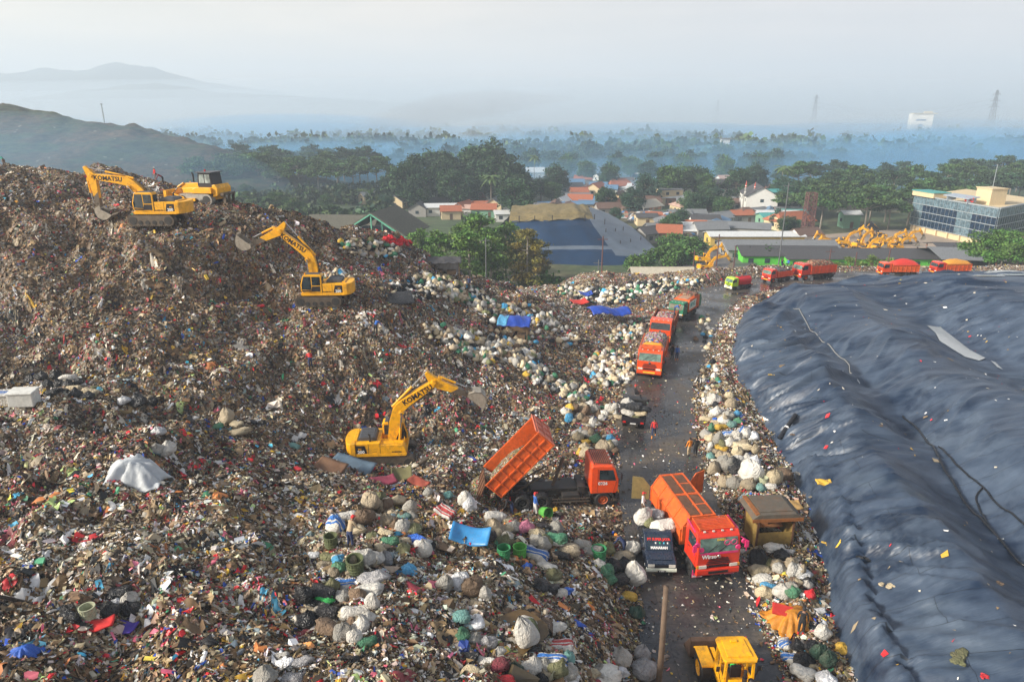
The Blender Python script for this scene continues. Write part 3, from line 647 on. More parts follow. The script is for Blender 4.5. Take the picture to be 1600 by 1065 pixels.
def ellipsoid(c, r, n=24, m=12, seed=None, rough=0.):
    b = MB(); V = []; F = []
    for j in range(m+1):
        ph = PI*j/m-PI/2
        for i in range(n):
            th = 2*PI*i/n; d = Vector((math.cos(ph)*math.cos(th), math.cos(ph)*math.sin(th), math.sin(ph)))
            k = 1 if seed is None else 1+rough*(float(fbm(np.array(d.x*2+seed+d.z), np.array(d.y*2+d.z*1.7), 3, seed)))
            V.append(Vector(c)+Vector((d.x*r[0], d.y*r[1], d.z*r[2]))*k)
    for j in range(m):
        for i in range(n): F.append((j*n+i, j*n+(i+1)%n, (j+1)*n+(i+1)%n, (j+1)*n+i))
    b.add(V, F); return b
MISTW = volume_mat('mist_pale', (.70,.83,.95), .00072, .1); MISTN = volume_mat('mist_blue', (.28,.62,.96), .0044, .1)
layers = [((60,1900,-10),(2700,1400-14*i,h),MISTW) for i, h in enumerate((16,26,38,52,68,86,106))]
rm = random.Random(77)
for k in range(26):
    t = rm.uniform(360, 980); x = rm.uniform(-.42,.72)*t; q = t/600
    layers.append(((x, t, -9), (rm.uniform(110,230)*q, rm.uniform(70,130)*q, rm.uniform(13,30)*q**.5), MISTN))
for x, t, rx, ry, h in ((40,430,190,110,20),(190,400,170,90,17),(-110,400,130,90,17),(300,440,170,100,20),(90,330,150,60,13),(-90,330,110,60,13), (-200,262,120,40,34)): layers.append(((x,t,-9),(rx,ry,h),MISTN))
for c, r, m in layers:
    tag(ellipsoid(c, r, 40, 14).build('mist', m, smooth=True), 'low blue morning mist lying over the far plain', 'mist', kind='stuff')
# ------------------------------------------------------------------ paints of machines and vehicles
YEL = paint('machine_yellow', (.84,.40,.002), .45, var=.18, dirt=(.10,.07,.04), dirt_amt=.65, fine=6)
DGREY = paint('machine_grey', (.07,.075,.085), .5, var=.2, dirt_amt=.3)
BLK = paint('black_rubber', (.016,.016,.018), .65, var=.3, dirt=(.09,.07,.05), dirt_amt=.5)
STEEL = paint('worn_steel', (.17,.14,.11), .45, .6, var=.3, dirt=(.08,.045,.025), dirt_amt=.7)
BUCK = paint('bucket_steel', (.36,.32,.26), .5, .25, var=.3, dirt=(.13,.09,.06), dirt_amt=.7)
CHROME = paint('piston_chrome', (.5,.5,.5), .2, .9, var=.05, dirt_amt=.15)
INK = paint('decal_black', (.012,.010,.014), .5, dirt_amt=.1)
WHT = paint('decal_white', (.78,.78,.76), .5, dirt_amt=.2)
REDI = paint('decal_red', (.65,.03,.02), .5, dirt_amt=.1)
GLS = glass('window_glass')
ORG = paint('truck_orange', (.66,.11,.014), .5, var=.28, dirt=(.10,.05,.025), dirt_amt=.75, fine=7)
ORG2 = paint('skylit_orange', (.62,.17,.10), .55, var=.2, dirt=(.12,.06,.04), dirt_amt=.5, fine=7)  # headboard orange with the pale sky reflection painted into its colour
REDC = paint('cab_red', (.66,.035,.012), .35, var=.12, dirt=(.1,.04,.03), dirt_amt=.35, coat=.2)
ORC = paint('cab_orange_red', (.72,.075,.012), .35, var=.12, dirt=(.1,.05,.03), dirt_amt=.4, coat=.2)
PINK = paint('pink_plastic', (.70,.03,.17), .4, dirt_amt=.15)
FRAME = paint('chassis_black', (.022,.021,.020), .6, var=.3, dirt=(.11,.08,.055), dirt_amt=.75)
RUST = paint('rust_brown', (.13,.055,.025), .8, var=.45, dirt=(.05,.03,.02), dirt_amt=.8, fine=5)
LAMP = paint('lamp_lens', (.65,.62,.55), .15, dirt_amt=.2)
AMBER = paint('amber_lens', (.75,.30,.02), .2, dirt_amt=.1)
TAIL = paint('tail_lens', (.5,.015,.01), .2, dirt_amt=.1)
HUB = paint('hub_orange', (.45,.09,.02), .6, var=.3, dirt_amt=.6)
PLATE = paint('number_plate', (.02,.02,.022), .4, dirt_amt=.1)
PYEL = paint('yellow_plate', (.75,.5,.03), .5, dirt_amt=.25)
GRNC = paint('cab_green', (.018,.17,.085), .4, var=.15, dirt_amt=.35)
LIME = paint('cab_lime', (.42,.62,.03), .4, var=.12, dirt_amt=.3)
REDT = paint('tank_red', (.62,.012,.015), .4, var=.12, dirt_amt=.3)
WHTP = paint('white_panel', (.62,.66,.55), .5, dirt_amt=.3)
NAVY = paint('pickup_navy', (.012,.022,.045), .28, var=.2, dirt_amt=.3, coat=.3)
SCREEN = glass('green_glass', (.10,.17,.14), .1)

def track_loop(L_, H, n=28):
    r = H/2; a = L_/2-r; out = []
    for i in range(n//2): t = PI/2-PI*i/(n//2-1); out.append((a+r*math.cos(t), r+r*math.sin(t)))
    for i in range(n//2): t = 3*PI/2-PI*i/(n//2-1); out.append((-a+r*math.cos(t), r+r*math.sin(t)))
    return out
def make_track(name, L_, H, w, y, parent, shoe=STEEL):
    m = MB(); lp = track_loop(L_, H); m.prism(lp, y-w/2, y+w/2)
    m2 = MB()
    # grousers round the loop
    per = []; n = len(lp)
    for i in range(n):
        a, b_ = Vector((lp[i][0], 0, lp[i][1])), Vector((lp[(i+1)%n][0], 0, lp[(i+1)%n][1])); l = (b_-a).length; k = max(1, round(l/.2))
        for q in range(k): per.append((a.lerp(b_, (q+.5)/k), (b_-a).normalized()))
    for p, d in per:
        nrm = Vector((d.z,0,-d.x)); nrm = -nrm if nrm.dot(p-Vector((0,0,H/2))) < 0 else nrm
        m.bar(p+Vector((0,y-w/2-.02,0))+nrm*.03, p+Vector((0,y+w/2+.02,0))+nrm*.03, .09, .05, up=nrm)
    o = m.build(name, shoe, parent)
    f = MB()
    for i in range(6):
        x = -L_/2+H/2+(L_-H)*i/5; f.lathe([(H*.22,-w*.56),(H*.22,w*.56)], 10, 'y', c=(x,y,H*.3))
    for x in (-L_/2+H/2, L_/2-H/2): f.lathe([(H*.38,-w*.55),(H*.38,w*.55)], 14, 'y', c=(x,y,H/2))
    f.build('roller', FRAME, o); return o
def plane_poly(pts, M):   # poly in plane coords -> xz
    return [((M@Vector((a,0,b)))[0], (M@Vector((a,0,b)))[2]) for a,b in pts]
def make_excavator(boom_a, arm_a, buck_a, label=None, group=None, letter=True, curl=1, cab_lit=False):
    """boom_a: direction of boom foot to tip; arm_a, buck_a: directions in the boom plane; degrees from forward"""
    root = thing('excavator', (0,0,0), 0, label, 'excavator', group)
    for y in (-1.1, 1.1): make_track('track', 4.1, .92, .62, y, root)
    u = MB().box((0,0,.62), (2.2,1.7,.42)).lathe([(.78,.7),(.78,1.02)], 20); u.build('undercarriage', FRAME, root)
    p = MB().prism([(-2.5,1.02),(1.38,1.02),(1.48,1.1),(1.48,1.27),(-2.5,1.27)], -1.34, 1.34)
    p.build('platform', YEL, root, bevel=.02)
    # counterweight, rounded in plan
    arc = [(-2.3,-1.37)]+[(-2.55-.62*math.sin(t)**.8, -1.37*math.cos(t)) for t in np.linspace(.12, PI-.12, 11)]+[(-2.3,1.37)]
    cw = MB().prism(arc, 1.06, 2.12, axis='z').box((-2.35,0,2.16),(.3,1.8,.1)); cw.build('counterweight', YEL, root, bevel=.05)
    h = MB().box((-1.38,.0,1.68), (1.8,2.64,.86)); h.build('engine_housing', YEL, root, bevel=.03)
    hd = MB().prism([(-2.15,2.115),(-.75,2.115),(-.82,2.34),(-1.0,2.42),(-1.95,2.42),(-2.1,2.34)], -.85, .85)
    for i in range(5): hd.box((-1.5,-.62+.31*i,2.44),(1.0,.06,.04))
    hd.build('engine_hood', DGREY, root, bevel=.02)
    fb = MB().prism([(-.47,1.275),(1.42,1.275),(1.42,1.55),(1.2,1.92),(-.47,1.98)], -1.33, -.46); fb.build('fuel_tank', YEL, root, bevel=.03)
    MB().tube([(-.4,-1.28,2.0),(-.4,-1.28,2.45),(.5,-1.28,2.42),(.6,-1.28,1.98)], .022, 6).build('handrail', YEL, root)
    MB().tube([(1.3,-.5,1.6),(1.3,-.5,2.2),(1.3,-1.2,2.2),(1.3,-1.25,1.6)], .022, 6).build('handrail', YEL, root)
    MB().tube([(-1.25,-.98,2.1),(-1.25,-.98,2.62),(-1.35,-.98,2.72)], .07, 10).build('exhaust_pipe', FRAME, root)
    # side decals and panel seams
    for s in (-1, 1):
        d = MB().prism([(-2.28,1.3),(-1.45,1.3),(-1.62,1.95),(-2.28,1.95)], s*1.335-.006, s*1.335+.006); d.build('decal', INK, root)
        g = MB()
        for i in range(4): g.box((-1.97,s*1.348,1.75+.05*i),(.5,.012,.022))
        for x in (-1.35,-.48): g.box((x,s*1.325,1.68),(.02,.012,.8))
        g.box((-.9,s*1.325,1.42),(.35,.012,.02)); g.build('side_vent', FRAME, root)
        rz = PI if s > 0 else 0
        text_mesh('200', .34, WHT, 'lettering', root, (-1.9, s*1.347, 1.42), (PI/2,0,rz), bold=.04)
        text_mesh('PC', .2, YEL, 'lettering', root, (-1.98 if s<0 else -1.98, s*1.347, 1.66), (PI/2,0,rz), bold=.03)
        if letter: text_mesh('KOMATSU', .16, INK, 'lettering', root, (.75 if s<0 else -.9, s*1.337, 1.37), (PI/2,0,rz), bold=.02)
    # cab
    prof = [(-.45,1.28),(1.3,1.28),(1.46,1.5),(1.46,2.05),(1.22,2.86),(1.05,2.97),(-.35,2.97),(-.45,2.85)]
    cab = MB().prism(prof, .44, 1.34); co = cab.build('cab', YEL, root, bevel=.05)
    for y in (.43, 1.335):
        w = MB().prism([(-.32,1.98),(.42,1.98),(.42,2.78),(-.32,2.78)], y, y+.016).prism([(.5,1.55),(1.36,1.62),(1.36,2.05),(1.14,2.8),(.5,2.8)], y, y+.016)
        w.build('side_window', GLS, co)
    if True:
        MB().prism([(-.3,1.4),(1.3,1.4),(1.36,1.55),(.5,1.5),(.42,1.9),(-.3,1.9)], 1.338, 1.348).build('door_panel', INK, co)
    MB().slab((1.474,.53,1.62),(1.474,1.25,1.62),(1.474,1.25,2.05),(1.474,.53,2.05), .012).slab((1.472,.53,2.07),(1.472,1.25,2.07),(1.25,1.25,2.83),(1.25,.53,2.83), .014).build('windscreen', GLS, co)
    MB().box((-.46,.89,2.4),(.02,.7,.7)).build('rear_window', GLS, co)
    MB().box((.35,.89,3.0),(1.2,.7,.05)).build('roof_hatch', DGREY, co)
    MB().lathe([(.07,2.98),(.07,3.1),(.03,3.14)], 8, c=(1.0,1.2,0)).build('work_lamp', AMBER, co)
    MB().bar((1.3,1.36,1.6),(1.42,1.62,1.75),.03).box((1.42,1.64,1.95),(.05,.22,.36)).build('mirror', DGREY, co)
    # boom
    def frame(org, ang): return Matrix.Translation(Vector((org[0],0,org[1])))@Matrix.Rotation(-ang, 4, 'Y')
    bl = 5.75; foot = (.25,1.78); BA = R(boom_a); Mb = frame(foot, BA)
    top = [(-.25,.1),(.0,.28),(1.2,.95),(2.15,1.28),(2.7,1.32),(3.3,1.16),(5.4,.28),(5.85,.2)]
    bot = [(5.98,.0),(5.8,-.2),(5.3,-.22),(3.2,.42),(2.55,.56),(2.0,.44),(1.0,-.08),(.15,-.28),(-.15,-.22)]
    bm_ = MB().prism(top+bot, -.29, .29); bm_.box((5.72,0,0),(.3,.8,.3)); bm_.lathe([(.16,-.42),(.16,.42)], 12, 'y', c=(0,0,0)); bm_.box((2.35,0,.62),(.34,.74,.34))
    bo = bm_.build('boom', YEL, root, bevel=.02); bo.matrix_local = Mb
    if letter:
        for s in (-1,1):
            ang = math.atan2(.28-1.16, 5.4-3.3); c = (4.25,s*.296,.42)
            q = Euler((PI/2,0,0)).to_matrix() if s < 0 else (Matrix.Rotation(PI,3,'Z')@Euler((PI/2,0,0)).to_matrix())
            q = Matrix.Rotation(-ang*1.0, 3, 'Y')@q
            text_mesh('KOMATSU', .56, INK, 'lettering', bo, c, q.to_euler(), bold=.03, sx=.98)
    tipv = Mb@Vector((5.72,0,0)); 
    AA = R(arm_a); Ma = frame((tipv.x, tipv.z), AA)
    arm = MB().prism([(-.85,.42),(-.75,.62),(-.1,.45),(.5,.36),(2.85,.16),(3.0,.08),(3.0,-.12),(2.8,-.16),(.4,-.34),(-.05,-.3),(-.6,.12)] , -.21, .21)
    arm.lathe([(.15,-.36),(.15,.36)], 12, 'y').box((.35,0,.45),(.3,.3,.22))
    ao = arm.build('arm', YEL, root, bevel=.02); ao.matrix_local = Ma
    wr = MB().prism([(1.9,.247),(2.85,.165),(3.02,.08),(3.02,-.13),(2.8,-.17),(1.5,-.25)], -.215, .215); wr.build('arm_end', STEEL, ao)
    def cyl(a, b_, r, nm='hydraulic_cylinder', ratio=.58):
        a, b_ = Vector(a), Vector(b_); mid = a.lerp(b_, ratio); o = MB().tube([a, mid], r, 10).build(nm, YEL, root)
        MB().tube([mid, b_], r*.55, 8).lathe([(r*.9,-.08),(r*.9,.08)], 8, 'y', c=b_).build('piston_rod', CHROME, o); return o
    for y in (-.44, .44):
        k = Mb@Vector((2.35,0,.62)); cyl((.85,y,1.42), (k.x, y, k.z), .09)
    a_ = Mb@Vector((2.3,0,1.42)); b_ = Ma@Vector((-.78,0,.52)); cyl(a_, b_, .1)
    a_ = Ma@Vector((.35,0,.55)); b_ = Ma@Vector((2.45,0,.5)); cyl(a_, b_, .085)
    for hpts in ([(.3,.35),(1.2,1.05),(2.2,1.4)], [(3.0,1.35),(4.2,.92),(5.5,.45)]):
        MB().tube([Mb@Vector((x,.12,z)) for x,z in hpts], .03, 6).tube([Mb@Vector((x,-.1,z)) for x,z in hpts], .03, 6).build('hydraulic_hose', BLK, root)
    # bucket with link
    wrist = Ma@Vector((2.92,0,0)); Bk = frame((wrist.x, wrist.z), R(buck_a))
    lk = MB(); p2 = Ma@Vector((2.45,0,.5)); p3 = Bk@Vector((.05,0,.42*curl)); p4 = Ma@Vector((2.5,0,0))
    for y in (-.2,.2): lk.bar(p2+Vector((0,y,0)), p3+Vector((0,y,0)), .08, .12).bar(p2+Vector((0,y,0)), p4+Vector((0,y,0)), .08, .12)
    lk.build('bucket_link', STEEL, root)
    c = curl
    outer = [(-.12,.25),(.25,.5),(.75,.55),(1.15,.3),(1.32,-.1),(1.3,-.55),(1.2,-.8)]
    inner = [(x*.93+.02, z*.9-.02) for x,z in outer][::-1]; inner[0] = (1.17,-.8)
    bk = MB().prism([(x, z*c) for x,z in outer+inner], -.58, .58)
    side = [(x, z*c) for x,z in outer]+[(.3,-.25*c),(-.05,-.1*c)]
    for y in (-.58,.55): bk.prism(side, y, y+.03)
    bk.box((.0,0,.1*c),(.3,.5,.5))
    for y in (-.5,-.25,0,.25,.5): bk.bar((1.2,y,-.75*c),(1.12,y,-1.02*c), .09, .06)
    o = bk.build('bucket', BUCK, root); o.matrix_local = Bk
    return root
def make_bulldozer():
    root = thing('bulldozer', (0,0,0), 0, 'yellow bulldozer with black cab and blade on the mound crest', 'bulldozer')
    for y in (-1.0,1.0): make_track('track', 3.6, 1.05, .6, y, root, paint('bright_shoe', (.42,.40,.36), .4, .4, dirt=(.1,.07,.05), dirt_amt=.6))
    MB().prism([(-1.9,.5),(1.6,.5),(1.6,1.5),(-.2,1.62),(-.2,1.5),(-1.9,1.5)], -.68, .68).build('hull', YEL, root, bevel=.03)
    h = MB().prism([(-.15,1.3),(1.75,1.3),(1.85,1.5),(1.75,1.95),(-.15,2.05)], -.5, .5); h.build('engine_hood', YEL, root, bevel=.04)
    MB().prism([(-.1,2.052),(1.6,1.975),(1.6,2.0),(-.1,2.085)], -.4, .4).build('hood_top', DGREY, root)
    for y in (-1.0,1.0): MB().prism([(-1.9,1.12),(.1,1.12),(.1,1.5),(-.3,1.66),(-1.9,1.66)], y-.34, y+.34).build('fender', YEL, root, bevel=.03)
    MB().prism([(-2.4,.9),(-1.9,.8),(-1.9,1.9),(-2.2,1.95),(-2.45,1.6)], -1.1, 1.1).build('rear_tank', YEL, root, bevel=.05)
    c = MB().prism([(-1.75,1.66),(-.25,1.66),(-.2,1.9),(-.35,3.0),(-1.65,3.0),(-1.78,1.9)], -.82, .82); co = c.build('cab', INK, root, bevel=.04)
    for y in (-.832,.82): MB().prism([(-1.6,2.05),(-1.05,2.05),(-1.05,2.85),(-1.55,2.85)], y, y+.012).prism([(-.95,2.05),(-.4,2.05),(-.48,2.85),(-.95,2.85)], y, y+.012).build('side_window', glass('pale_window', (.22,.26,.25), .15), co)
    MB().slab((-.19,-.7,2.05),(-.19,.7,2.05),(-.31,.7,2.85),(-.31,-.7,2.85), .012).build('windscreen', GLS, co)
    MB().box((-1.0,0,3.03),(1.7,1.85,.08)).build('cab_roof', DGREY, co)
    MB().lathe([(.08,3.07),(.08,3.22),(.03,3.25)], 8, c=(-.6,0,0)).build('beacon', TAIL, co)
    MB().tube([(.95,-.25,1.95),(.95,-.25,2.75),(1.05,-.25,2.9)], .08, 10).build('exhaust_pipe', FRAME, root)
    b = MB().prism([(2.75,.05),(2.95,.1),(2.72,.55),(2.7,1.0),(2.85,1.4),(2.7,1.4),(2.58,1.0),(2.6,.5)], -1.75, 1.75).box((2.75,-1.78,.7),(.3,.06,1.3)).box((2.75,1.78,.7),(.3,.06,1.3))
    b.build('blade', YEL, root)
    for y in (-1.42,1.42): MB().bar((-.2,y,.55),(2.62,y,.45),.2,.26).bar((1.0,y,.7),(2.62,y*.95,1.2),.11).build('push_arm', YEL, root)
    for y in (-.55,.55):
        o = MB().tube([(1.5,y,2.0),(2.2,y,1.6)], .08, 8).build('hydraulic_cylinder', YEL, root); MB().tube([(2.2,y,1.6),(2.62,y,1.15)], .045, 8).build('piston_rod', CHROME, o)
    rp = MB()
    for y in (-.7,0,.7): rp.prism([(-3.0,1.1),(-2.75,1.1),(-2.7,.2),(-2.82,.05),(-2.95,.25)], y-.06, y+.06)
    rp.box((-2.75,0,1.05),(.35,1.9,.25)).bar((-2.4,-.5,.8),(-2.75,-.5,1.0),.15).bar((-2.4,.5,.8),(-2.75,.5,1.0),.15); rp.build('ripper', STEEL, root)
    return root
def wheel(parent, x, y, r, w, hub=None, out=1):
    m = MB().lathe([(r*.6,-w/2),(r*.92,-w/2),(r,-w*.36),(r,w*.36),(r*.92,w/2),(r*.6,w/2)], 22, 'y', cap=False)
    m.lathe([(r*.6,-w/2),(r*.6,w/2)], 22, 'y', cap=False)
    for k in range(22):
        a = 2*PI*k/22; m.bar((r*1.0*math.cos(a),-w*.42,r*math.sin(a)),(r*math.cos(a+.08),w*.42,r*math.sin(a+.08)),.07,.03,up=(math.cos(a),0,math.sin(a)))
    o = m.build('wheel', BLK, parent, loc=(x,y,r))
    h = MB(); s = out
    h.lathe([(.001,s*w*.18),(r*.2,s*w*.2),(r*.24,s*w*.42),(r*.3,s*w*.42),(r*.32,s*w*.1),(r*.5,s*w*.16),(r*.6,s*w*.44),(r*.63,s*w*.5),(r*.63,s*w*.44)], 18, 'y', cap=False)
    h.lathe([(.001,-s*w*.3),(r*.6,-s*w*.3)], 18, 'y', cap=False)
    for k in range(8):
        a = 2*PI*k/8; h.box((r*.42*math.cos(a),s*w*.16,r*.42*math.sin(a)),(.05,.06,.05))
    h.build('rim', hub or FRAME, o); return o
def make_cab(root, x0, z0, paint_, W=2.3, L_=1.85, H=1.95, screen=GLS, rack=False, visor=None, plate=PYEL, bumper=None, pretty=False):
    """forward control truck cab, rear wall at x0, floor at z0"""
    k = H/1.95; hw_ = W/2
    prof = [(0,0),(L_*.93,0),(L_,.2*k),(L_+.02,.9*k),(L_-.22,1.72*k),(L_-.42,1.93*k),(.12,1.95*k),(0,1.84*k)]
    prof = [(x0+a, z0+b_) for a,b_ in prof]
    c = MB().prism(prof, -hw_, hw_); co = c.build('cab', paint_, root, bevel=.05)
    # lower edge of the wheel arch
    a = Vector((x0+L_+.02,0,z0+.9*k)); b_ = Vector((x0+L_-.22,0,z0+1.72*k)); d = (b_-a)
    p, q = a+d*.06, a+d*.95; y = hw_-.12
    MB().slab((p.x+.012,-y,p.z),(p.x+.012,y,p.z),(q.x+.012,y-.04,q.z),(q.x+.012,-y+.04,q.z), .015).build('windscreen', screen, co)
    wp = MB()
    for s in (-.35,.25): wp.bar((p.x+.035, s-.3, p.z+.02),(p.x-.05, s+.25, p.z+.4),.02)
    wp.build('wiper', INK, co)
    for s in (-1,1):
        yy = s*(hw_+.003)
        MB().prism([(x0+.5,z0+.98*k),(x0+L_-.16,z0+.9*k),(x0+L_-.38,z0+1.66*k),(x0+.5,z0+1.68*k)], min(yy,yy+s*.012), max(yy,yy+s*.012)).build('side_window', GLS, co)
        dr_ = MB(); 
        for u_, v_ in (((x0+.42,z0+.1),(x0+.42,z0+1.75*k)),((x0+L_-.3,z0+.1),(x0+L_-.12,z0+.85*k))): dr_.bar((u_[0],yy,u_[1]),(v_[0],yy,v_[1]),.018,.012)
        dr_.box((x0+.62,yy+s*.015,z0+.75*k),(.16,.03,.04)); dr_.build('door_seam', INK, co)
        mr_ = MB().bar((x0+L_-.15,s*hw_,z0+1.65*k),(x0+L_+.12,s*(hw_+.25),z0+1.55*k),.03).bar((x0+L_+.12,s*(hw_+.25),z0+1.6*k),(x0+L_+.12,s*(hw_+.25),z0+.95*k),.03).box((x0+L_+.12,s*(hw_+.25),z0+1.35*k),(.08,.2,.38),bev=0)
        mr_.build('mirror', PINK if pretty else INK, co)
        MB().box((x0+L_+.03,s*(hw_-.33),z0+.12),(.06,.42,.17)).build('headlight', LAMP, co)
        MB().box((x0+L_+.02,s*(hw_-.05),z0+.13),(.05,.12,.16)).build('indicator', AMBER, co)
        MB().prism([(x0-.1,z0-.02),(x0+.25,z0+.06),(x0+1.35,z0+.06),(x0+1.6,z0-.35),(x0+1.5,z0-.4),(x0+1.28,z0-.02),(x0+.25,z0-.02),(x0-.1,z0-.12)], s*hw_-(.36 if s>0 else 0.0), s*hw_+(.0 if s>0 else .36)).build('mudguard', FRAME, co)
    bp = MB().prism([(x0+L_-.15,z0-.42),(x0+L_+.05,z0-.42),(x0+L_+.11,z0-.3),(x0+L_+.11,z0-.02),(x0+L_-.1,z0-.02)], -hw_, hw_); bp.build('bumper', bumper or paint_, co, bevel=.03)
    MB().box((x0+L_+.12,0,z0-.2),(.02,1.1,.14)).build('number_plate', plate, co)
    g = MB()
    for i in range(4): g.box((x0+L_+.035,0,z0+.3+.1*i),(.03,1.35-.1*i,.04))
    g.box((x0+L_+.02,0,z0+.12),(.03,1.0,.1)); g.build('grille', INK, co)
    MB().lathe([(.11,-.0),(.09,.03)], 14, 'x', c=(x0+L_+.04,0,z0+.72)).build('emblem', CHROME, co)
    if visor: MB().slab((x0+L_-.38,-hw_+.05,z0+1.93*k),(x0+L_-.08,-hw_+.05,z0+1.74*k),(x0+L_-.08,hw_-.05,z0+1.74*k),(x0+L_-.38,hw_-.05,z0+1.93*k), .03).build('sun_visor', visor, co)
    ml = MB()
    for s in (-.75,-.25,.25,.75): ml.box((x0+L_-.4,s,z0+1.97*k),(.08,.12,.06))
    ml.build('marker_lamp', LAMP, co)
    if rack:
        rk = MB(); zt = z0+1.97*k
        for yy in (-hw_+.25, hw_-.25): rk.bar((x0+.15,yy,zt+.14),(x0+L_-.5,yy,zt+.06),.05)
        for i in range(9): xx = x0+.2+i*(L_-.75)/8; rk.bar((xx,-hw_+.25,zt+.13-.008*i),(xx,hw_-.25,zt+.13-.008*i),.05,.03)
        for xx in (x0+.2,x0+L_-.55):
            for yy in (-hw_+.25,hw_-.25): rk.bar((xx,yy,zt-.03),(xx,yy,zt+.12),.04)
        rk.build('roof_rack', RUST if rack is True else rack, co)
    return co
def make_bed(parent, x0, x1, z, H, W, mat, ribs=6, hribs=2, head=True, flare=.0, tail=True, head_mat=None, inner=RUST):
    """open tipper body between x0 (rear) and x1 (front); pivot at the object's origin = rear hinge"""
    m = MB(); w = W/2; L_ = x1-x0; t = .05
    m.box((L_/2,0,z+.05),(L_,W,.1))
    for s in (-1,1):
        m.prism([(s*w,z),(s*(w+flare),z+H),(s*(w+flare-t),z+H),(s*(w-t),z)], 0, L_, axis='x')
        for i in range(ribs+1):
            x = .05+(L_-.1)*i/ribs; m.bar((x,s*(w+.03),z),(x,s*(w+flare+.03),z+H),.09,.07,up=(1,0,0))
        for i in range(hribs+1):
            f = i/hribs; m.bar((0,s*(w+flare*f+.028),z+.04+(H-.06)*f),(L_,s*(w+flare*f+.028),z+.04+(H-.06)*f),.065,.09)
    o = m.build('tipper_body', mat, parent, loc=(x0,0,0))
    f = MB().box((L_-.03,0,z+H*.5+.1),(.06,W+2*flare-.02,H+.2))
    for y in np.linspace(-w,w,4): f.box((L_+.03,y,z+H*.5),(.07,.08,H+.05))
    for zz in np.linspace(z+.1,z+H,3): f.box((L_+.028,0,zz),(.065,W,.08))
    f.build('headboard', head_mat or mat, o)
    if tail:
        tb = MB().box((.02,0,z+H*.45),(.06,W-.1,H*.9))
        for y in np.linspace(-w+.1,w-.1,4): tb.box((-.03,y,z+H*.45),(.07,.08,H*.9))
        tb.build('tailgate', mat, o)
    MB().box((L_/2,0,z+.125),(L_-.12,W-.14,.05)).build('bed_floor', inner, o)
    return o
def make_chassis(root, x0, x1, axles, r=.5, w=2.3, hub=None, rear_hub=None, z=.78):
    m = MB()
    for y in (-.42,.42): m.box(((x0+x1)/2,y,z),(x1-x0,.1,.24))
    for x in np.linspace(x0+.1,x1-.3,6): m.box((x,0,z),(.1,.76,.16))
    m.build('chassis', FRAME, root)
    fx = axles[0]
    for s in (-1,1): wheel(root, fx, s*(w/2-.16), r, .3, hub, s)
    for ax in axles[1:]:
        for s in (-1,1): wheel(root, ax, s*(w/2-.28), r, .54, rear_hub or FRAME, s)
        MB().tube([(ax,-w/2+.3,r),(ax,w/2-.3,r)], .1, 8).lathe([(.25,-.2),(.25,.2)], 10, 'y', c=(ax,0,r)).build('axle', FRAME, root)
    mid = (fx+axles[1])/2
    t = MB().box((mid-.1,-.85,z-.1),(1.1,.5,.5),bev=.06); t.build('fuel_tank', FRAME, root)
    t = MB().box((mid-.1,.85,z-.05),(.8,.45,.45)); t.build('battery_box', FRAME, root)
    sg = MB()
    for s in (-1,1):
        for zz in (z-.3,z-.08): sg.box((mid-.1,s*(w/2-.05),zz),(fx-axles[1]-1.5,.05,.06))
    sg.build('side_guard', STEEL, root)
    rl = MB().box((x0,0,z-.2),(.1,w-.2,.12)); rl.build('rear_bumper', FRAME, root)
    for s in (-1,1):
        MB().box((x0-.06,s*(w/2-.3),z-.05),(.05,.35,.14)).build('tail_lamp', TAIL, root)
        MB().box((axles[-1]-.62,s*(w/2-.28),.42),(.02,.5,.5)).build('mudflap', BLK, root)
def heap(name, L_, W, h, mat, seed=1, res=14, sq=3.):
    """mound shaped lump with a flat underside"""
    r = np.random.default_rng(seed); n = res; V = []; F = []
    for j in range(n+1):
        for i in range(n+1):
            u, v = -1+2*i/n, -1+2*j/n; e = max(0, 1-abs(u)**sq)*max(0, 1-abs(v)**sq)
            V.append((u*L_/2, v*W/2, h*e**.6+ (float(fbm(np.array(u*2.2+seed),np.array(v*2.2),3,seed))*.5*h+r.normal(0,.025))*e))
    for j in range(n):
        for i in range(n): a = j*(n+1)+i; F.append((a,a+1,a+n+2,a+n+1))
    m = MB(); m.add(V,F); k = len(V); rim = [i for i in range(n+1)]+[(j+1)*(n+1)-1 for j in range(1,n+1)]+[n*(n+1)+i for i in range(n-1,-1,-1)]+[j*(n+1) for j in range(n-1,0,-1)]
    m.add([(V[i][0],V[i][1],-.15) for i in rim], []); q = len(rim)
    for i in range(q): m.f.append((rim[i], k+i, k+(i+1)%q, rim[(i+1)%q])); m.mi.append(0)
    m.f.append(tuple(range(k+q-1,k-1,-1))); m.mi.append(0)
    return m.mesh(name, mat, True)
def place(o, front, rear, z=None, off=0):
    """stand a vehicle with its nose towards front; both are ground points, origin half way"""
    f, b_ = Vector(front), Vector(rear); d = f-b_; o.rotation_euler = (0,0,math.atan2(d.y,d.x)); c = (f+b_)/2; c.z = c.z if z is None else z; o.location = c
def stand(o, p, rz): o.location = p; o.rotation_euler = (0,0,rz)
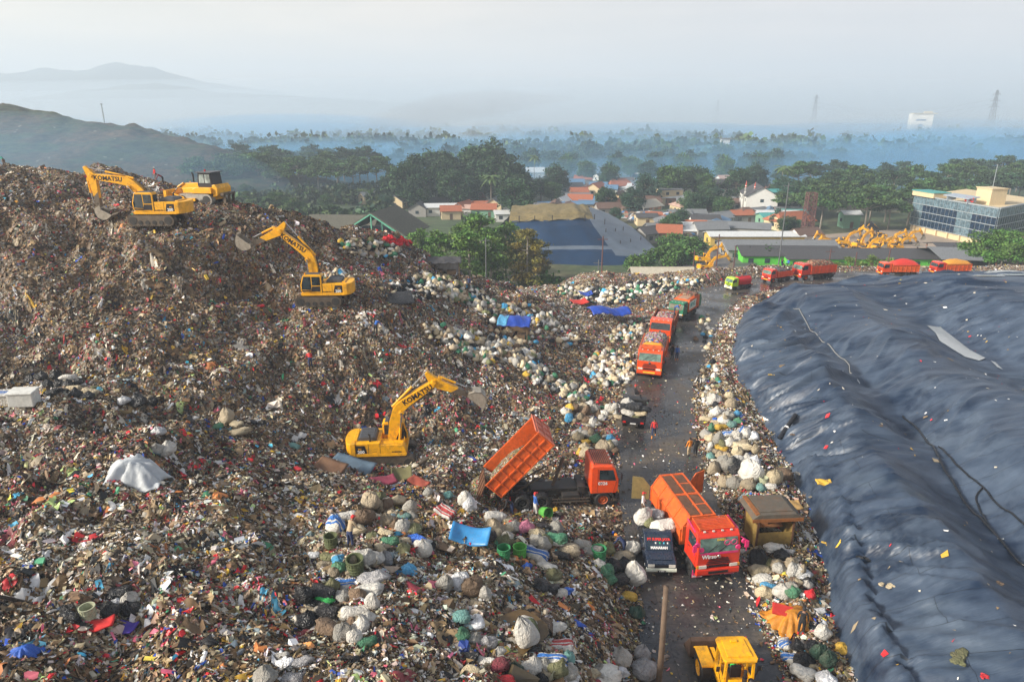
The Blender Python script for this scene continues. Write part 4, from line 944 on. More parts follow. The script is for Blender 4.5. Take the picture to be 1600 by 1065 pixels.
def mixed_trash_mat(name, sc=7., pal=None):
    m, nt, b = newmat(name); L = nt.links.new; tc = N(nt, 'ShaderNodeTexCoord')
    vo = N(nt, 'ShaderNodeTexVoronoi', Scale=sc); L(tc.outputs['Object'], vo.inputs['Vector']); sp = N(nt, 'ShaderNodeSeparateColor'); L(vo.outputs['Color'], sp.inputs[0])
    pal = pal or [((.6,.58,.55),3),((.45,.03,.04),2),((.05,.05,.055),3),((.6,.15,.25),1),((.05,.1,.35),1.),((.22,.15,.1),4),((.6,.4,.05),1),((.1,.3,.12),.7)]
    tot = sum(w for _,w in pal); acc = 0; st = []
    for c, w in pal: st.append((acc/tot, c)); acc += w
    r = ramp(nt, st, 'CONSTANT'); L(sp.outputs[0], r.inputs[0]); L(r.outputs[0], b.inputs['Base Color']); b.inputs['Roughness'].default_value = .7
    bp = N(nt, 'ShaderNodeBump', Strength=1., Distance=.1); L(vo.outputs['Distance'], bp.inputs['Height']); L(bp.outputs[0], b.inputs['Normal']); return m
EX_LAB = 'large yellow excavators working on the dump'
def put_ex(px, py, t, rz, dz=0, tilt=(0,0)):
    p = at(px, py, t); p.z = gz(p.x, p.y)+dz; return p
e1 = make_excavator(27, -93, -120, 'yellow excavator on the top left crest with its arm hanging straight down', EX_LAB)
stand(e1, put_ex(246,333,60,0,-.3), PI); e1.scale = (.95,.95,.95)
e2 = make_excavator(60, -24, 8, 'yellow excavator on the middle ledge reaching left with level arm and pale bucket', EX_LAB, curl=-1)
stand(e2, put_ex(503,476,59.5,0,-.3), PI+R(3)); e2.scale = (.93,.93,.93)
e3 = make_excavator(54, -23, -12, 'yellow excavator above the tipping truck, boom raised to the right', EX_LAB)
stand(e3, put_ex(608,705,48.4,0,-.3), R(4)); e3.scale = (.92,.92,.92)
bd = make_bulldozer(); p = at(318,314,66.5); p.z = gz(p.x,p.y)+.05; stand(bd, p, PI-R(12))
# tipping truck
tk = thing('dump_truck', (0,0,0), 0, 'orange tipper truck number 0926 with raised body emptying refuse onto the dump', 'dump truck', 'orange and red refuse trucks')
make_chassis(tk, -3.3, 3.0, (2.55,-1.35,-2.6), .52, 2.35, HUB)
cb = make_cab(tk, 1.75, .98, ORC, 2.3, 1.75, 1.95, rack=True, bumper=INK)
for s in (-1,1): text_mesh('0926', .3, WHT, 'lettering', cb, (1.75+.75, s*1.158, .98+.72), (PI/2,0,PI if s>0 else 0), bold=.03)
bed = make_bed(tk, -3.35, 1.45, 1.02, 1.35, 2.4, ORG, 7, 2, head_mat=ORG2, tail=False)
bed.location = (-3.2,0,.35); bed.rotation_euler = (0,-R(47),0)
MB().tube([(-.6,0,.9),(.15,0,3.1)], .11, 10).build('tipping_ram', STEEL, tk)
MB().bar((-3.0,-.5,1.0),(-.9,-.5,2.2),.07,.1).bar((-3.0,.5,1.0),(-.9,.5,2.2),.07,.1).bar((-.9,-.5,2.2),(.3,-.5,2.25),.05).build('stay', STEEL, tk)
MB().box((-.2,0,1.02),(3.6,1.0,.14)).box((1.2,0,1.15),(.4,1.6,.35)).build('subframe', FRAME, tk)
tgm = MB().box((0,0,-.62),(.06,2.25,1.25))
for y in (-.9,-.3,.3,.9): tgm.box((-.05,y,-.62),(.07,.08,1.25))
tg = tgm.build('tailgate', RUST, bed, loc=(.0,0,1.02+1.35)); tg.rotation_euler = (0,R(68),0)
place(tk, onz(962,776,0), onz(788,784,0), 0.03)
bpy.context.view_layer.update()
spill = link('rubbish_load', heap('rubbish_load', 3.6, 2.1, .6, mixed_trash_mat('spilling_load', 15., [((.2,.14,.08),4),((.12,.2,.05),2),((.06,.05,.04),3),((.5,.47,.4),2),((.45,.05,.05),1),((.55,.35,.05),.7)]), 21, 16, 3.))
spill.matrix_world = bed.matrix_world@Matrix.Translation((1.2,0,1.45)); tag(spill, 'mixed refuse with green leaves sliding out of the raised tipper body', 'rubbish load')
pt = onz(766,772,0); sp2 = link('refuse_pile', heap('refuse_pile', 3.4, 3.0, 1.5, spill.data.materials[0], 23, 16, 2.)); sp2.location = (pt.x, pt.y, gz(pt.x,pt.y)-.2); tag(sp2, 'fresh heap of leafy refuse under the tail of the tipping truck', 'refuse heap')
# closed refuse truck coming to us
rt = thing('refuse_truck', (0,0,0), 0, 'red refuse truck with closed orange container body and pink trim facing the camera', 'refuse truck', 'orange and red refuse trucks')
make_chassis(rt, -3.8, 3.2, (2.75,-1.2,-2.45), .52, 2.45, FRAME)
cb = make_cab(rt, 1.95, 1.0, REDC, 2.4, 1.8, 2.0, screen=SCREEN, rack=ORG, visor=None, pretty=True, bumper=REDC, plate=INK)
text_mesh('Wirso', .32, WHT, 'lettering', cb, (1.95+1.8+.055, -.55, 1.0+.74), (PI/2,0,PI/2), bold=.03)
text_mesh('DAKLI', .16, PYEL, 'lettering', cb, (1.95+1.8-.12, .1, 1.0+1.64), (R(75),0,PI/2), bold=.03)
for s in (-1,1):
    for q, (x, z) in enumerate([(3.75,2.55),(3.72,2.2)]): MB().lathe([(.02,-.05),(.15,0),(.13,.06)], 12, 'x', c=(x+.05,s*(1.02 if q else 1.3),z)).build('ornament', PINK, cb)
    MB().prism([(3.28,.18),(3.32,.18),(3.32,.66),(3.28,.66)], s*1.2-.55*(s>0), s*1.2+.55*(s<0)).build('mudflap', PINK, cb)
    text_mesh('DNWNL', .15, WHT, 'lettering', cb, (3.33, s*.92, .26), (PI/2,0,PI/2), bold=.03)
    MB().bar((1.95,s*1.15,3.05),(3.2,s*1.2,2.95),.05).bar((3.45,s*1.08,2.0),(3.2,s*1.08,2.9),.05).build('roof_trim', PINK, cb)
tr = MB()
for cyy, czz in ((.42,2.5),(.8,2.5)):
    tr.tube([(3.74-.1*(czz-2.3)+.0,cyy+.16*math.cos(a),czz+.16*math.sin(a)) for a in np.linspace(0,2*PI,13)], .02, 5)
tr.box((3.77,0,1.93),(.05,2.1,.12)); tr.build('screen_ornament', PINK, cb)
oct_ = [(-1.22,1.02),(-1.22,1.95),(-.72,2.72),(.72,2.72),(1.22,1.95),(1.22,1.02)]
body = MB().prism(oct_, -3.75, 1.35, axis='x')
for x in (-3.72,-2.45,-1.2,.05,1.3):
    for (a, c), (a2, c2) in zip(oct_[:-1], oct_[1:]):
        k = 1.012; body.bar((x,a*k,c),(x,a2*k,c2+(.012 if c2>2.7 else 0)),.1,.05,up=(0,(a+a2)/2,max(0,c+c2-3.9)+.01))
for s in (-1,1): body.bar((-3.75,s*1.235,1.95),(1.35,s*1.235,1.95),.09,.06).bar((-3.75,s*.73,2.73),(1.35,s*.73,2.73),.09,.06)
body.box((1.4,-.72,1.75),(.12,.9,.95)).box((1.4,.72,1.75),(.12,.9,.95)).bar((-3.7,0,2.745),(1.3,0,2.745),.1,.06)
bo = body.build('container_body', ORG, rt)
hp = MB()
for x0_, x1_ in ((-3.55,-1.35),(-1.05,1.15)):
    for y in (-.36,.36): hp.box(((x0_+x1_)/2,y,2.735),(x1_-x0_,.56,.03))
hp.build('roof_hatch', RUST, bo)
MB().box((1.52,0,1.7),(.16,.4,1.1)).bar((1.5,-.14,2.2),(1.75,-.14,2.55),.06).bar((1.5,.14,2.2),(1.75,.14,2.55),.06).build('lifting_bracket', STEEL, bo)
for s in (-1,1):
    d = MB().prism([(0,1.05),(0,2.0),(.45,2.55),(1.1,2.6),(1.1,1.05)], -.03, .03).bar((.05,0,1.1),(1.05,0,1.1),.08).bar((.05,.0,1.1),(.05,0,2.0),.08)
    o = d.build('rear_door', paint('door_olive',(.22,.17,.06),.7,var=.3,dirt_amt=.6) if s < 0 else ORG, bo, loc=(-3.8,s*1.3,0)); o.rotation_euler = (0,0,s*R(108)); 
place(rt, onz(1119,912,0), onz(1043,800,0), .03); rt.scale = (.92,1,1)
# ---- trucks further back
def dump_truck(label, cab_mat, bed_mat, H=1.25, L_=7.2, load=None, W=2.4, screen=GLS, rack=None, head=None):
    t = thing('dump_truck', (0,0,0), 0, label, 'dump truck', 'orange and red refuse trucks'); h = L_/2
    make_chassis(t, -h, h-.6, (h-1.1,-h+2.1,-h+.95) if L_ > 6.6 else (h-1.0,-h+1.2), .5, W, HUB)
    make_cab(t, h-1.85, .95, cab_mat, W-.1, 1.75, 1.85, screen=screen, rack=rack)
    make_bed(t, -h, h-2.05, 1.05, H, W, bed_mat, 6, 2, head_mat=head)
    return t
def load_on(t, name, label, cat, mat, L_, W, h, x, z, seed=1, sq=4.):
    o = link(name, heap(name, L_, W, h, mat, seed, sq=sq)); tag(o, label, cat)
    M_ = Matrix.Translation(t.location)@t.rotation_euler.to_matrix().to_4x4()@Matrix.Scale(t.scale.x,4)@Matrix.Translation((x,0,z)); o.matrix_world = M_
    return o
MIXT = mixed_trash_mat('mixed_load'); BRNT = mixed_trash_mat('brown_load', 6., [((.14,.07,.04),5),((.3,.12,.05),2),((.06,.04,.03),3),((.4,.3,.2),1),((.45,.05,.04),.7)])
REDTARP = paint('red_tarp', (.60,.035,.02), .55, var=.2, bump=.4, dirt_amt=.2); ORTARP = paint('ochre_tarp', (.62,.28,.03), .6, var=.2, bump=.4, dirt_amt=.2)
t1 = dump_truck('orange dump truck with a red rag heap on its load, first in the queue', ORC, ORG, 1.3, 7.0, screen=SCREEN, rack=ORG)
place(t1, onz(1010,604,0), onz(1026,548,0), .03)
load_on(t1, 'rubbish_load', 'heap of red and white rags topping the first queued dump truck', 'rubbish load', MIXT, 4.6, 2.3, .75, -1.1, 2.25, 3)
load_on(t1, 'tarpaulin', 'orange yellow folded tarpaulin behind the first queued truck cab', 'tarpaulin', paint('saffron_tarp', (.75,.33,.02), .6, bump=.4), .9, 2.2, .5, 1.0, 2.4, 5)
t2 = dump_truck('rust brown dump truck standing open right behind the first queued truck', ORC, paint('rust_orange', (.33,.085,.03), .7, var=.35, dirt_amt=.7), 1.35, 6.8)
place(t2, onz(1026,549,0), onz(1044,507,0), .03)
load_on(t2, 'rubbish_load', 'low brown and pink rubbish inside the rust brown dump truck', 'rubbish load', MIXT, 4.2, 2.2, .5, -1.1, 1.9, 7)
gt = thing('garbage_truck', (0,0,0), 0, 'garbage truck with green cab and orange compactor body with lettered panel', 'garbage truck')
make_chassis(gt, -3.3, 2.6, (2.2,-1.6), .48, 2.3)
cb = make_cab(gt, 1.5, .9, GRNC, 2.2, 1.7, 1.75, screen=glass('tan_screen',(.12,.12,.08),.1), visor=GRNC, bumper=INK, plate=REDI)
g = MB().prism([(-3.2,.95),(1.2,.95),(1.2,2.5),(.9,2.72),(-2.3,2.78),(-3.2,2.7)], -1.14, 1.14)
for s in (-1,1):
    g.bar((1.15,s*1.15,.95),(1.15,s*1.15,2.6),.12,.08).bar((-2.0,s*1.15,.95),(-2.0,s*1.15,2.7),.14,.1).bar((1.15,s*1.15,2.55),(-2.0,s*1.15,2.66),.12,.08)
go = g.build('compactor_body', ORG, gt, bevel=.04)
MB().prism([(1.215,1.6),(1.23,1.6),(1.23,2.4),(1.215,2.4)], .1, .85).prism([(1.215,1.6),(1.23,1.6),(1.23,2.4),(1.215,2.4)], -.85, -.1).build('front_opening', INK, go)
MB().box((-.4,0,2.76),(2.4,1.4,.05)).build('roof_plate', paint('tan_roof',(.42,.25,.16),.7,dirt_amt=.5), go)
MB().box((-1.9,0,2.95),(1.6,2.1,.25)).build('top_load', BRNT, go)
for s in (-1,1):
    MB().prism([(-1.75,1.25),(.95,1.25),(.95,2.35),(-1.75,2.45)], s*1.15-.008, s*1.15+.008).build('side_panel', WHTP, go)
    text_mesh('80V2', .85, paint('teal_ink',(.02,.25,.22),.5), 'lettering', go, (-.4, s*1.162, 1.84), (PI/2,0,PI if s>0 else 0), bold=.03, sx=1.1)
h = MB().prism([(-4.1,.8),(-3.22,.8),(-3.22,2.78),(-3.8,2.7),(-4.15,1.9)], -1.12, 1.12); h.build('tailgate_hopper', GRNC, gt, bevel=.04)
place(gt, onz(1052,503,0), onz(1082,484,0), .03); gt.scale = (0.85,0.85,0.85)
tt = thing('tank_truck', (0,0,0), 0, 'small truck with lime green cab and red tank on the bend', 'tank truck')
make_chassis(tt, -2.6, 2.2, (1.9,-1.5), .42, 2.0); make_cab(tt, 1.2, .8, LIME, 1.95, 1.55, 1.6, screen=SCREEN, bumper=WHT)
k = MB().lathe([(.4,-2.5),(.75,-2.42),(.82,-2.2),(.82,.6),(.75,.85),(.4,.95)], 18, 'x', c=(0,0,1.62)); k.lathe([(.22,0),(.22,.12)], 10, c=(-.5,0,2.4)).box((-.8,0,.95),(3.4,1.2,.2)); ko = k.build('tank', REDT, tt)
MB().box((-.8,0,2.46),(3.0,.5,.06)).build('walkway', STEEL, ko)
place(tt, onz(1141,453,0), onz(1167,449,0), .03); tt.scale = (0.75,0.75,0.75)
t3 = dump_truck('red dump truck with people riding on its load, past the tank truck', REDC, ORC, 1.15, 6.6, screen=SCREEN)
place(t3, onz(1194,442,0), onz(1232,436,0), .03); t3.scale = (0.72,0.72,0.72)
load_on(t3, 'rubbish_load', 'dark rubbish under the riders of the red dump truck', 'rubbish load', mixed_trash_mat('dark_load',6.,[((.05,.04,.04),5),((.1,.1,.2),1),((.3,.2,.1),1)]), 4, 2.2, .4, -1, 2.1, 9)
t4 = dump_truck('red dump truck heaped with brown netted refuse, middle of the far row', REDC, ORC, 1.3, 7.4, screen=SCREEN)
place(t4, onz(1243,437,0), onz(1296,432,0), .03); t4.scale = (0.88,0.88,0.88)
load_on(t4, 'rubbish_load', 'brown and red refuse heaped on the middle far truck', 'rubbish load', BRNT, 5, 2.35, .8, -1, 2.3, 11)
t5 = dump_truck('red dump truck under a bright red tarpaulin near the liner crest', ORC, ORG, 1.4, 7.4, screen=GLS)
place(t5, onz(1373,431,0), onz(1428,431,0), .03); t5.scale = (0.76,0.76,0.76)
load_on(t5, 'tarpaulin', 'bright red tarpaulin humped over the load of a far truck', 'tarpaulin', REDTARP, 5.3, 2.5, 1.0, -1, 2.4, 13, 2.5)
t6 = dump_truck('red dump truck under an ochre tarpaulin, last of the far row', REDC, ORG, 1.4, 7.4)
place(t6, onz(1452,430,0), onz(1512,429,0), .03); t6.scale = (0.76,0.76,0.76)
load_on(t6, 'tarpaulin', 'ochre tarpaulin humped over the load of the last far truck', 'tarpaulin', ORTARP, 5.3, 2.5, .8, -1, 2.4, 15, 2.5)
# ------------------------------------------------------------------ sacks and bags
def sack_mat(name, c, stripe=None, rough=.75, dirt_amt=.5, gloss=False):
    m, nt, b = newmat('sack_'+name); L = nt.links.new; tc = N(nt, 'ShaderNodeTexCoord')
    oi = N(nt, 'ShaderNodeObjectInfo'); ad = N(nt, 'ShaderNodeVectorMath', operation='ADD'); L(tc.outputs['Object'], ad.inputs[0])
    sc = N(nt, 'ShaderNodeVectorMath', operation='SCALE'); cmb = N(nt, 'ShaderNodeCombineXYZ'); 
    for i in range(3): L(oi.outputs['Random'], cmb.inputs[i])
    L(cmb.outputs[0], sc.inputs[0]); sc.inputs['Scale'].default_value = 60; L(sc.outputs[0], ad.inputs[1])
    n1 = N(nt, 'ShaderNodeTexNoise', Scale=2.2, Detail=8., Roughness=.7); L(ad.outputs[0], n1.inputs['Vector'])
    r = ramp(nt, [(.3, hsv(c,1.1,.55)), (.5, c), (.72, hsv(c,.9,1.2))]); L(n1.outputs[0], r.inputs[0]); out = r.outputs[0]
    if stripe:
        sp = N(nt, 'ShaderNodeSeparateXYZ'); L(tc.outputs['Object'], sp.inputs[0])
        m1 = N(nt, 'ShaderNodeMath', operation='PINGPONG'); L(sp.outputs[1], m1.inputs[0]); m1.inputs[1].default_value = .5
        r3 = ramp(nt, [(.0, (1,1,1)), (.09, (0,0,0)), (.15, (1,1,1)), (.22, (0,0,0))], 'CONSTANT'); L(m1.outputs[0], r3.inputs[0])
        mx = N(nt, 'ShaderNodeMix', data_type='RGBA'); L(r3.outputs[0], mx.inputs[0]); L(out, mx.inputs[6]); mx.inputs[7].default_value = (*stripe,1); out = mx.outputs[2]
    n2 = N(nt, 'ShaderNodeTexNoise', Scale=1.1, Detail=6., Roughness=.8); L(ad.outputs[0], n2.inputs['Vector'])
    r2 = ramp(nt, [(.42, (0,0,0)), (.72, (min(1,dirt_amt*1.3),)*3)]); L(n2.outputs[0], r2.inputs[0])
    mx = N(nt, 'ShaderNodeMix', data_type='RGBA'); L(r2.outputs[0], mx.inputs[0]); L(out, mx.inputs[6]); mx.inputs[7].default_value = (.13,.09,.055,1)
    hs = N(nt, 'ShaderNodeHueSaturation'); mr = N(nt, 'ShaderNodeMapRange'); mr.inputs[3].default_value = .72; mr.inputs[4].default_value = 1.12; L(oi.outputs['Random'], mr.inputs[0]); L(mr.outputs[0], hs.inputs['Value']); L(mx.outputs[2], hs.inputs['Color'])
    L(hs.outputs[0], b.inputs['Base Color']); b.inputs['Roughness'].default_value = rough
    wv = N(nt, 'ShaderNodeTexNoise', Scale=3.6, Detail=5., Distortion=2.2); L(ad.outputs[0], wv.inputs['Vector'])
    bp = N(nt, 'ShaderNodeBump', Strength=1. if gloss else .85, Distance=.2); L(wv.outputs[0], bp.inputs['Height']); L(bp.outputs[0], b.inputs['Normal'])
    return m
SM = {'white': ('white', sack_mat('white', (.70,.68,.62))), 'cream': ('cream', sack_mat('cream', (.62,.52,.34))), 'beige': ('beige', sack_mat('beige', (.46,.38,.26))),
 'grey': ('grey', sack_mat('grey', (.40,.39,.35))), 'brown': ('brown', sack_mat('brown', (.20,.13,.08))), 'olive': ('olive', sack_mat('olive', (.19,.20,.09))), 'green': ('green', sack_mat('green', (.06,.24,.13))),
 'dgreen': ('dark green', sack_mat('dgreen', (.02,.07,.045))), 'lime': ('lime green', sack_mat('lime', (.06,.62,.14), dirt_amt=.15)), 'teal': ('teal', sack_mat('teal', (.16,.36,.33))),
 'stripe': ('blue striped', sack_mat('stripe', (.68,.66,.60), (.03,.16,.50), dirt_amt=.25)), 'rstripe': ('red striped', sack_mat('rstripe', (.70,.68,.64), (.55,.06,.06), dirt_amt=.2)),
 'black': ('black', sack_mat('black', (.014,.016,.02), rough=.32, dirt_amt=.12, gloss=True)), 'blue': ('blue', sack_mat('blue', (.02,.14,.62), rough=.4, dirt_amt=.15, gloss=True)), 'sky': ('light blue', sack_mat('sky', (.08,.38,.66), dirt_amt=.2)),
 'yellow': ('yellow', sack_mat('yellow', (.72,.45,.06), dirt_amt=.25)), 'red': ('red', sack_mat('red', (.65,.02,.03), rough=.45, dirt_amt=.1, gloss=True)), 'maroon': ('maroon', sack_mat('maroon', (.20,.02,.04))),
 'pink': ('pink', sack_mat('pink', (.55,.18,.28))), 'clear': ('translucent grey', sack_mat('clear', (.45,.45,.46), rough=.25, dirt_amt=.45, gloss=True)), 'snow': ('bright white', sack_mat('snow', (.82,.83,.84), dirt_amt=.1, rough=.5, gloss=True))}
PLASTIC = {'black','blue','red','clear','snow','lime','sky'}
def sack_mesh(kind, seed):
    """unit sized: about one metre along x when lying"""
    r = np.random.default_rng(seed); nu, nv = 20, 12; V = []; F = []
    for j in range(nv+1):
        ph = PI*j/nv-PI/2
        for i in range(nu):
            th = 2*PI*i/nu
            def sp(c, e): return math.copysign(abs(c)**e, c)
            if kind == 'lie':      # pillow lying on its side, gathered ends along x
                x = sp(math.sin(ph), .8)*.5; q = abs(math.cos(ph))**.55; y = q*sp(math.cos(th), .75)*.33; z = q*sp(math.sin(th), .75)*.24
            elif kind == 'round':
                z = sp(math.sin(ph), .9)*.33; q = abs(math.cos(ph))**.62; x = q*math.cos(th)*.46; y = q*math.sin(th)*.44
                if z > .17: k_ = max(.2,1-(z-.17)*5.); x *= k_; y *= k_; z += (z-.17)*.9
            else:                  # up: standing sack with a tied neck
                z = math.sin(ph)*.46; q = abs(math.cos(ph))**.5; w = .37-.16*max(0,z)
                if z > .30: w *= max(.16, 1-(z-.30)*5.6); z += (z-.3)*.5
                x = q*sp(math.cos(th), .85)*w; y = q*sp(math.sin(th), .85)*w*.8
            V.append([x,y,z])
    V = np.array(V); d = fbm(V[:,0]*3.1+seed*7.3+V[:,2]*2, V[:,1]*3.1+V[:,2]*2.7+seed, 4, seed)
    nrm = V/np.maximum(np.linalg.norm(V,axis=1,keepdims=True),.05); d2 = fbm(V[:,0]*1.5+seed*3.1, V[:,1]*1.5+V[:,2]*1.3+seed*1.7, 2, seed+9); V = V+nrm*(d*.26+d2*.30)[:,None]
    a = np.arctan2(V[:,2] if kind=='lie' else V[:,1], V[:,1] if kind=='lie' else V[:,0]); e = np.abs(V[:,0]) if kind=='lie' else np.maximum(V[:,2],0)
    V = V*(1+.06*np.sin(a*7+seed)*np.clip(e*2.2,0,1)[:,None].T[0]*1)[:,None] if False else V*(1+(.10*np.sin(a*(6+seed%3)+seed)*np.clip(e*2.4,0,1)**1.5))[:,None]
    V[:,2] = np.where(V[:,2] < 0, V[:,2]*.6, V[:,2]); V[:,2] -= V[:,2].min()
    for j in range(nv):
        for i in range(nu): F.append((j*nu+i, j*nu+(i+1)%nu, (j+1)*nu+(i+1)%nu, (j+1)*nu+i))
    return V.tolist(), F
SHAPES = {k: [sack_mesh(k, s+10*q) for s in range(5)] for q, k in enumerate(('lie','round','up'))}
SMESH = {}
def smesh(kind, v, colr):
    key = (kind, v, colr)
    if key not in SMESH:
        m = MB(); m.add(*SHAPES[kind][v]); SMESH[key] = m.mesh('sack', SM[colr][1], True)
    return SMESH[key]
SACKS = []
NAMES = {'sack':'sack','plastic_bag':'bag'}
def sack(px, py, w, kind, colr, zone, pos=None, dz=0, rz=None, scale=None):
    rr = random
    if pos is None:
        p = spot(px, py+w*.16); t = depth(p); s = w*.97*t/FPX
    else: p = Vector(pos); s = scale
    sx = {'lie':1/.98,'round':1/.92,'up':1/.74}[kind]
    o = bpy.data.objects.new('plastic_bag' if colr in PLASTIC else 'sack', smesh(kind, rr.randrange(5), colr)); COL.objects.link(o)
    s = min(max(s, .28), 2.2)*sx
    o.location = p+Vector((0,0,dz-.02*s)); o.scale = (s, s*rr.uniform(.85,1.1), s*rr.uniform(.85,1.12))
    yaw = rr.uniform(-.6,.6)+(PI if rr.random()<.5 else 0) if rz is None else rz
    o.rotation_euler = (rr.uniform(-.2,.2), rr.uniform(-.2,.2), yaw)
    SACKS.append((o, zone, colr, kind, px)); return o
Z1 = 'in the beige heap beside the red capped picker'; Z2 = 'in the big foreground heap below the picker'; Z3 = 'in the small upright group right of the foreground heap'
Z4 = 'at the bottom edge beside the rubbish puddle'; Z5 = 'under the two baskets at the bottom edge'; Z6 = 'beside the foreground pole'; Z7 = 'on the slope facing the navy pickup'; Z8 = 'heaped beside the navy pickup'
Z9 = 'among the baskets below the tipping truck'; Z10 = 'in the verge row above the rusty hut'; Z11 = 'on the verge between hut and orange tarpaulin'; Z12 = 'on the verge below the orange tarpaulin'
Z13 = 'in the far left heap on the ledge'; Z14 = 'on the ledge above the white tarpaulin'; Z15 = 'around the basket at bottom left'; Z16 = 'on the bottom margin left of the puddle'
for a in [(542,806,32,'lie','white'),(527,825,25,'up','stripe'),(557,826,28,'lie','cream'),(571,813,26,'up','brown'),(580,791,24,'up','beige'),(602,793,23,'round','brown'),(622,783,28,'round','cream'),(641,797,24,'up','grey'),
 (604,816,28,'round','beige'),(618,822,24,'round','brown'),(627,829,22,'up','white'),(644,810,22,'round','grey'),(649,828,28,'round','olive'),(584,838,22,'round','olive'),(607,847,26,'lie','green'),(631,845,24,'lie','beige'),(653,844,30,'lie','blue'),(633,858,24,'round','olive'),(661,862,30,'up','white'),(664,848,22,'lie','snow'),
 (595,775,20,'round','olive'),(587,806,20,'lie','grey'),(630,806,22,'lie','teal')]: sack(*a, Z1)
for a in [(516,870,27,'lie','olive'),(528,872,19,'round','white'),(508,883,26,'lie','beige'),(530,889,26,'round','green'),(565,868,28,'lie','white'),(584,876,34,'round','white'),(606,881,28,'up','clear'),(586,901,44,'lie','clear'),(577,921,44,'lie','white'),(540,911,34,'lie','stripe'),
 (502,926,36,'lie','black'),(474,934,28,'up','black'),(535,932,30,'round','grey'),(510,939,28,'lie','lime'),(562,931,28,'round','brown'),(583,944,24,'up','white'),(486,956,32,'lie','beige'),(516,955,32,'lie','black'),(558,957,46,'lie','white'),(478,972,36,'round','black'),(490,945,24,'lie','black'),
 (515,983,46,'lie','brown'),(550,976,26,'round','brown'),(570,981,34,'round','white'),(536,998,24,'up','grey'),(555,1000,24,'up','white'),(578,1003,30,'lie','green'),(490,868,18,'lie','snow'),(595,862,20,'lie','cream')]: sack(*a, Z2)
for a in [(694,921,30,'up','grey'),(720,918,28,'up','snow'),(739,924,32,'up','brown'),(756,932,22,'up','white'),(745,945,26,'lie','beige')]: sack(*a, Z3)
for a in [(743,975,30,'round','snow'),(722,991,26,'round','green'),(742,1002,26,'round','grey'),(764,1007,30,'round','clear'),(760,1034,30,'lie','white'),(777,1044,30,'lie','maroon'),(718,968,26,'lie','teal'),(735,1050,30,'lie','cream'),(700,1058,26,'lie','black'),(735,1027,26,'lie','black'),(780,1018,22,'round','white')]: sack(*a, Z4)
for a in [(859,1032,48,'lie','stripe'),(876,1005,38,'lie','rstripe'),(822,1002,42,'up','white'),(836,1046,36,'round','white'),(846,1066,28,'round','black'),(873,1048,38,'round','olive'),(888,1030,28,'round','teal'),(866,983,40,'lie','white'),(826,974,34,'lie','white'),(832,1013,28,'lie','black'),(805,1050,26,'round','dgreen'),(890,1060,28,'lie','snow'),(788,1066,26,'lie','red')]: sack(*a, Z5)
for a in [(969,1030,40,'round','white'),(999,1052,42,'round','clear'),(941,1060,48,'lie','white'),(967,1050,32,'lie','snow'),(1004,1030,26,'up','clear')]: sack(*a, Z6)
for a in [(844,917,32,'round','black'),(861,921,26,'lie','black'),(856,886,30,'lie','white'),(866,899,28,'round','olive'),(884,925,24,'lie','blue'),(875,929,20,'round','white'),(822,887,18,'round','blue'),(872,910,18,'lie','cream')]: sack(*a, Z7)
for a in [(957,889,30,'round','black'),(975,886,32,'round','black'),(964,906,38,'lie','black'),(944,896,28,'round','green'),(998,908,34,'up','white'),(981,931,22,'lie','yellow'),(996,958,26,'round','dgreen'),(936,884,20,'round','white'),(972,871,32,'lie','beige'),(988,862,22,'up','white'),(950,905,24,'round','green')]: sack(*a, Z8)
for a in [(793,846,30,'round','olive'),(776,831,38,'round','beige'),(773,808,36,'lie','white'),(790,811,26,'lie','cream'),(836,863,36,'lie','stripe'),(866,844,34,'lie','green'),(822,825,28,'round','pink'),(886,860,30,'lie','beige'),(911,851,26,'lie','grey'),(925,860,32,'lie','grey'),(947,857,26,'round','olive'),(845,822,26,'lie','black'),(858,835,24,'lie','black'),(805,826,24,'round','grey'),(728,786,26,'up','white'),(738,795,26,'up','snow'),(700,775,18,'round','teal'),(692,793,22,'round','black'),(672,770,18,'round','grey'),(878,868,26,'lie','black')]: sack(*a, Z9)
for a in [(1117,626,22,'round','white'),(1138,620,14,'up','cream'),(1141,633,16,'up','beige'),(1122,646,20,'round','white'),(1138,651,18,'round','grey'),(1153,648,16,'round','sky'),(1154,659,17,'round','green'),(1130,658,18,'round','white'),(1118,657,12,'round','blue'),(1127,668,20,'lie','yellow'),(1142,665,16,'round','teal'),(1102,680,20,'round','grey'),(1138,678,18,'lie','stripe'),(1161,677,24,'round','stripe'),(1176,683,20,'round','snow'),(1163,690,14,'lie','yellow'),(1151,682,14,'up','white'),(1141,692,20,'round','white'),(1161,698,30,'lie','cream'),(1127,700,22,'lie','yellow'),(1147,709,17,'lie','black'),(1109,713,15,'round','teal'),(1124,711,17,'round','beige'),(1137,715,21,'round','beige'),(1154,717,19,'lie','white'),(1167,716,17,'round','white'),(1178,722,20,'round','snow'),(1145,725,22,'round','black'),(1150,734,24,'round','black'),(1165,730,26,'round','black'),(1129,732,26,'up','grey'),(1113,737,19,'up','beige'),(1150,756,26,'round','grey'),(1174,747,30,'up','white'),(1171,760,26,'round','beige'),(1184,742,17,'round','beige'),(1198,744,19,'round','cream'),(1209,752,22,'up','cream'),(1189,764,20,'round','teal'),(1219,743,32,'lie','brown'),(1128,758,18,'up','beige'),(1205,760,18,'lie','white'),(1112,650,12,'lie','white'),(1112,630,14,'lie','snow'),(1160,752,18,'lie','black')]: sack(*a, Z10)
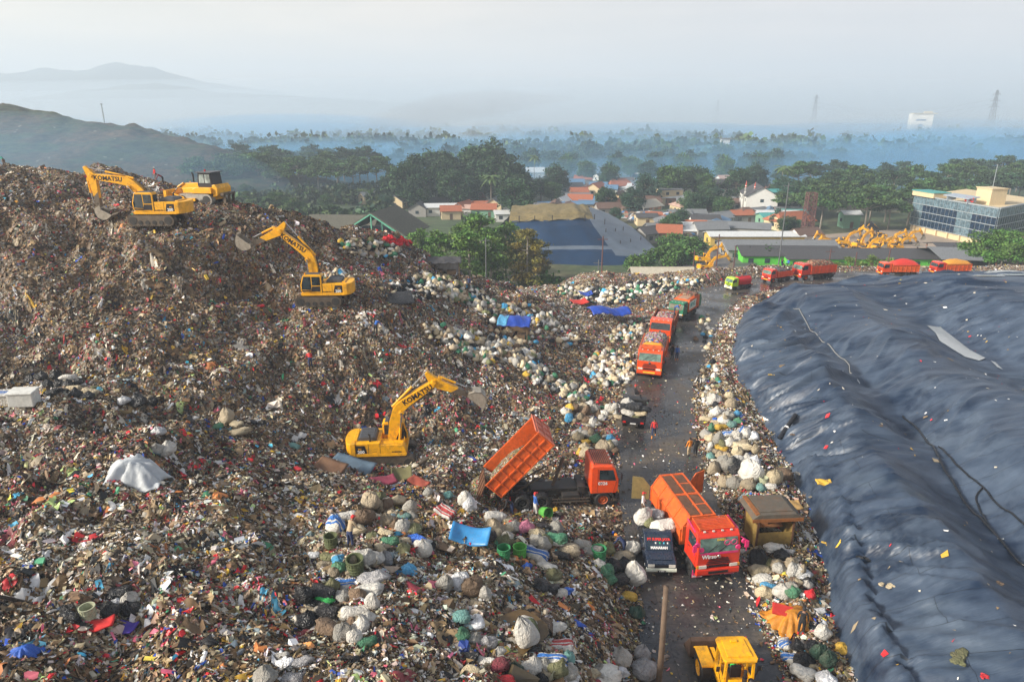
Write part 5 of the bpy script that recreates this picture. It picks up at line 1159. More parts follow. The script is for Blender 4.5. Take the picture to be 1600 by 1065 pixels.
for a in [(1220,868,26,'round','black'),(1211,857,30,'lie','white'),(1185,869,20,'up','beige'),(1188,890,34,'lie','cream'),(1218,891,24,'round','white'),(1190,905,26,'lie','white'),(1236,897,22,'up','white'),(1194,927,28,'round','cream'),(1220,925,30,'round','white'),(1237,925,26,'round','green'),(1203,915,24,'lie','sky'),(1256,897,24,'lie','snow'),(1243,912,20,'round','cream'),(1265,931,20,'round','red'),(1230,862,20,'lie','clear'),(1205,845,18,'lie','brown'),(1238,880,24,'round','beige'),(1165,862,16,'lie','clear')]: sack(*a, Z11)
for a in [(1227,1008,24,'round','stripe'),(1244,1010,26,'round','black'),(1270,1010,24,'round','black'),(1255,1032,36,'round','black'),(1276,1022,26,'up','dgreen'),(1293,1038,28,'up','dgreen'),(1252,1052,38,'lie','white'),(1290,1064,32,'round','snow'),(1282,988,28,'round','white'),(1280,956,22,'lie','snow'),(1233,1030,26,'lie','stripe'),(1312,1013,24,'round','yellow'),(1272,1044,20,'lie','cream'),(1300,1000,20,'lie','brown')]: sack(*a, Z12)
for a in [(50,594,17,'round','black'),(67,591,20,'round','black'),(89,589,21,'round','black'),(110,591,22,'lie','white'),(75,601,16,'round','black'),(91,602,17,'round','black'),(107,602,17,'round','black'),(125,598,14,'round','black'),(117,607,22,'lie','cream'),(141,612,25,'lie','cream'),(120,618,20,'round','black'),(141,621,20,'round','black'),(86,612,22,'lie','black'),(150,606,14,'lie','olive')]: sack(*a, Z13)
for a in [(195,628,20,'round','snow'),(217,631,28,'round','black'),(233,632,22,'round','black'),(230,622,22,'lie','beige'),(352,658,24,'up','beige'),(369,663,22,'lie','cream'),(378,675,30,'lie','cream'),(337,666,20,'lie','green'),(247,676,24,'round','snow'),(268,706,28,'round','white'),(247,705,22,'round','grey'),(358,672,16,'lie','teal'),(460,697,18,'lie','teal')]: sack(*a, Z14)
for a in [(184,929,34,'lie','black'),(172,955,34,'round','black'),(201,956,30,'round','black'),(112,964,32,'lie','black'),(205,938,28,'round','white'),(182,943,18,'round','snow'),(105,955,22,'round','black')]: sack(*a, Z15)
for a in [(418,1058,40,'round','grey'),(445,1040,28,'lie','snow'),(475,1035,30,'lie','clear'),(460,1060,30,'lie','clear'),(440,1025,22,'lie','white')]: sack(*a, Z16)
def strew(cx, cy, rx, ry, n, w, mix, zone, ang=0):
    for _ in range(n):
        a, q = random.uniform(0,2*PI), math.sqrt(random.random()); dx, dy = rx*q*math.cos(a), ry*q*math.sin(a)
        c = random.choices(list(mix), weights=list(mix.values()))[0]
        sack(cx+dx, cy+dy+dx*ang, w*random.uniform(.75,1.25), random.choice(('lie','round','round','up')), c, zone)
PALE = {'white':4,'cream':3,'beige':4,'grey':3,'olive':1.2,'green':.8,'black':1.6,'sky':.5,'yellow':.3,'brown':1}
strew(925,650,44,20,34,15,{**PALE,'black':4}, 'in the heap behind the sack laden pickup', .1)
strew(928,697,36,24,26,17,{**PALE,'black':3}, 'in the heap above the tipping truck cab', .2)
strew(1140,700,44,56,26,16,{**PALE,'black':.6}, 'in the verge row above the rusty hut', .5)
strew(1222,900,42,36,12,20,PALE, 'on the verge between hut and orange tarpaulin', .3)
strew(880,1050,60,14,8,30,PALE, 'along the very bottom edge', 0)
strew(545,930,55,60,12,24,{**PALE,'black':2}, 'in the big foreground heap below the picker', 0)
strew(612,825,48,32,8,20,{'beige':3,'brown':2,'olive':2,'cream':1}, 'in the beige heap beside the red capped picker', 0)
strew(820,838,70,18,14,24,PALE, 'among the baskets below the tipping truck', .1)
ORD = 'first second third fourth fifth sixth seventh eighth ninth tenth eleventh twelfth thirteenth fourteenth fifteenth sixteenth seventeenth eighteenth'.split()
KINDW = {'lie':'lying','round':'plump','up':'upright'}
def label_sacks():
    grp = {}
    for o, zone, c, k, px in SACKS: grp.setdefault((zone, c, k), []).append((px, o))
    for (zone, c, k), l in grp.items():
        l.sort(key=lambda x: x[0]); base = o0 = l[0][1].name.split('.')[0]; nm = NAMES[base]
        for i, (px, o) in enumerate(l):
            w = f'{SM[c][0]} {KINDW[k]} {nm}'
            if len(l) == 1: s = w
            elif len(l) == 2: s = ('left ' if i == 0 else 'right ')+w
            else: s = f'{w} {ORD[i]} from left'
            s = f'{s} {zone}'; ws = s.split()
            if len(ws) > 16: s = s.replace(' heap ', ' ').replace(' the ', ' ', 1)
            tag(o, s, 'sack' if base == 'sack' else 'bag', ('filled sacks ' if base == 'sack' else 'plastic bags ')+zone)
label_sacks()
# smaller far sacks that lie in continuous bands: one mass
FS_V, FS_F, FS_C = [], [], []
def band(cx, cy, rx, ry, n, w, mix, ang=0):
    global FS_V
    cols = {'white':(.66,.64,.58),'cream':(.6,.5,.33),'beige':(.44,.36,.25),'grey':(.38,.37,.34),'brown':(.2,.13,.08),'olive':(.18,.19,.09),'green':(.06,.22,.12),'black':(.014,.016,.02),'sky':(.08,.36,.6),'yellow':(.65,.42,.06),'red':(.62,.02,.03),'dgreen':(.02,.07,.045)}
    for _ in range(int(n*2.0)):
        a, q = random.uniform(0,2*PI), math.sqrt(random.random()); px, py = cx+rx*q*math.cos(a), cy+ry*q*math.sin(a)+rx*q*math.cos(a)*ang
        c = random.choices(list(mix), weights=list(mix.values()))[0]; kd = random.choice(('lie','round','round','up')); v, f = SHAPES[kd][random.randrange(5)]
        p = spot(px, py+w*.16); s = w*random.uniform(.7,1.3)*depth(p)/FPX; s = min(max(s,.3),1.5)
        Mx = Matrix.Translation(p-Vector((0,0,.08*s)))@Matrix.Rotation(random.uniform(0,6.3),4,'Z')@Matrix.Rotation(random.uniform(-.3,.3),4,'X')@Matrix.Diagonal((s,s*random.uniform(.85,1.1),s*random.uniform(.8,1.1),1))
        o = sum(len(x) for x in FS_V); FS_V.append(np.array([tuple(Mx@Vector(x)) for x in v])); FS_F.append(np.array(f)+o); FS_C.append(np.tile(np.array(cols[c])*random.uniform(.7,1.15),(len(v),1)))
P3 = {**PALE,'black':3}
for a in [(575,388,52,13,44,10,P3,.12),(620,378,22,6,10,9,{'red':1},.1),(700,452,64,18,90,10,{**PALE,'black':4},.25),(760,478,40,12,36,10,PALE,.3),(832,492,38,13,40,10,PALE,.35),(748,542,52,22,70,12,PALE,.2),(815,556,32,18,46,13,PALE,.45),(850,592,30,13,30,11,PALE,.4),(800,520,40,14,24,11,PALE,.3),
 (955,575,40,28,110,10,{**PALE,'black':2.2},0),(895,610,26,14,30,12,PALE,.2),(980,520,26,16,40,9,PALE,-.3),(945,462,46,13,70,8,{'black':5,'white':3,'dgreen':1,'cream':1.5,'sky':.5},0),(1015,450,44,9,60,8,{'black':4,'white':3,'green':1,'cream':1.5},0),(1060,440,40,6,30,7,PALE,0),(900,455,30,8,20,8,PALE,0),(530,440,24,16,22,10,PALE,.2),(640,455,34,14,30,9,{'black':6,'white':2,'cream':1},.1),(690,520,30,16,16,10,PALE,.2),(1110,600,16,40,22,9,PALE,.2),(1100,520,14,30,18,8,P3,-.3),(870,520,40,20,20,9,PALE,.3)]: band(*a)
MATS['far_sack'] = tint_mat('far_sack', .7, .3)
tag(link('far_sacks', npmesh('far_sacks', np.concatenate(FS_V), np.concatenate(FS_F), MATS['far_sack'], True, np.concatenate(FS_C))), 'bands of small filled sacks spread over the far slopes', 'sacks', kind='stuff')
# ---- woven baskets
def basket_mesh(colr, name):
    m = MB().lathe([(.36,0),(.42,.12),(.45,.5),(.46,.85),(.5,.9),(.5,.96),(.43,.96),(.40,.3),(.02,.26)], 18, cap=False); m.lathe([(.36,0),(.01,0)],18,cap=False)
    for z in (.2,.4,.6,.8): m.lathe([(.435+.03*z,z-.02),(.465+.03*z,z),(.435+.03*z,z+.02)], 18, cap=False)
    for k in range(18):
        a = 2*PI*k/18; m.bar((.40*math.cos(a),.40*math.sin(a),.02),(.475*math.cos(a),.475*math.sin(a),.9),.05,.03,up=(math.cos(a),math.sin(a),0))
    return m.mesh(name, paint('basket_'+name, colr, .7, var=.35, dirt_amt=.5))
BK = {c: basket_mesh(v, 'basket_'+c) for c, v in (('green',(.03,.22,.08)),('olive',(.10,.12,.05)),('brown',(.14,.10,.07)),('grass',(.10,.42,.06)),('pale',(.40,.42,.28)))}
for px, py, w, c, rot, lb in [(787,872,22,'green',(0,0,0),'dark green woven basket left of the brighter green one'),(812,871,22,'grass',(0,0,0),'bright green woven basket standing next to the darker one'),(826,982,24,'olive',(PI/2,0,.2),'green basket lying on the white sacks at the bottom edge'),(852,982,26,'brown',(PI/2,.1,-.1),'brown basket lying on the white sacks at the bottom edge'),
 (935,875,24,'green',(0,0,0),'green basket on the ground beside the navy pickup'),(518,856,22,'olive',(0,0,0),'olive basket behind the lime bag heap beside the red capped picker'),(556,893,28,'olive',(.1,0,0),'tall dark olive basket in the big foreground heap'),(140,968,24,'pale',(0,0,0),'pale green basket between black bags at bottom left'),(847,806,18,'grass',(R(70),0,.6),'bright green bin tipped over below the tipping truck'),(1192,757,14,'pale',(0,0,0),'small pale basket among the verge sacks above the hut')]:
    p = spot(px, py); o = bpy.data.objects.new('woven_basket', BK[c]); COL.objects.link(o); s = w*depth(p)/FPX; o.scale = (s,s,s); o.location = p+Vector((0,0,(.42*s if rot[0] > 1 else -.03))); o.rotation_euler = rot
    tag(o, lb, 'basket', 'woven carrying baskets')
# ------------------------------------------------------------------ people
SKIN = paint('skin', (.26,.13,.075), .6, var=.1, dirt_amt=.1); HAIR = paint('hair', (.012,.010,.009), .7, dirt_amt=.05)
CLOTH = {n: paint('cloth_'+n, c, .85, var=.25, dirt_amt=.3, bump=.3) for n, c in dict(red=(.55,.03,.03), navy=(.02,.035,.10), black=(.015,.015,.018), white=(.68,.67,.64), orange=(.75,.24,.02), blue=(.03,.12,.42), green=(.05,.55,.08), yellow=(.75,.45,.03), brown=(.13,.08,.05), grey=(.18,.18,.18), maroon=(.2,.03,.04), teal=(.03,.28,.22), tan=(.42,.32,.2)).items()}
def person(p, rz, label, pose='stand', shirt='red', trousers='navy', boots='orange', hat=None, h=1.64, tilt=0, group='people on the dump'):
    """one continuous body grown over a jointed skeleton"""
    J = {}; Bn = []
    def j(n, co, r, par=None): J[n] = [Vector(co), r]; 
    def lim(a, b_): Bn.append((a, b_))
    j('pelvis',(0,0,.93),(.15,.115)); j('waist',(0,.0,1.10),(.14,.10)); j('chest',(0,.0,1.30),(.165,.115)); j('upchest',(0,-.01,1.41),(.12,.09)); j('neck',(0,0,1.48),.052); j('jaw',(0,.035,1.545),.068); j('head',(0,.01,1.62),.088); j('crown',(0,0,1.70),.06); j('nose',(0,.115,1.595),.014)
    for a, b_ in (('pelvis','waist'),('waist','chest'),('chest','upchest'),('upchest','neck'),('neck','jaw'),('jaw','head'),('head','crown'),('jaw','nose')): lim(a,b_)
    for s, n in ((-1,'R'),(1,'L')):
        sw = {'stand':.05,'walk':.42*s,'bend':.5,'sit':.55,'reach':.9}[pose]
        j('shoulder'+n,(.175*s,-.01,1.40),.062); j('elbow'+n,(.235*s,.02+.20*sw,1.40-.27*math.cos(sw*.8)),.044); e = J['elbow'+n][0]
        f = sw+.35; j('wrist'+n,(e.x+.01*s,e.y+.25*math.sin(f),e.z-.25*math.cos(f)),.029); w = J['wrist'+n][0]; d = (w-e).normalized()
        j('palm'+n, w+d*.07, (.036,.02)); q = w+d*.085
        lim('upchest','shoulder'+n); lim('shoulder'+n,'elbow'+n); lim('elbow'+n,'wrist'+n); lim('wrist'+n,'palm'+n)
        for k, (off, ln) in enumerate(((-.03,.055),(-.011,.068),(.011,.072),(.03,.064))):
            b0 = q+Vector((0,off,0))*.9; j(f'finger{k}a{n}', b0+d*ln*.55+Vector((-.006*s,0,0)), .0085); j(f'finger{k}b{n}', b0+d*ln+Vector((-.02*s,0,.0)), .007); lim('palm'+n, f'finger{k}a{n}'); lim(f'finger{k}a{n}', f'finger{k}b{n}')
        j('thumba'+n, w+d*.05+Vector((-.01*s,.04,0)), .010); j('thumbb'+n, w+d*.085+Vector((-.018*s,.052,0)), .008); lim('wrist'+n,'thumba'+n); lim('thumba'+n,'thumbb'+n)
        lg = {'walk':.38*s}.get(pose, .05*s)
        if pose == 'sit':
            j('hip'+n,(.09*s,.02,.90),.098); j('knee'+n,(.13*s,.42,.95),.066); j('ankle'+n,(.12*s,.47,.53),.044); j('toe'+n,(.12*s,.62,.47),.04)
        else:
            j('hip'+n,(.09*s,0,.87),.098); j('knee'+n,(.105*s,.42*math.sin(lg)+.03,.88-.40*math.cos(lg)),.066); kn = J['knee'+n][0]; l2 = lg-.28*abs(lg)*2 if pose=='walk' else lg-.06
            j('ankle'+n,(.11*s,kn.y+.39*math.sin(l2)-.02,kn.z-.385*math.cos(l2)),.044); an = J['ankle'+n][0]; j('toe'+n,(.12*s,an.y+.15,max(an.z-.055,.035)),.038)
        lim('pelvis','hip'+n); lim('hip'+n,'knee'+n); lim('knee'+n,'ankle'+n); lim('ankle'+n,'toe'+n)
    if pose in ('bend','reach'):
        a = R(62 if pose == 'bend' else 25); piv = Vector((0,0,.95)); Rm = Matrix.Rotation(-a, 3, 'X')
        low = {x for x in J if x.startswith(('hip','knee','ankle','toe','pelvis'))}
        arm = [x for x in J if x not in low]
        for x in arm: J[x][0] = piv+Rm@(J[x][0]-piv)
        if pose == 'bend':
            for n in 'LR':       # arms hang down from the shoulders
                sh = J['shoulder'+n][0]; Rb = Matrix.Rotation(a*.95, 3, 'X')
                for x in J:
                    if x.endswith(n) and x.startswith(('elbow','wrist','palm','finger','thumb')): J[x][0] = sh+Rb@(J[x][0]-sh)
    names = list(J); idx = {n: i for i, n in enumerate(names)}
    me = bpy.data.meshes.new('tmp'); me.from_pydata([J[n][0] for n in names], [(idx[a], idx[b_]) for a,b_ in Bn], [])
    ob = bpy.data.objects.new('tmp', me); COL.objects.link(ob); sm = ob.modifiers.new('s','SKIN'); sm.use_smooth_shade = True
    for n, sv in zip(names, me.skin_vertices[0].data):
        r = J[n][1]; sv.radius = r if isinstance(r, tuple) else (r, r); sv.use_root = n == 'pelvis'
    ss = ob.modifiers.new('u','SUBSURF'); ss.levels = ss.render_levels = 1
    bpy.context.view_layer.update(); ev = bpy.data.meshes.new_from_object(ob.evaluated_get(bpy.context.evaluated_depsgraph_get()))
    bpy.data.objects.remove(ob)
    ev.name = 'body'; ev.materials.clear()
    for m in (SKIN, CLOTH[shirt], CLOTH[trousers], CLOTH[boots]): ev.materials.append(m)
    seg = [(J[a][0], J[b_][0], a, b_) for a,b_ in Bn]
    def part(c):
        best, k = 1e9, 0
        for p0, p1, a, b_ in seg:
            d = p1-p0; t = max(0, min(1, (c-p0).dot(d)/max(d.length_squared,1e-9))); dd = (c-p0-d*t).length
            if dd < best:
                best = dd
                if a.startswith('ankle') or (a.startswith('knee') and t > .55): k = 3
                elif a.startswith(('hip','knee')) or (a=='pelvis' and b_.startswith('hip')): k = 2
                elif (a,b_)==('pelvis','waist'): k = 2 if t < .3 else 1
                elif a in ('waist','chest') or b_.startswith('shoulder') or a.startswith('shoulder'): k = 1
                elif a.startswith('elbow'): k = 1 if t < .75 else 0
                elif (a,b_)==('upchest','neck'): k = 1 if t < .3 else 0
                else: k = 0
        return k
    ev.polygons.foreach_set('material_index', [part(f.center) for f in ev.polygons]); ev.update()
    root = link('person', ev); root.location = p; root.rotation_euler = (0,0,rz); s = h/1.76; root.scale = (s,s,s)
    tag(root, label, 'person', group)
    hd, cr, jw = J['head'][0], J['crown'][0], J['jaw'][0]; up = (cr-jw).normalized(); fw = (J['nose'][0]-jw); fw = (fw-up*fw.dot(up)).normalized(); sd = up.cross(fw)
    hm = MB(); V_, F_ = [], []
    nu, nv = 14, 7
    for q in range(nv+1):
        ph = PI/2*q/nv
        for i in range(nu):
            th = 2*PI*i/nu; v = sd*(math.cos(th)*math.cos(ph)*.098)+fw*(math.sin(th)*math.cos(ph)*.108-.012)+up*(math.sin(ph)*.10)
            drop = -.05*max(0,-math.sin(th))*math.cos(ph); V_.append(hd+v+up*(.028+drop))
    for q in range(nv):
        for i in range(nu): F_.append((q*nu+i, q*nu+(i+1)%nu, (q+1)*nu+(i+1)%nu, (q+1)*nu+i))
    hm.add(V_, F_)
    if hat: hm.slab(hd+up*.035+sd*.075+fw*.08, hd+up*.035-sd*.075+fw*.08, hd+up*.02-sd*.055+fw*.18, hd+up*.02+sd*.055+fw*.18, .012)
    hm.build('cap' if hat else 'hair', CLOTH[hat] if hat else HAIR, root, smooth=True)
    for sgn in (-1,1):
        MB().lathe([(.001,-.004),(.012,0),(.001,.006)], 8, c=(0,0,0)).build('eye', HAIR, root, loc=hd+sd*(.034*sgn)+fw*.086-up*.002)
        MB().box((0,0,0),(.02,.03,.05)).build('ear', SKIN, root, loc=hd+sd*(.092*sgn)-up*.01)
    return root
def at_px(px, py, dz=0): p = spot(px, py); p.z += dz; return p
person(onz(1021,684,.06), PI*.9, 'person in red shirt and orange boots walking on the wet road', 'walk', 'red','navy','orange')
person(onz(1076,714,.06), .4, 'person in orange jacket standing by the road edge', 'stand','orange','tan','black')
person(onz(1086,713,.06), .2, 'person in black beside the one in orange at the road edge', 'stand','black','black','brown')
person(at_px(1163,806), -1.3, 'person in green vest and yellow boots beside the rusty hut', 'reach','green','black','yellow', 'blue')
person(at_px(975,868), 1.0, 'person in navy leaning over sacks left of the pickup', 'bend','navy','navy','brown','orange')
person(at_px(1250,994), -.5, 'person in black hooded clothes and red boots before the orange tarpaulin', 'stand','black','black','red','black', 1.7)
person(at_px(733,456), 2.6, 'person in dark clothes standing on the slope under the lean to shelter', 'stand','navy','black','black')
person(onz(1057,563,.06), 2.9, 'person in blue shirt and orange boots behind the queued trucks', 'stand','blue','navy','orange')
person(onz(1050,561,.06), 2.2, 'person in black standing against the queued rust brown truck', 'stand','black','black','black')
person(at_px(244,285), 2.4, 'person in red shirt on the crest behind the top left excavator', 'stand','red','grey','brown','white')
person(at_px(256,291), 2.0, 'person in dark red clothes nearest the bulldozer blade', 'bend','maroon','black','brown')
person(at_px(8,262), 1.2, 'person in teal carrying a load on the far left crest', 'bend','teal','brown','brown')
person(at_px(548,858), -.6, 'person in red cap sorting between the foreground heaps', 'reach','tan','navy','black','red')
person(at_px(800,806), 1.9, 'person in black bending over behind the tipping truck wheels', 'bend','black','navy','black')
person(at_px(836,806), -1.2, 'person in red cap and blue shirt near the green bin', 'stand','blue','white','black','red')
person(at_px(587,525), -.4, 'person in blue shirt on the slope below the middle excavator', 'bend','blue','black','black')
person(at_px(1093,606), 2.5, 'person in black and white on the verge opposite the first queued truck', 'bend','white','black','black')
person(at_px(486,578), .4, 'person in red shirt on the steep refuse face', 'bend','red','navy','black')
# ------------------------------------------------------------------ small vehicles
def make_pickup(name, label, body_mat, z=0, lettered=False):
    t = thing(name, (0,0,0), 0, label, 'pickup truck')
    b = MB().prism([(-.1,.35),(1.95,.35),(2.05,.5),(2.03,.8),(1.9,.93),(1.12,1.02),(.52,1.62),(.35,1.68),(-.05,1.66),(-.1,1.55)], -.8, .8); bo = b.build('body', body_mat, t, bevel=.05)
    MB().slab((1.125,-.66,1.045),(1.125,.66,1.045),(.56,.6,1.605),(.56,-.6,1.605), .014).build('windscreen', glass('navy_glass',(.015,.03,.045),.08), bo)
    for s in (-1,1):
        y = s*.803; MB().prism([(.02,1.06),(.95,1.06),(.45,1.56),(.02,1.56)], min(y,y+s*.01), max(y,y+s*.01)).build('side_window', GLS, bo)
        MB().box((2.03,s*.56,.68),(.06,.36,.17)).build('headlight', LAMP, bo); MB().box((1.06,s*.92,1.1),(.1,.16,.14)).build('mirror', INK, bo)
        wheel(t, 1.3, s*.68, .31, .2, CHROME, s); wheel(t, -1.35, s*.68, .31, .2, CHROME, s)
        MB().box((-2.13,s*.62,.62),(.05,.22,.12)).build('tail_lamp', TAIL, t)
    MB().box((2.05,0,.66),(.05,.72,.16)).build('grille', INK, bo)
    MB().prism([(1.9,.33),(2.1,.33),(2.14,.42),(2.12,.54),(1.95,.55)], -.82, .82).build('bumper', CHROME if not lettered else WHTP, bo, bevel=.02); MB().box((2.15,0,.42),(.02,.42,.1)).build('number_plate', PLATE, bo)
    MB().box((1.6,0,.985),(.6,1.2,.02)).build('bonnet', body_mat, bo)
    bed = MB().box((-1.12,0,.55),(2.0,1.6,.08)).box((-1.12,.78,.78),(2.0,.05,.42)).box((-1.12,-.78,.78),(2.0,.05,.42)).box((-2.1,0,.78),(.05,1.6,.42)).box((-.14,0,.78),(.05,1.6,.42))
    for x in (-1.9,-1.1,-.3): bed.box((x,.82,.78),(.06,.04,.42)).box((x,-.82,.78),(.06,.04,.42))
    bed.build('cargo_bed', body_mat if lettered else INK, t); MB().box((-.5,0,.42),(3.4,.7,.14)).build('chassis', FRAME, t)
    MB().box((-2.14,.0,.5),(.02,.4,.12)).build('rear_plate', WHT if not lettered else PLATE, t)
    if lettered:
        sl_ = math.atan2(.56,.565); n = Vector((math.sin(sl_),0,math.cos(sl_)))
        for txt, sz, mt, f in (('PT SUPER JAYA', .19, REDI, .72), ('MANARAH', .19, WHT, .14)):
            p = Vector((1.125,0,1.045)).lerp(Vector((.56,0,1.605)), f)+n*.02; text_mesh(txt, sz, mt, 'lettering', bo, p, (PI/2-(PI/2-sl_)+0*PI,0,PI/2), bold=.05)
        for y, mt in ((-.18,WHT),(.05,paint('sticker_green',(.05,.5,.2),.5)),(.27,paint('sticker_sky',(.1,.5,.7),.5)),(.48,WHT)):
            p = Vector((1.125,y,1.045)).lerp(Vector((.56,y,1.605)), .47)+n*.016; o = MB().box((0,0,0),(.09,.07,.012)).build('sticker', mt, bo, loc=p); o.rotation_euler = (0,sl_,0)
        text_mesh('B 9907', .1, WHT, 'lettering', bo, (2.163,0,.42), (PI/2,0,PI/2), bold=.03)
    return t
pk = make_pickup('pickup_truck', 'navy pickup with lettered windscreen piled with bags, facing the camera', NAVY, lettered=True)
place(pk, onz(1034,907,0), onz(1013,828,0), .04); 
def on_vehicle(t, x, y, z):
    return Matrix.Translation(t.location)@t.rotation_euler.to_matrix().to_4x4()@Matrix.Diagonal((*t.scale,1))@Vector((x,y,z))
for (x,y,z,s,k,c) in [(-.4,-.35,.75,1.0,'round','black'),(-.4,.4,.75,1.0,'round','black'),(-1.2,0,.8,1.2,'lie','black'),(-1.3,.5,.8,1.,'round','black'),(-1.3,-.55,.8,.95,'round','black'),(-.3,.45,1.35,1.3,'lie','white'),(-.55,-.25,1.45,.8,'round','olive'),(-.9,-.65,1.4,.9,'up','white'),(-1.9,.3,.85,1.,'round','black'),(-1.4,.1,1.5,1.,'lie','clear'),(-.2,-.7,1.2,.7,'round','black')]:
    sack(0,0,0,k,c,'on the navy pickup', on_vehicle(pk,x,y,z), scale=s)
pk2 = make_pickup('pickup_truck', 'small black pickup laden with sacks seen from behind, left of the road', paint('pickup_black',(.02,.02,.022),.35,dirt_amt=.5))
place(pk2, onz(993,640,0), onz(989,668,0), .04); pk2.scale = (1.08,1.12,1.08)
for (x,y,z,s,k,c) in [(-1.6,-.5,1.0,.95,'lie','cream'),(-1.6,.5,1.0,.95,'lie','white'),(-1.7,-.05,.85,.8,'lie','olive'),(-1.6,0,1.45,1.0,'lie','black'),(-1.5,.6,1.45,1.,'lie','black'),(-1.5,-.6,1.4,1.,'lie','black'),(-.8,0,1.3,1.1,'lie','black'),(-.7,.5,1.2,1.,'round','white')]:
    sack(0,0,0,k,c,'on the sack laden black pickup', on_vehicle(pk2,x,y,z), scale=s, rz=pk2.rotation_euler.z+PI/2)
done = set(id(x[0]) for x in SACKS if 'label' in x[0].keys()); keep_ = SACKS[:]; SACKS[:] = [x for x in SACKS if 'label' not in x[0].keys()]; label_sacks(); SACKS[:] = keep_
person(on_vehicle(pk2,-1.2,0,1.75), -PI/2, 'person with red head cover sitting on the sack laden black pickup', 'sit', 'black','black','black','red')
person(on_vehicle(pk,-2.0,-.5,1.2), -1.9, 'person in white vest and red cap standing on the navy pickup load', 'stand', 'white','brown','black','red')
person(on_vehicle(t2,-1.8,.9,2.2), -2.0, 'person in blue with red bundle on the rust brown truck load', 'bend', 'blue','navy','black','red')
for x, y, sh in ((-.6,.3,'navy'),(-1.6,-.4,'black'),(-2.4,.4,'blue')): person(on_vehicle(t3,x,y,2.25), -1.6+x, {'navy':'person in navy shirt riding nearest the cab of the far red truck','black':'person in black sitting mid load on the far red truck','blue':'person in blue shirt riding at the tail of the far red truck'}[sh], 'sit', sh,'black','black')
# ---- wheel loader at the bottom edge, seen from behind
ld = thing('wheel_loader', (0,0,0), 0, 'yellow wheel loader with worn bucket driving away at the bottom edge', 'wheel loader')
for x in (1.35,-1.35):
    for s in (-1,1): wheel(ld, x, s*.98, .68, .5, YEL, s)
MB().prism([(-2.5,.75),(-.2,.7),(-.2,1.55),(-2.3,1.5),(-2.6,1.3)], -.55, .55).build('rear_frame', YEL, ld, bevel=.05)
h = MB().prism([(-2.55,1.3),(-.75,1.3),(-.75,2.0),(-2.1,1.9),(-2.5,1.75)], -.52, .52); ho = h.build('engine_hood', YEL, ld, bevel=.06)
MB().tube([(-1.25,-.05,1.95),(-1.25,-.05,2.95)], .075, 12).tube([(-1.25,-.05,2.1),(-1.25,-.05,2.55)], .11, 12).build('exhaust_pipe', INK, ho)
MB().lathe([(.06,1.95),(.06,2.25),(.15,2.27),(.15,2.38),(.09,2.44)], 14, c=(-1.25,-.38,0)).build('air_filter', INK, ho)
MB().prism([(-.2,.6),(1.9,.55),(1.9,1.1),(.4,1.3),(-.2,1.25)], -.5, .5).build('front_frame', YEL, ld, bevel=.04)
cabm = MB(); zf, zt = 1.35, 3.0
for x, y in ((-.72,-.68),(-.72,.68),(.62,-.62),(.62,.62)): cabm.bar((x,y,zf),(x*.95,y*.95,zt),.11)
for x in (-.72,.62): cabm.bar((x,-.68,zf+.3),(x,.68,zf+.3),.1).bar((x*.95,-.64,zt-.04),(x*.95,.64,zt-.04),.12)
for y in (-.68,.68): cabm.bar((-.72,y,zf+.45),(.62,y*.92,zf+.45),.09).bar((-.7,y*.95,zt-.04),(.6,y*.92,zt-.04),.12).box((-.05,y,zf+.2),(1.3,.05,.5)).bar((-.05,y,zf),(-.05,y*.95,zt),.07)
cabm.box((-.72,0,zf+.12),(.06,1.36,.36)).box((-.05,0,zf-.02),(1.4,1.36,.1)); co = cabm.build('cab', YEL, ld)
MB().prism([(-.85,-.72),(-.7,-.82),(.6,-.78),(.75,-.62),(.75,.62),(.6,.78),(-.7,.82),(-.85,.72)], 3.0, 3.12, axis='z').prism([(-.6,-.6),(.5,-.55),(.5,.55),(-.6,.6)], 3.12, 3.17, axis='z').box((.35,0,3.2),(.16,.32,.08)).build('cab_roof', YEL, co, bevel=.02)
MB().box((-.1,.0,1.75),(.5,.5,.12)).box((-.32,0,2.05),(.12,.5,.6)).build('driver_seat', INK, co)
for s in (-1,1):
    MB().prism([(-2.1,1.42),(-1.85,1.5),(-.75,1.5),(-.6,1.3),(-.6,1.25),(-.8,1.42),(-1.85,1.42),(-2.1,1.34)], s*.98-.3, s*.98+.3).build('rear_fender', YEL, ld)
    MB().prism([(.55,1.5),(.75,1.56),(1.85,1.56),(2.0,1.4),(1.95,1.36),(1.8,1.48),(.75,1.48),(.55,1.42)], s*.98-.32, s*.98+.32).build('front_fender', YEL, ld)
    MB().bar((.5,s*.45,1.35),(1.6,s*.45,1.55),.14,.24).bar((1.6,s*.45,1.55),(2.6,s*.45,.55),.14,.22).build('lift_arm', YEL, ld)
    o = MB().tube([(.6,s*.3,.9),(1.3,s*.4,1.15)], .07, 8).build('hydraulic_cylinder', YEL, ld); MB().tube([(1.3,s*.4,1.15),(1.85,s*.43,1.3)], .04, 8).build('piston_rod', CHROME, o)
    MB().bar((-.6,s*.75,1.5),(-.6,s*.95,2.4),.03).box((-.6,s*.98,2.45),(.05,.16,.26)).build('mirror', INK, ld)
    MB().box((-2.6,s*.42,1.35),(.05,.2,.12)).build('tail_lamp', TAIL, ld)
bk = MB().prism([(2.5,.25),(2.55,1.2),(2.7,1.35),(2.72,1.3),(2.62,1.15),(2.58,.35),(2.75,.2),(3.6,.12),(3.62,.06),(2.7,.08)], -1.25, 1.25)
for s in (-1.25,1.22): bk.prism([(2.5,.25),(2.55,1.2),(2.7,1.35),(3.6,.12),(2.7,.08)], s, s+.03)
bk.build('bucket', paint('rust_steel',(.11,.065,.045),.6,.3,var=.4,dirt_amt=.7), ld)
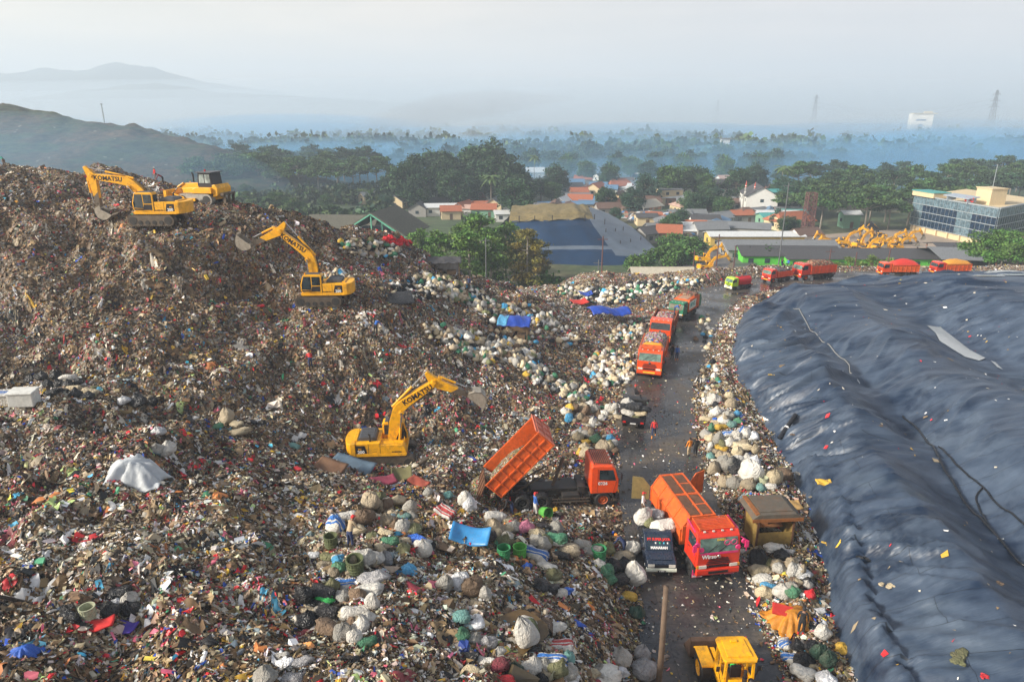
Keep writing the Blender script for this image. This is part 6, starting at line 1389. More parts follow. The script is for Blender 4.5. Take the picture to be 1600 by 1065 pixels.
MB().box((-2.35,.95,.95),(.5,.4,.08)).box((-2.35,-.95,.95),(.5,.4,.08)).build('step', RUST, ld)
place(ld, onz(1108,1012,0), onz(1152,1100,0), .03); 
pl = onz(1139,1092,0); ld.location = (pl.x, pl.y, .03); ld.rotation_euler = (0,0,PI/2+R(2)); ld.scale = (.88,.88,.88)
person(on_vehicle(ld,.02,0,.95), ld.rotation_euler.z-PI/2, 'driver in bright green shirt seated in the wheel loader cab', 'sit', 'green','black','black')
# ------------------------------------------------------------------ hut, shelters
def tint(name, c, **k): return paint(name, c, k.pop('rough', .75), var=.3, dirt_amt=k.pop('dirt_amt', .6), **k)
HUTW = tint('ochre_sheet', (.26,.17,.04), dirt=(.08,.04,.02), fine=5); HUTR = tint('brown_roof', (.10,.085,.065), dirt=(.16,.06,.02), fine=4)
hp_ = spot(1198,842); hut = thing('booth', (hp_.x,hp_.y,hp_.z-.05), R(4), 'rusty ochre guard booth with dark brown roof on the verge', 'booth')
MB().box((0,-.85,.52),(2.1,.05,1.04)).box((0,.85,.85),(2.1,.05,1.7)).box((-1.03,0,.72),(.05,1.7,1.44)).box((1.03,0,.72),(.05,1.7,1.44)).build('wall', HUTW, hut)
for x in (-1.03,1.03):
    for y in (-.85,.85): MB().box((x,y,1.05),(.09,.09,2.1)).build('post', RUST, hut)
r = MB().prism([(-1.1,2.28),(1.05,2.28),(1.45,2.02),(1.45,1.98),(-1.45,1.98),(-1.45,2.02)], -.98, 1.1); r.box((0,.1,2.3),(1.9,1.6,.06)); ro = r.build('roof', HUTR, hut)
MB().prism([(-1.47,1.82),(1.47,1.82),(1.47,2.02),(-1.47,2.02)], -1.02, -.98).bar((-1.15,-.9,2.26),(-1.15,1.1,2.26),.22,.1).build('fascia', tint('rust_trim',(.24,.085,.02),dirt=(.1,.03,.01)), ro)
MB().box((.0,.2,1.0),(1.5,.8,.1)).box((-.3,.1,1.25),(.4,.4,.4)).box((.35,.2,1.2),(.3,.3,.3)).build('counter', tint('clutter',(.3,.12,.04)), hut)
TARPB = paint('blue_tarp', (.012,.055,.36), .45, var=.25, bump=.7, dirt_amt=.15); TARPL = paint('pale_blue_tarp', (.10,.38,.62), .5, var=.3, bump=.5, dirt_amt=.2); WOOD = tint('weathered_wood', (.20,.13,.075))
def cloth(name, nx, ny, f, mat, parent=None, th=.03):
    """draped sheet with its own thickness; f(u,v) gives a point"""
    V = [f(i/nx, j/ny) for j in range(ny+1) for i in range(nx+1)]; k = len(V); F = [(j*(nx+1)+i, j*(nx+1)+i+1, (j+1)*(nx+1)+i+1, (j+1)*(nx+1)+i) for j in range(ny) for i in range(nx)]
    m = MB().add(V, F); me = m.mesh(name, mat, True); o = link(name, me, parent); md = o.modifiers.new('s','SOLIDIFY'); md.thickness = th; return o
def shelter(px, py, W, D, H, rz, label, roof, wallc, pal=None):
    p = spot(px, py); t = thing('shelter', (p.x,p.y,p.z-.1), rz, label, 'shelter')
    for x in (-W/2+.1, W/2-.1):
        for y in (-D/2+.1, D/2-.1): MB().bar((x,y,-.4),(x,y,H+(.25 if y>0 else 0)),.09).build('post', WOOD, t)
    def f(u, v): return Vector((-W/2-.2+u*(W+.4), -D/2-.3+v*(D+.6), H+.05+.28*v-.12*math.sin(u*PI*3)*math.sin(v*PI)+.35*math.sin(v*PI)*(1 if pal else .3)+.05*math.sin(u*23+v*9)))
    ro = cloth('roof', 18, 12, f, roof, t)
    if pal: cloth('roof_patch', 8, 8, lambda u,v: f(u*.3-.02, v*.8+.02)+Vector((0,0,.04)), pal, t)
    MB().box((0,D/2-.15,H*.45),(W-.3,.06,H*.8)).build('back_wall', wallc, t)
    MB().box((-W*.25,0,.35),(W*.35,D*.5,.5)).box((W*.22,-.1,.3),(W*.3,D*.45,.45)).build('bench', WOOD, t)
    return t
shelter(805,527, 2.8,2.2,1.6, R(-8), 'small shelter with dark blue and pale blue tarpaulin roof on the slope', TARPB, WOOD, TARPL)
shelter(695,428, 3.4,1.8,1.5, R(5), 'lean to shelter with dark roof on the ridge of the dump', tint('dark_sheet',(.05,.05,.055)), tint('grey_board',(.35,.34,.33)))
# tent of blue tarpaulin
p = spot(950,503); tn = thing('tent', (p.x,p.y,p.z), R(12), 'bright blue tarpaulin tent on poles beside the far heaps', 'tent')
cloth('canopy', 20, 10, lambda u,v: Vector((-2.4+u*4.8, -1.5+v*3, 1.5+.5*math.sin(u*PI*2+.6)*.5+.45*math.sin(v*PI)-.5*abs(u-.45)+.06*math.sin(u*31+v*7))), TARPB, tn)
for x, y in ((-2.1,-1.2),(-.3,-1.3),(2.0,-1.2),(-2,1.2),(2,1.2)): MB().bar((x,y,-.2),(x,y,1.45),.08).build('pole', WOOD, tn)
# ---- tarpaulins and sheets lying on the dump
def drape(px, py, W, D, h, rz, name, label, cat, mat, seed=1, folds=5, hang=.35):
    p = spot(px, py); r = np.random.default_rng(seed); o1, o2 = r.uniform(0,6,2)
    def f(u, v):
        x, y = (u-.5)*W, (v-.5)*D; rr = math.hypot((u-.5)*2, (v-.5)*2); ang = math.atan2(v-.5, u-.5)
        edge = 1+.10*math.sin(ang*folds+o1)+.06*math.sin(ang*folds*2.3+o2); x *= edge; y *= edge
        e = max(0, 1-min(1, rr/1.05)**2.2); fold = .09*math.sin(ang*folds*1.6+o2)*min(1, rr*1.6)+.05*math.sin(ang*17+o1)*rr
        z = h*e+fold*h*1.1+.07*float(fbm(np.array(u*6+seed),np.array(v*6),3,seed))*h*4
        q = Matrix.Rotation(rz,3,'Z')@Vector((x,y,0)); wx, wy = p.x+q.x, p.y+q.y
        return Vector((wx, wy, gz(wx,wy)*.6+p.z*.4+.06+max(z,-.02)))
    o = cloth(name, 30, 30, f, mat, None, .025); tag(o, label, cat); return o
drape(216,750, 2.9,2.3,1.0, .1, 'tarpaulin', 'crumpled pale grey tarpaulin covering a heap on the left foreground', 'tarpaulin', paint('pale_tarp',(.42,.45,.47),.5,var=.15,bump=.5,dirt_amt=.15), 3)
drape(1232,972, 2.1,1.9,.6, .3, 'tarpaulin', 'saffron orange tarpaulin heap on the verge behind the hooded person', 'tarpaulin', paint('saffron_cloth',(.52,.20,.012),.55,var=.3,bump=.8,dirt_amt=.4), 5, 7)
p = spot(1220,972); b = MB().box((0,0,.1),(1.0,.6,.12)).box((0,0,.17),(.9,.5,.03)); o = b.build('red_panel', paint('red_sheet',(.5,.03,.02),.5,dirt_amt=.3), loc=(p.x,p.y,p.z+.6), rot=(.35,.1,-.3), bevel=.02); tag(o, 'flat red sheet lying on the saffron tarpaulin', 'sheet')
def bent_sheet(px, py, W, D, rz, bend, name, label, cat, mat, tilt=(0,0), th=.05, dz=.1):
    p = spot(px, py); o = cloth(name, 14, 6, lambda u,v: Vector(((u-.5)*W, (v-.5)*D, bend*((u-.5)*2)**2+.03*math.sin(u*9+v*5))), mat, None, th); o.location = p+Vector((0,0,dz)); o.rotation_euler = (tilt[0],tilt[1],rz); tag(o, label, cat); return o
bent_sheet(735,842, 1.9,.95,-.15,.35,'plastic_sheet','bent blue plastic sheet lying below the tipping truck','sheet', paint('blue_sheet',(.04,.24,.52),.4,var=.2,dirt_amt=.3),(.5,.1))
bent_sheet(552,733, 3.0,1.2,-.35,.05,'board','long blue grey board on the pile below the lower excavator','board', paint('slate_board',(.09,.14,.19),.6,dirt_amt=.4),(.25,.1),dz=.35)
bent_sheet(515,738, 2.0,1.4,-.4,.02,'pallet_board','slatted brown pallet leaning below the lower excavator','pallet', tint('pallet_wood',(.16,.08,.04)),(.3,.1),.1,.25)
bent_sheet(690,856, 1.6,.45,-.6,.03,'board','narrow brown board beside the blue bag','board', tint('brown_board',(.22,.14,.08)),(.1,.0),dz=.12)
bent_sheet(600,757, 1.5,.8,.5,.12,'carpet','maroon rolled carpet below the lower excavator','carpet', paint('maroon_cloth',(.22,.03,.06),.9,dirt_amt=.3),(.2,.1),.12,.2)
bent_sheet(655,760, 1.4,.7,-.6,.1,'carpet','brick red folded carpet right of the olive cloth','carpet', paint('brick_cloth',(.30,.06,.035),.9,dirt_amt=.3),(.2,.1),.14,.2)
bent_sheet(628,748, 1.3,.9,.2,.25,'cloth','olive green cloth draped over rags','cloth', paint('olive_cloth',(.13,.12,.05),.9,dirt_amt=.3),(.5,.0),.05,.3)
bent_sheet(697,806, 1.1,.6,-.7,.1,'cushion','pink striped mattress piece left of the blue plastic sheet','mattress', SM['rstripe'][1],(.3,.1),.2,.15)
bent_sheet(640,918, 1.5,.25,-.6,.03,'cloth','long dark red cloth strip on the foreground slope','cloth', paint('wine_cloth',(.16,.01,.025),.9),(.1,0),.05,.1)
bent_sheet(1287,757, .95,.55,-.1,.04,'foam_sheet','bent yellow foam panel lying on the liner','foam panel', paint('foam_yellow',(.70,.42,.05),.8,dirt_amt=.3),(.1,0),.1,.1)
bent_sheet(1241,795, .9,.7,.3,.03,'cardboard','flat tan cardboard leaning right of the booth roof','cardboard', tint('cardboard',(.45,.28,.10)),(.4,.1),.04,.25)
bent_sheet(1247,742, .6,.35,.0,.02,'tray','pale grey tray on the liner beside the verge sacks','tray', SM['grey'][1],(0,0),.05,.1)
bent_sheet(905,478, 2.2,1.6,.3,.2,'tarpaulin','small red tarpaulin before the blue tent','tarpaulin', REDTARP,(.1,.0),.05,.5)
bent_sheet(915,468, 1.8,1.4,.1,.3,'tarpaulin','small dark blue tarpaulin hump behind the red one','tarpaulin', TARPB,(.1,.0),.05,.7)
bent_sheet(620,470, 3.0,2.4,.3,.15,'sheeting','black plastic sheeting spread right of the middle excavator','sheeting', SM['black'][1],(.25,.1),.04,.25)
drape(38,1024, .9,.75,.3, .2, 'cloth', 'crumpled bright blue cloth in the bottom left corner', 'cloth', paint('royal_cloth',(.015,.09,.42),.6,bump=.6,dirt_amt=.15), 9, 6)
drape(635,925-30, .9,.6,.3, .2, 'cloth', 'light blue plastic wrap on the foreground heap edge', 'cloth', SM['sky'][1], 11, 6)
bent_sheet(150,985, 1.2,.5,.3,.1,'cloth','bright red cloth below the pale green basket','cloth', paint('scarlet_cloth',(.55,.02,.02),.85),(.1,0),.06,.08)
bent_sheet(195,985, .9,.5,-.2,.1,'cloth','purple blue cloth right of the red one','cloth', paint('violet_cloth',(.06,.03,.30),.85),(.1,0),.06,.08)
p = spot(805,993); pd = MB(); pd.add([(p.x+1.1*math.cos(a)*(1+.25*math.sin(3*a+1)), p.y+1.3*math.sin(a)*(1+.2*math.sin(2*a)), p.z+.06) for a in np.linspace(0,2*PI,20)[:-1]], [tuple(range(19))])
tag(pd.build('puddle', paint('brown_water',(.10,.06,.02),.12,var=.15,dirt_amt=0)), kind='structure')
# ---- poles and pipes
b0 = onz(1026,1098,.2); 
def top_at(x, y, py):
    lo, hi = 0, 23.5
    for _ in range(40):
        z = (lo+hi)/2; d = Vector((x,y,z-CAMZ)); f = d.y*CP-d.z*SP; v = (d.y*SP+d.z*CP)/f; yy = CH/2-v*FPX
        if yy > py: lo = z
        else: hi = z
    return lo
zt_ = top_at(b0.x, b0.y, 916)
tag(MB().tube([(b0.x,b0.y,-.5),(b0.x+.02,b0.y,zt_*.5),(b0.x-.02,b0.y,zt_)], [.13,.12,.105], 14).build('post', tint('timber_post',(.13,.085,.055),bump=.5), smooth=True), 'tall bare brown post beside the road at the bottom edge', 'post')
def ground_line(pts, r, name, label, cat, mat, n=5, lift=.06):
    ps = smooth_poly([tuple(spot(*q))[:2] for q in pts], n); P3 = [(x,y,gz(x,y)+lift) for x,y in ps]
    o = MB().tube(P3, r, 8).build(name, mat, smooth=True); tag(o, label, cat); return o
PIPE = paint('black_pipe', (.012,.013,.016), .3, dirt_amt=.15)
ground_line([(1410,652),(1437,676),(1470,725),(1500,775),(1540,822),(1600,886)], .07, 'hose', 'black hose running down the liner valley, the left one', 'hose', PIPE, lift=.1)
ground_line([(1466,700),(1500,735),(1535,765),(1570,800),(1610,838)], .06, 'hose', 'black hose running down the liner valley, the upper right one', 'hose', PIPE, lift=.1)
ground_line([(1535,765),(1524,780),(1530,800),(1542,822)], .05, 'hose', 'short looped hose joining the two liner hoses', 'hose', PIPE, lift=.12)
ground_line([(1239,484),(1266,518),(1313,560),(1330,585)], .045, 'rope', 'pale dotted rope lying in the upper liner valley', 'rope', paint('pale_rope',(.24,.24,.23),.7), lift=.1)
a_, b_ = spot(1217,690), spot(1242,657); m = MB().tube([a_+Vector((0,0,.25)), b_+Vector((0,0,.3))], .17, 14); o = m.build('pipe', PIPE, smooth=False); tag(o, 'short fat black pipe lying on the liner near the verge', 'pipe')
c_ = a_.lerp(b_,.45)+Vector((0,0,.27)); d_ = (b_-a_).normalized(); MB().tube([c_-d_*.06,c_+d_*.06],.19,14).build('collar', WHT, o)
def water(pts):
    P3 = [onz(px,py,1.80) for px,py in pts]; m = MB(); m.add([tuple(p) for p in P3], [tuple(range(len(P3)))]); return m
WATER = paint('puddle_water', (.30,.32,.33), .06, var=.1, dirt_amt=.0)
for pts in ([(1448,508),(1470,511),(1492,528),(1515,546),(1540,559),(1530,563),(1508,557),(1490,546),(1468,532),(1462,520)], [(1548,563),(1556,566),(1567,577),(1558,573)]):
    tag(water(pts).build('puddle', WATER), kind='structure')
# ---- things left lying on the liner
lit = [(1350,870,.9,'dark cloth and pink plastic tangle lying on the near liner','tangle',SM['black'][1]),(1390,915,.8,'cream refuse tuft on the near liner slope','refuse',SM['cream'][1]),(1205,590,.5,'tan scrap on the liner below the wrinkles','scrap',SM['yellow'][1]),(1240,680,.55,'brown rag beside the short fat pipe','rag',SM['brown'][1]),(1290,850,.7,'ochre scrap hanging on the liner edge','scrap',SM['yellow'][1]),(1500,1030,1.3,'grey green refuse smear on the bottom liner','refuse',SM['olive'][1]),(1535,1057,.4,'red box at the bottom right liner','box',SM['red'][1]),(1563,842,.35,'white bottle on the liner by the hoses','bottle',SM['snow'][1]),(1560,910,.6,'rusty scrap on the right liner slope','scrap',SM['brown'][1]),(1375,665,.35,'small brown rag near the left hose','rag',SM['brown'][1]),(1268,778,.4,'small tan rubble on liner fold','rubble',SM['beige'][1])]
for i, (px,py,s,lb,cat,mt) in enumerate(lit):
    p = spot(px,py); m = MB()
    for q in range(7):
        v, f = SHAPES['lie'][q%3]; a = random.uniform(0,6.3); rd = random.uniform(0,.5)*s; k = s*random.uniform(.25,.5); Mx = Matrix.Translation((rd*math.cos(a),rd*math.sin(a)*.6,0))@Matrix.Rotation(random.uniform(0,6),4,'Z')@Matrix.Diagonal((k,k,k*.5,1))
        m.add([Mx@Vector(x) for x in v], f)
    o = m.build({'box':'box','bottle':'bottle'}.get(cat,cat), mt, smooth=True, loc=p); tag(o, lb, cat)
for q,(px,py) in enumerate([(1562,426),(1590,430),(1545,432)]):
    p = spot(px,py); m = MB(); m.add([(p.x+(3.2-q*.6)*math.cos(a), p.y+.9*math.sin(a), gz(p.x+(3.2-q*.6)*math.cos(a), p.y+.9*math.sin(a))+.08) for a in np.linspace(0,2*PI,18)[:-1]], [tuple(range(17))]); tag(m.build('puddle', WATER), kind='structure')

for px,py,W,lab,mt in ((40,632,1.35,'white foam box on the far left ledge',paint('white_foam',(.62,.62,.58),.7,dirt_amt=.3)),(12,634,1.1,'blue and white box at the left frame edge',SM['stripe'][1])):
    p = spot(px,py); o = MB().box((0,0,.42),(W,.95,.8)).box((0,0,.86),(W+.08,1.03,.12)).build('foam_box', mt, loc=p, rot=(.04,.03,.15), bevel=.04); tag(o, lab, 'box')
# ------------------------------------------------------------------ trees
BARK = paint('bark', (.10,.075,.055), .9, var=.3, dirt_amt=.3); PALEBARK = paint('pale_bark', (.24,.21,.17), .85, var=.3, dirt_amt=.3)
def crown_mesh(name, seed, H, style, leaf, tone):
    """leaf sized faces spread through clumps; returns the crown mesh and limb list"""
    r = np.random.default_rng(seed); C = []; limbs = []
    if style == 'umbrella':
        W = H*.42; n = 26
        for _ in range(n):
            a, q = r.uniform(0,2*PI), math.sqrt(r.random()); z = H*(.97-.30*q*q-r.uniform(0,.22)*(1-q*.5)); C.append((W*q*math.cos(a), W*q*math.sin(a), z, H*.125*r.uniform(.7,1.2), .42))
    elif style == 'round':
        n = 34
        for _ in range(n):
            d = r.normal(size=3); d /= np.linalg.norm(d); q = r.uniform(.45,1)**.6; C.append((d[0]*q*H*.34, d[1]*q*H*.34, H*.58+d[2]*q*H*.36, H*.135*r.uniform(.7,1.3), .8))
    elif style == 'slender':
        n = 26
        for k in range(n):
            f = .28+.70*r.random(); w = H*.24*math.sin(PI*min(1,(f-.15)/.9))**.7; a = r.uniform(0,2*PI); q = r.uniform(.2,1); C.append((w*q*math.cos(a), w*q*math.sin(a), H*f, H*.085*r.uniform(.6,1.35), .6))
    elif style == 'column':
        n = 22
        for k in range(n):
            f = .12+.86*k/(n-1); w = H*.11*(1-f)**.6+.2; a = r.uniform(0,2*PI); C.append((w*.5*math.cos(a), w*.5*math.sin(a), H*f, w*.9*r.uniform(.8,1.2), 1.3))
    else:   # bush
        n = 14
        for _ in range(n):
            a, q = r.uniform(0,2*PI), math.sqrt(r.random()); C.append((H*.6*q*math.cos(a), H*.6*q*math.sin(a), H*(.25+.55*r.random()*(1-q*.5)), H*.28*r.uniform(.6,1.2), .8))
    V, col = [], []
    for (x,y,z,s,fl) in C:
        k = int(max(24, min(190, 16*(s/leaf)**1.7))); d = r.normal(size=(k,3)); d /= np.linalg.norm(d,axis=1,keepdims=True); q = r.uniform(.25,1.,(k,1))**.5
        c = np.array([x,y,z])+d*q*s*np.array([1.15,1.15,fl])*(1+.25*r.normal(size=(k,1)))
        a = r.normal(size=(k,3)); a[:,2] *= .5; a /= np.linalg.norm(a,axis=1,keepdims=True); e = np.cross(a, r.normal(size=(k,3))); e /= np.linalg.norm(e,axis=1,keepdims=True)
        L_ = leaf*r.uniform(.6,1.35,(k,1,1)); V.append((c[:,None]+L_*(np.array([-.6,.5,.6,-.5])[None,:,None]*a[:,None]+np.array([-.35,-.45,.35,.45])[None,:,None]*e[:,None])).reshape(-1,3))
        t = np.array(tone)*np.exp(r.normal(0,.20))*np.array([r.uniform(.85,1.25),1,r.uniform(.8,1.15)]); col.append(np.repeat(np.clip(t*np.exp(r.normal(0,.22,(k,1))),.004,.4),4,0))
    V = np.concatenate(V)
    return npmesh(name, V, np.arange(len(V)).reshape(-1,4), MATS['leaf'], False, np.concatenate(col)), C
TREES = {}
def tree_proto(style, seed, H, leaf, tone, bark):
    key = (style, seed, H, leaf, tone)
    if key in TREES: return TREES[key]
    cm, C = crown_mesh('crown', seed, H, style, leaf, tone); r = random.Random(seed); m = MB()
    tr = H*(.018 if style in ('slender','umbrella') else .025); zt_ = H*{'umbrella':.72,'round':.55,'slender':.9,'column':.9,'bush':.4}[style]
    m.tube([(0,0,-1.5),(r.uniform(-.1,.1),r.uniform(-.1,.1),zt_*.4),(r.uniform(-.3,.3),r.uniform(-.3,.3),zt_)], [tr*1.5,tr,tr*.45], 8)
    for (x,y,z,s,fl) in C[::2 if style != 'bush' else 3]:
        f = max(.25, min(.95, (z-.35*math.hypot(x,y))/zt_)) if zt_ else .5; b0 = Vector((0,0,zt_*f)); m.tube([b0, b0.lerp(Vector((x,y,z)),.55)+Vector((0,0,-.04*H*r.random())), (x,y,z)], [tr*.55,tr*.35,tr*.15], 5)
    TREES[key] = (m.mesh('trunk', bark, True), cm); return TREES[key]
TREE_LIST = []
def put_tree(p, style, H, zone, kindw, seed=None, leaf=.5, tone=(.04,.085,.028), bark=None, proto_H=None, name='tree'):
    seed = random.randrange(4) if seed is None else seed; pH = proto_H or {'umbrella':18,'round':15,'slender':14,'column':16,'bush':4}[style]
    tm, cm = tree_proto(style, seed, pH, leaf, tone, bark or BARK); s = H/pH
    t = thing(name, p, random.uniform(0,6.28)); t.scale = (s*random.uniform(.9,1.12), s*random.uniform(.9,1.12), s)
    link('trunk', tm, t); link('crown', cm, t); TREE_LIST.append((t, zone, kindw, p.x/max(1,p.y))); return t
def gp(px, t):
    u = (px-CW/2)/FPX; y = t; x = u*t*1.0
    # depth along the ground: solve for the y whose camera depth is t
    for _ in range(6):
        z = pz(x,y); y = (t+(z-CAMZ)*SP)/CP; x = u*t
    return Vector((x, y, pz(x,y)))
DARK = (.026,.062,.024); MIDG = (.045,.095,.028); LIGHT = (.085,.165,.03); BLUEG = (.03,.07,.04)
# dense dark clump behind the village
for px, t, H in [(618,262,13),(640,250,16),(662,262,19),(685,255,17),(655,240,12),(705,265,19),(712,245,14),(735,272,21),(757,262,18),(778,255,19),(775,285,22),(798,262,16),(808,245,13),(690,285,20),(730,250,12),(822,258,11)]:
    put_tree(gp(px,t), 'round', H, 'in the dense dark grove behind the village', 'dark rounded tree', tone=DARK, leaf=.55)
put_tree(gp(806,222), 'round', 13, 'before the dark grove, by the covered mound', 'dark rounded tree', tone=DARK, leaf=.5)
# left grove of flat crowned trees
k = 0
for row, t in enumerate((285,305,330,355)):
    for px in range(318+row*7, 592-row*6, 30):
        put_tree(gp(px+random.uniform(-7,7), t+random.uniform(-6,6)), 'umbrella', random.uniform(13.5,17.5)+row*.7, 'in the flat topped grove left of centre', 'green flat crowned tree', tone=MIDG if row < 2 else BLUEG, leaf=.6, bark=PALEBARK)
# young pale green trees just behind the dump
for px, t, H in [(515,125,9),(545,120,8.5),(572,132,11),(600,122,9),(628,128,9),(655,138,12),(672,122,11),(690,130,13),(735,125,13.5),(752,135,15),(768,128,13),(790,140,13),(815,135,13),(845,140,9),(640,118,7.5),(705,120,8.5),(722,145,12)]:
    put_tree(gp(px,t), 'slender', H, 'in the young green row behind the dump', 'young light green tree', tone=LIGHT if px < 800 else (.13,.13,.035), leaf=.3, bark=PALEBARK)
put_tree(gp(823,128), 'slender', 13.5, 'before the covered mound', 'thin yellowing tree', tone=(.16,.14,.03), leaf=.26, bark=PALEBARK)
for px, t, H in [(530,112,4),(590,115,4),(625,112,3.6),(668,114,4),(700,112,4),(738,113,4),(775,116,5),(805,118,4.5),(835,118,4.5),(862,122,5),(885,120,5.5),(906,120,4.5),(925,118,4.5),(975,120,5),(955,122,3.5),(780,126,5.5),(848,130,6),(590,140,6),(480,140,4),(440,150,5),(1000,150,5),(1035,155,6),(1060,158,6),(1080,170,5),(1052,175,5),(1190,160,5),(1225,165,5)]:
    put_tree(gp(px,t), 'bush', H, 'along the foot of the dump', 'leafy green shrub', tone=(.05,.12,.025), leaf=.28, name='shrub')
# the tall wood to the right
for row, (t, x0, x1, st) in enumerate(((205,1262,1420,26),(222,1225,1600,30),(245,1205,1640,32),(272,1240,1640,34),(305,1230,1640,36))):
    for px in np.arange(x0, x1, st):
        if random.random() < .22: continue
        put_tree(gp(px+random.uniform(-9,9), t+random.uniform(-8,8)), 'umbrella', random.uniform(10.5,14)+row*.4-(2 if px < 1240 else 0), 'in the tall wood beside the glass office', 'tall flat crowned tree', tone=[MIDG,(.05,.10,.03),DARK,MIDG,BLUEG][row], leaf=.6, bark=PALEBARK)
for px, t, H in [(1535,132,13),(1552,128,13),(1568,131,12),(1580,138,12.5)]: put_tree(gp(px,t), 'umbrella', H, 'behind the last far trucks', 'thin trunked green tree', tone=(.06,.14,.025), leaf=.35, bark=PALEBARK)
for px, t, H in [(1470,128,7),(1450,126,6.5),(1405,126,5.5),(1420,130,6),(1435,125,5),(1380,128,4.5),(1490,128,5)]: put_tree(gp(px,t), 'bush', H*.62, 'behind the trucks with tarpaulins', 'dense green shrub', tone=(.035,.09,.022), leaf=.3, name='shrub')
for px, t, H in [(1305,127,8),(1318,127,9),(1340,126,8),(1352,128,8.5),(1372,127,8.5)]: put_tree(gp(px,t), 'slender', H, 'in the sapling line along the far road', 'thin young sapling', tone=(.09,.15,.03), leaf=.22, bark=PALEBARK)
for k in range(46):
    px = random.uniform(300,600); t = random.uniform(205,285)
    if 450 < px < 600 and 215 < t < 275: continue
    put_tree(gp(px,t), random.choice(('round','bush','umbrella')), random.uniform(4,9), 'in the scrub between dump and grove', 'bluish green scrub tree', tone=random.choice((MIDG,BLUEG,(.06,.11,.035))), leaf=.45)
# trees among the houses
for px, t, H in [(845,270,10),(862,262,9),(870,285,13),(1010,250,12),(990,228,10),(1045,262,14),(1060,268,13),(1085,272,14),(1040,280,13),(1100,262,11),(1110,228,9),(1085,225,9),(1120,236,9),(1128,222,8),(1070,232,8),(945,238,9),(950,300,12),(1148,262,13),(1215,240,12),(1235,228,12),(1180,285,13),(1010,320,12),(915,330,12),(985,345,13),(1065,350,13),(885,350,12),(690,340,13),(770,350,13),(1130,330,13),(1180,345,14),(960,215,5),(1065,205,6),(1210,205,6),(1225,190,6),(1238,190,6),(1055,196,6),(1048,190,7),(535,262,8),(508,245,6),(605,235,7)]:
    put_tree(gp(px,t), 'round', H, 'among the village roofs', 'rounded green tree', tone=random.choice((DARK,MIDG,BLUEG)), leaf=.5)
# belts further off, thinning into the mist
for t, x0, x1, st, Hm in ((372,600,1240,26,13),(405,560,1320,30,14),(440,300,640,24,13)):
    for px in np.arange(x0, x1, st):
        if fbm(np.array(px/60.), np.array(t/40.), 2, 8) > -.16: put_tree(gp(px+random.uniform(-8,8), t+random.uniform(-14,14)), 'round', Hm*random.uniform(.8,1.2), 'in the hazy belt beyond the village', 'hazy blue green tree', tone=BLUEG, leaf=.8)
for px in list(range(548,690,9)): put_tree(gp(px, 520+random.uniform(-8,8)), 'column', random.uniform(13,19), 'in the dark row behind the white hall', 'dark pointed conifer', tone=(.018,.045,.025), leaf=.9)
def make_palm(px, t, H, lab):
    p = gp(px,t); tr = thing('palm_tree', p, random.uniform(0,6), lab, 'palm tree'); MB().tube([(0,0,-.5),(.2,.1,H*.5),(.1,0,H)], [.22,.16,.13], 8).build('trunk', PALEBARK, tr)
    m = MB()
    for k in range(16):
        a = 2*PI*k/16+random.uniform(-.2,.2); e = random.uniform(-.3,1.0); L_ = H*.32; pts = [Vector((.1+math.cos(a)*L_*s*math.cos(e*(1-s)), math.sin(a)*L_*s*math.cos(e*(1-s)), H+L_*(math.sin(e)*s-.75*s*s))) for s in (0,.25,.5,.75,1)]
        for q in range(4):
            sd_ = Vector((-math.sin(a),math.cos(a),0)); w0, w1 = (.12,.5,.55,.4,.08)[q]*L_*.28, (.12,.5,.55,.4,.08)[q+1]*L_*.28
            for s in (-1,1): m.quad(pts[q], pts[q+1], pts[q+1]+sd_*s*w1-Vector((0,0,w1*.4)), pts[q]+sd_*s*w0-Vector((0,0,w0*.4)))
    m.build('crown', paint('palm_leaf',(.07,.12,.03),.6,dirt_amt=.1), tr)
make_palm(768,240,12.5,'coconut palm rising before the dark grove'); make_palm(835,345,12,'small palm in the haze left of the village'); make_palm(1218,262,13,'palm tree near the arched white building')
# ------------------------------------------------------------------ buildings
ROOFS = {'terracotta':paint('roof_terracotta',(.36,.11,.05),.85,var=.3,dirt_amt=.5,fine=8),'brown':paint('roof_brown',(.13,.075,.055),.85,var=.3,dirt_amt=.5),'grey':paint('roof_grey',(.17,.18,.19),.7,var=.3,dirt_amt=.4),'white':paint('roof_white',(.58,.60,.60),.6,var=.2,dirt_amt=.4),'blue':paint('roof_blue',(.10,.20,.33),.6,var=.3,dirt_amt=.4),'dark':paint('roof_dark',(.055,.055,.06),.8,var=.3,dirt_amt=.5),'beige':paint('roof_beige',(.46,.42,.33),.7,var=.2,dirt_amt=.4),'teal':paint('roof_teal',(.06,.32,.30),.6,var=.3,dirt_amt=.3),'pink':paint('roof_pink',(.46,.30,.24),.7,var=.2,dirt_amt=.3)}
WALLS = {'cream':paint('wall_cream',(.60,.48,.29),.85,var=.12,dirt_amt=.35),'white':paint('wall_white',(.68,.67,.63),.85,var=.1,dirt_amt=.3),'brick':paint('wall_brick',(.28,.13,.08),.9,var=.3,dirt_amt=.4),'green':paint('wall_green',(.18,.36,.24),.85,var=.15,dirt_amt=.35),'grey':paint('wall_grey',(.30,.29,.27),.9,var=.2,dirt_amt=.5),'blue':paint('wall_blue',(.04,.18,.50),.7,var=.15,dirt_amt=.25),'yellow':paint('wall_yellow',(.60,.42,.10),.8,var=.12,dirt_amt=.3),'limegreen':paint('wall_lime',(.10,.50,.05),.7,dirt_amt=.3)}
WINM = glass('far_window', (.03,.045,.055), .15); DOORM = paint('door_wood', (.12,.07,.04), .7, dirt_amt=.3)
HOUSES = []
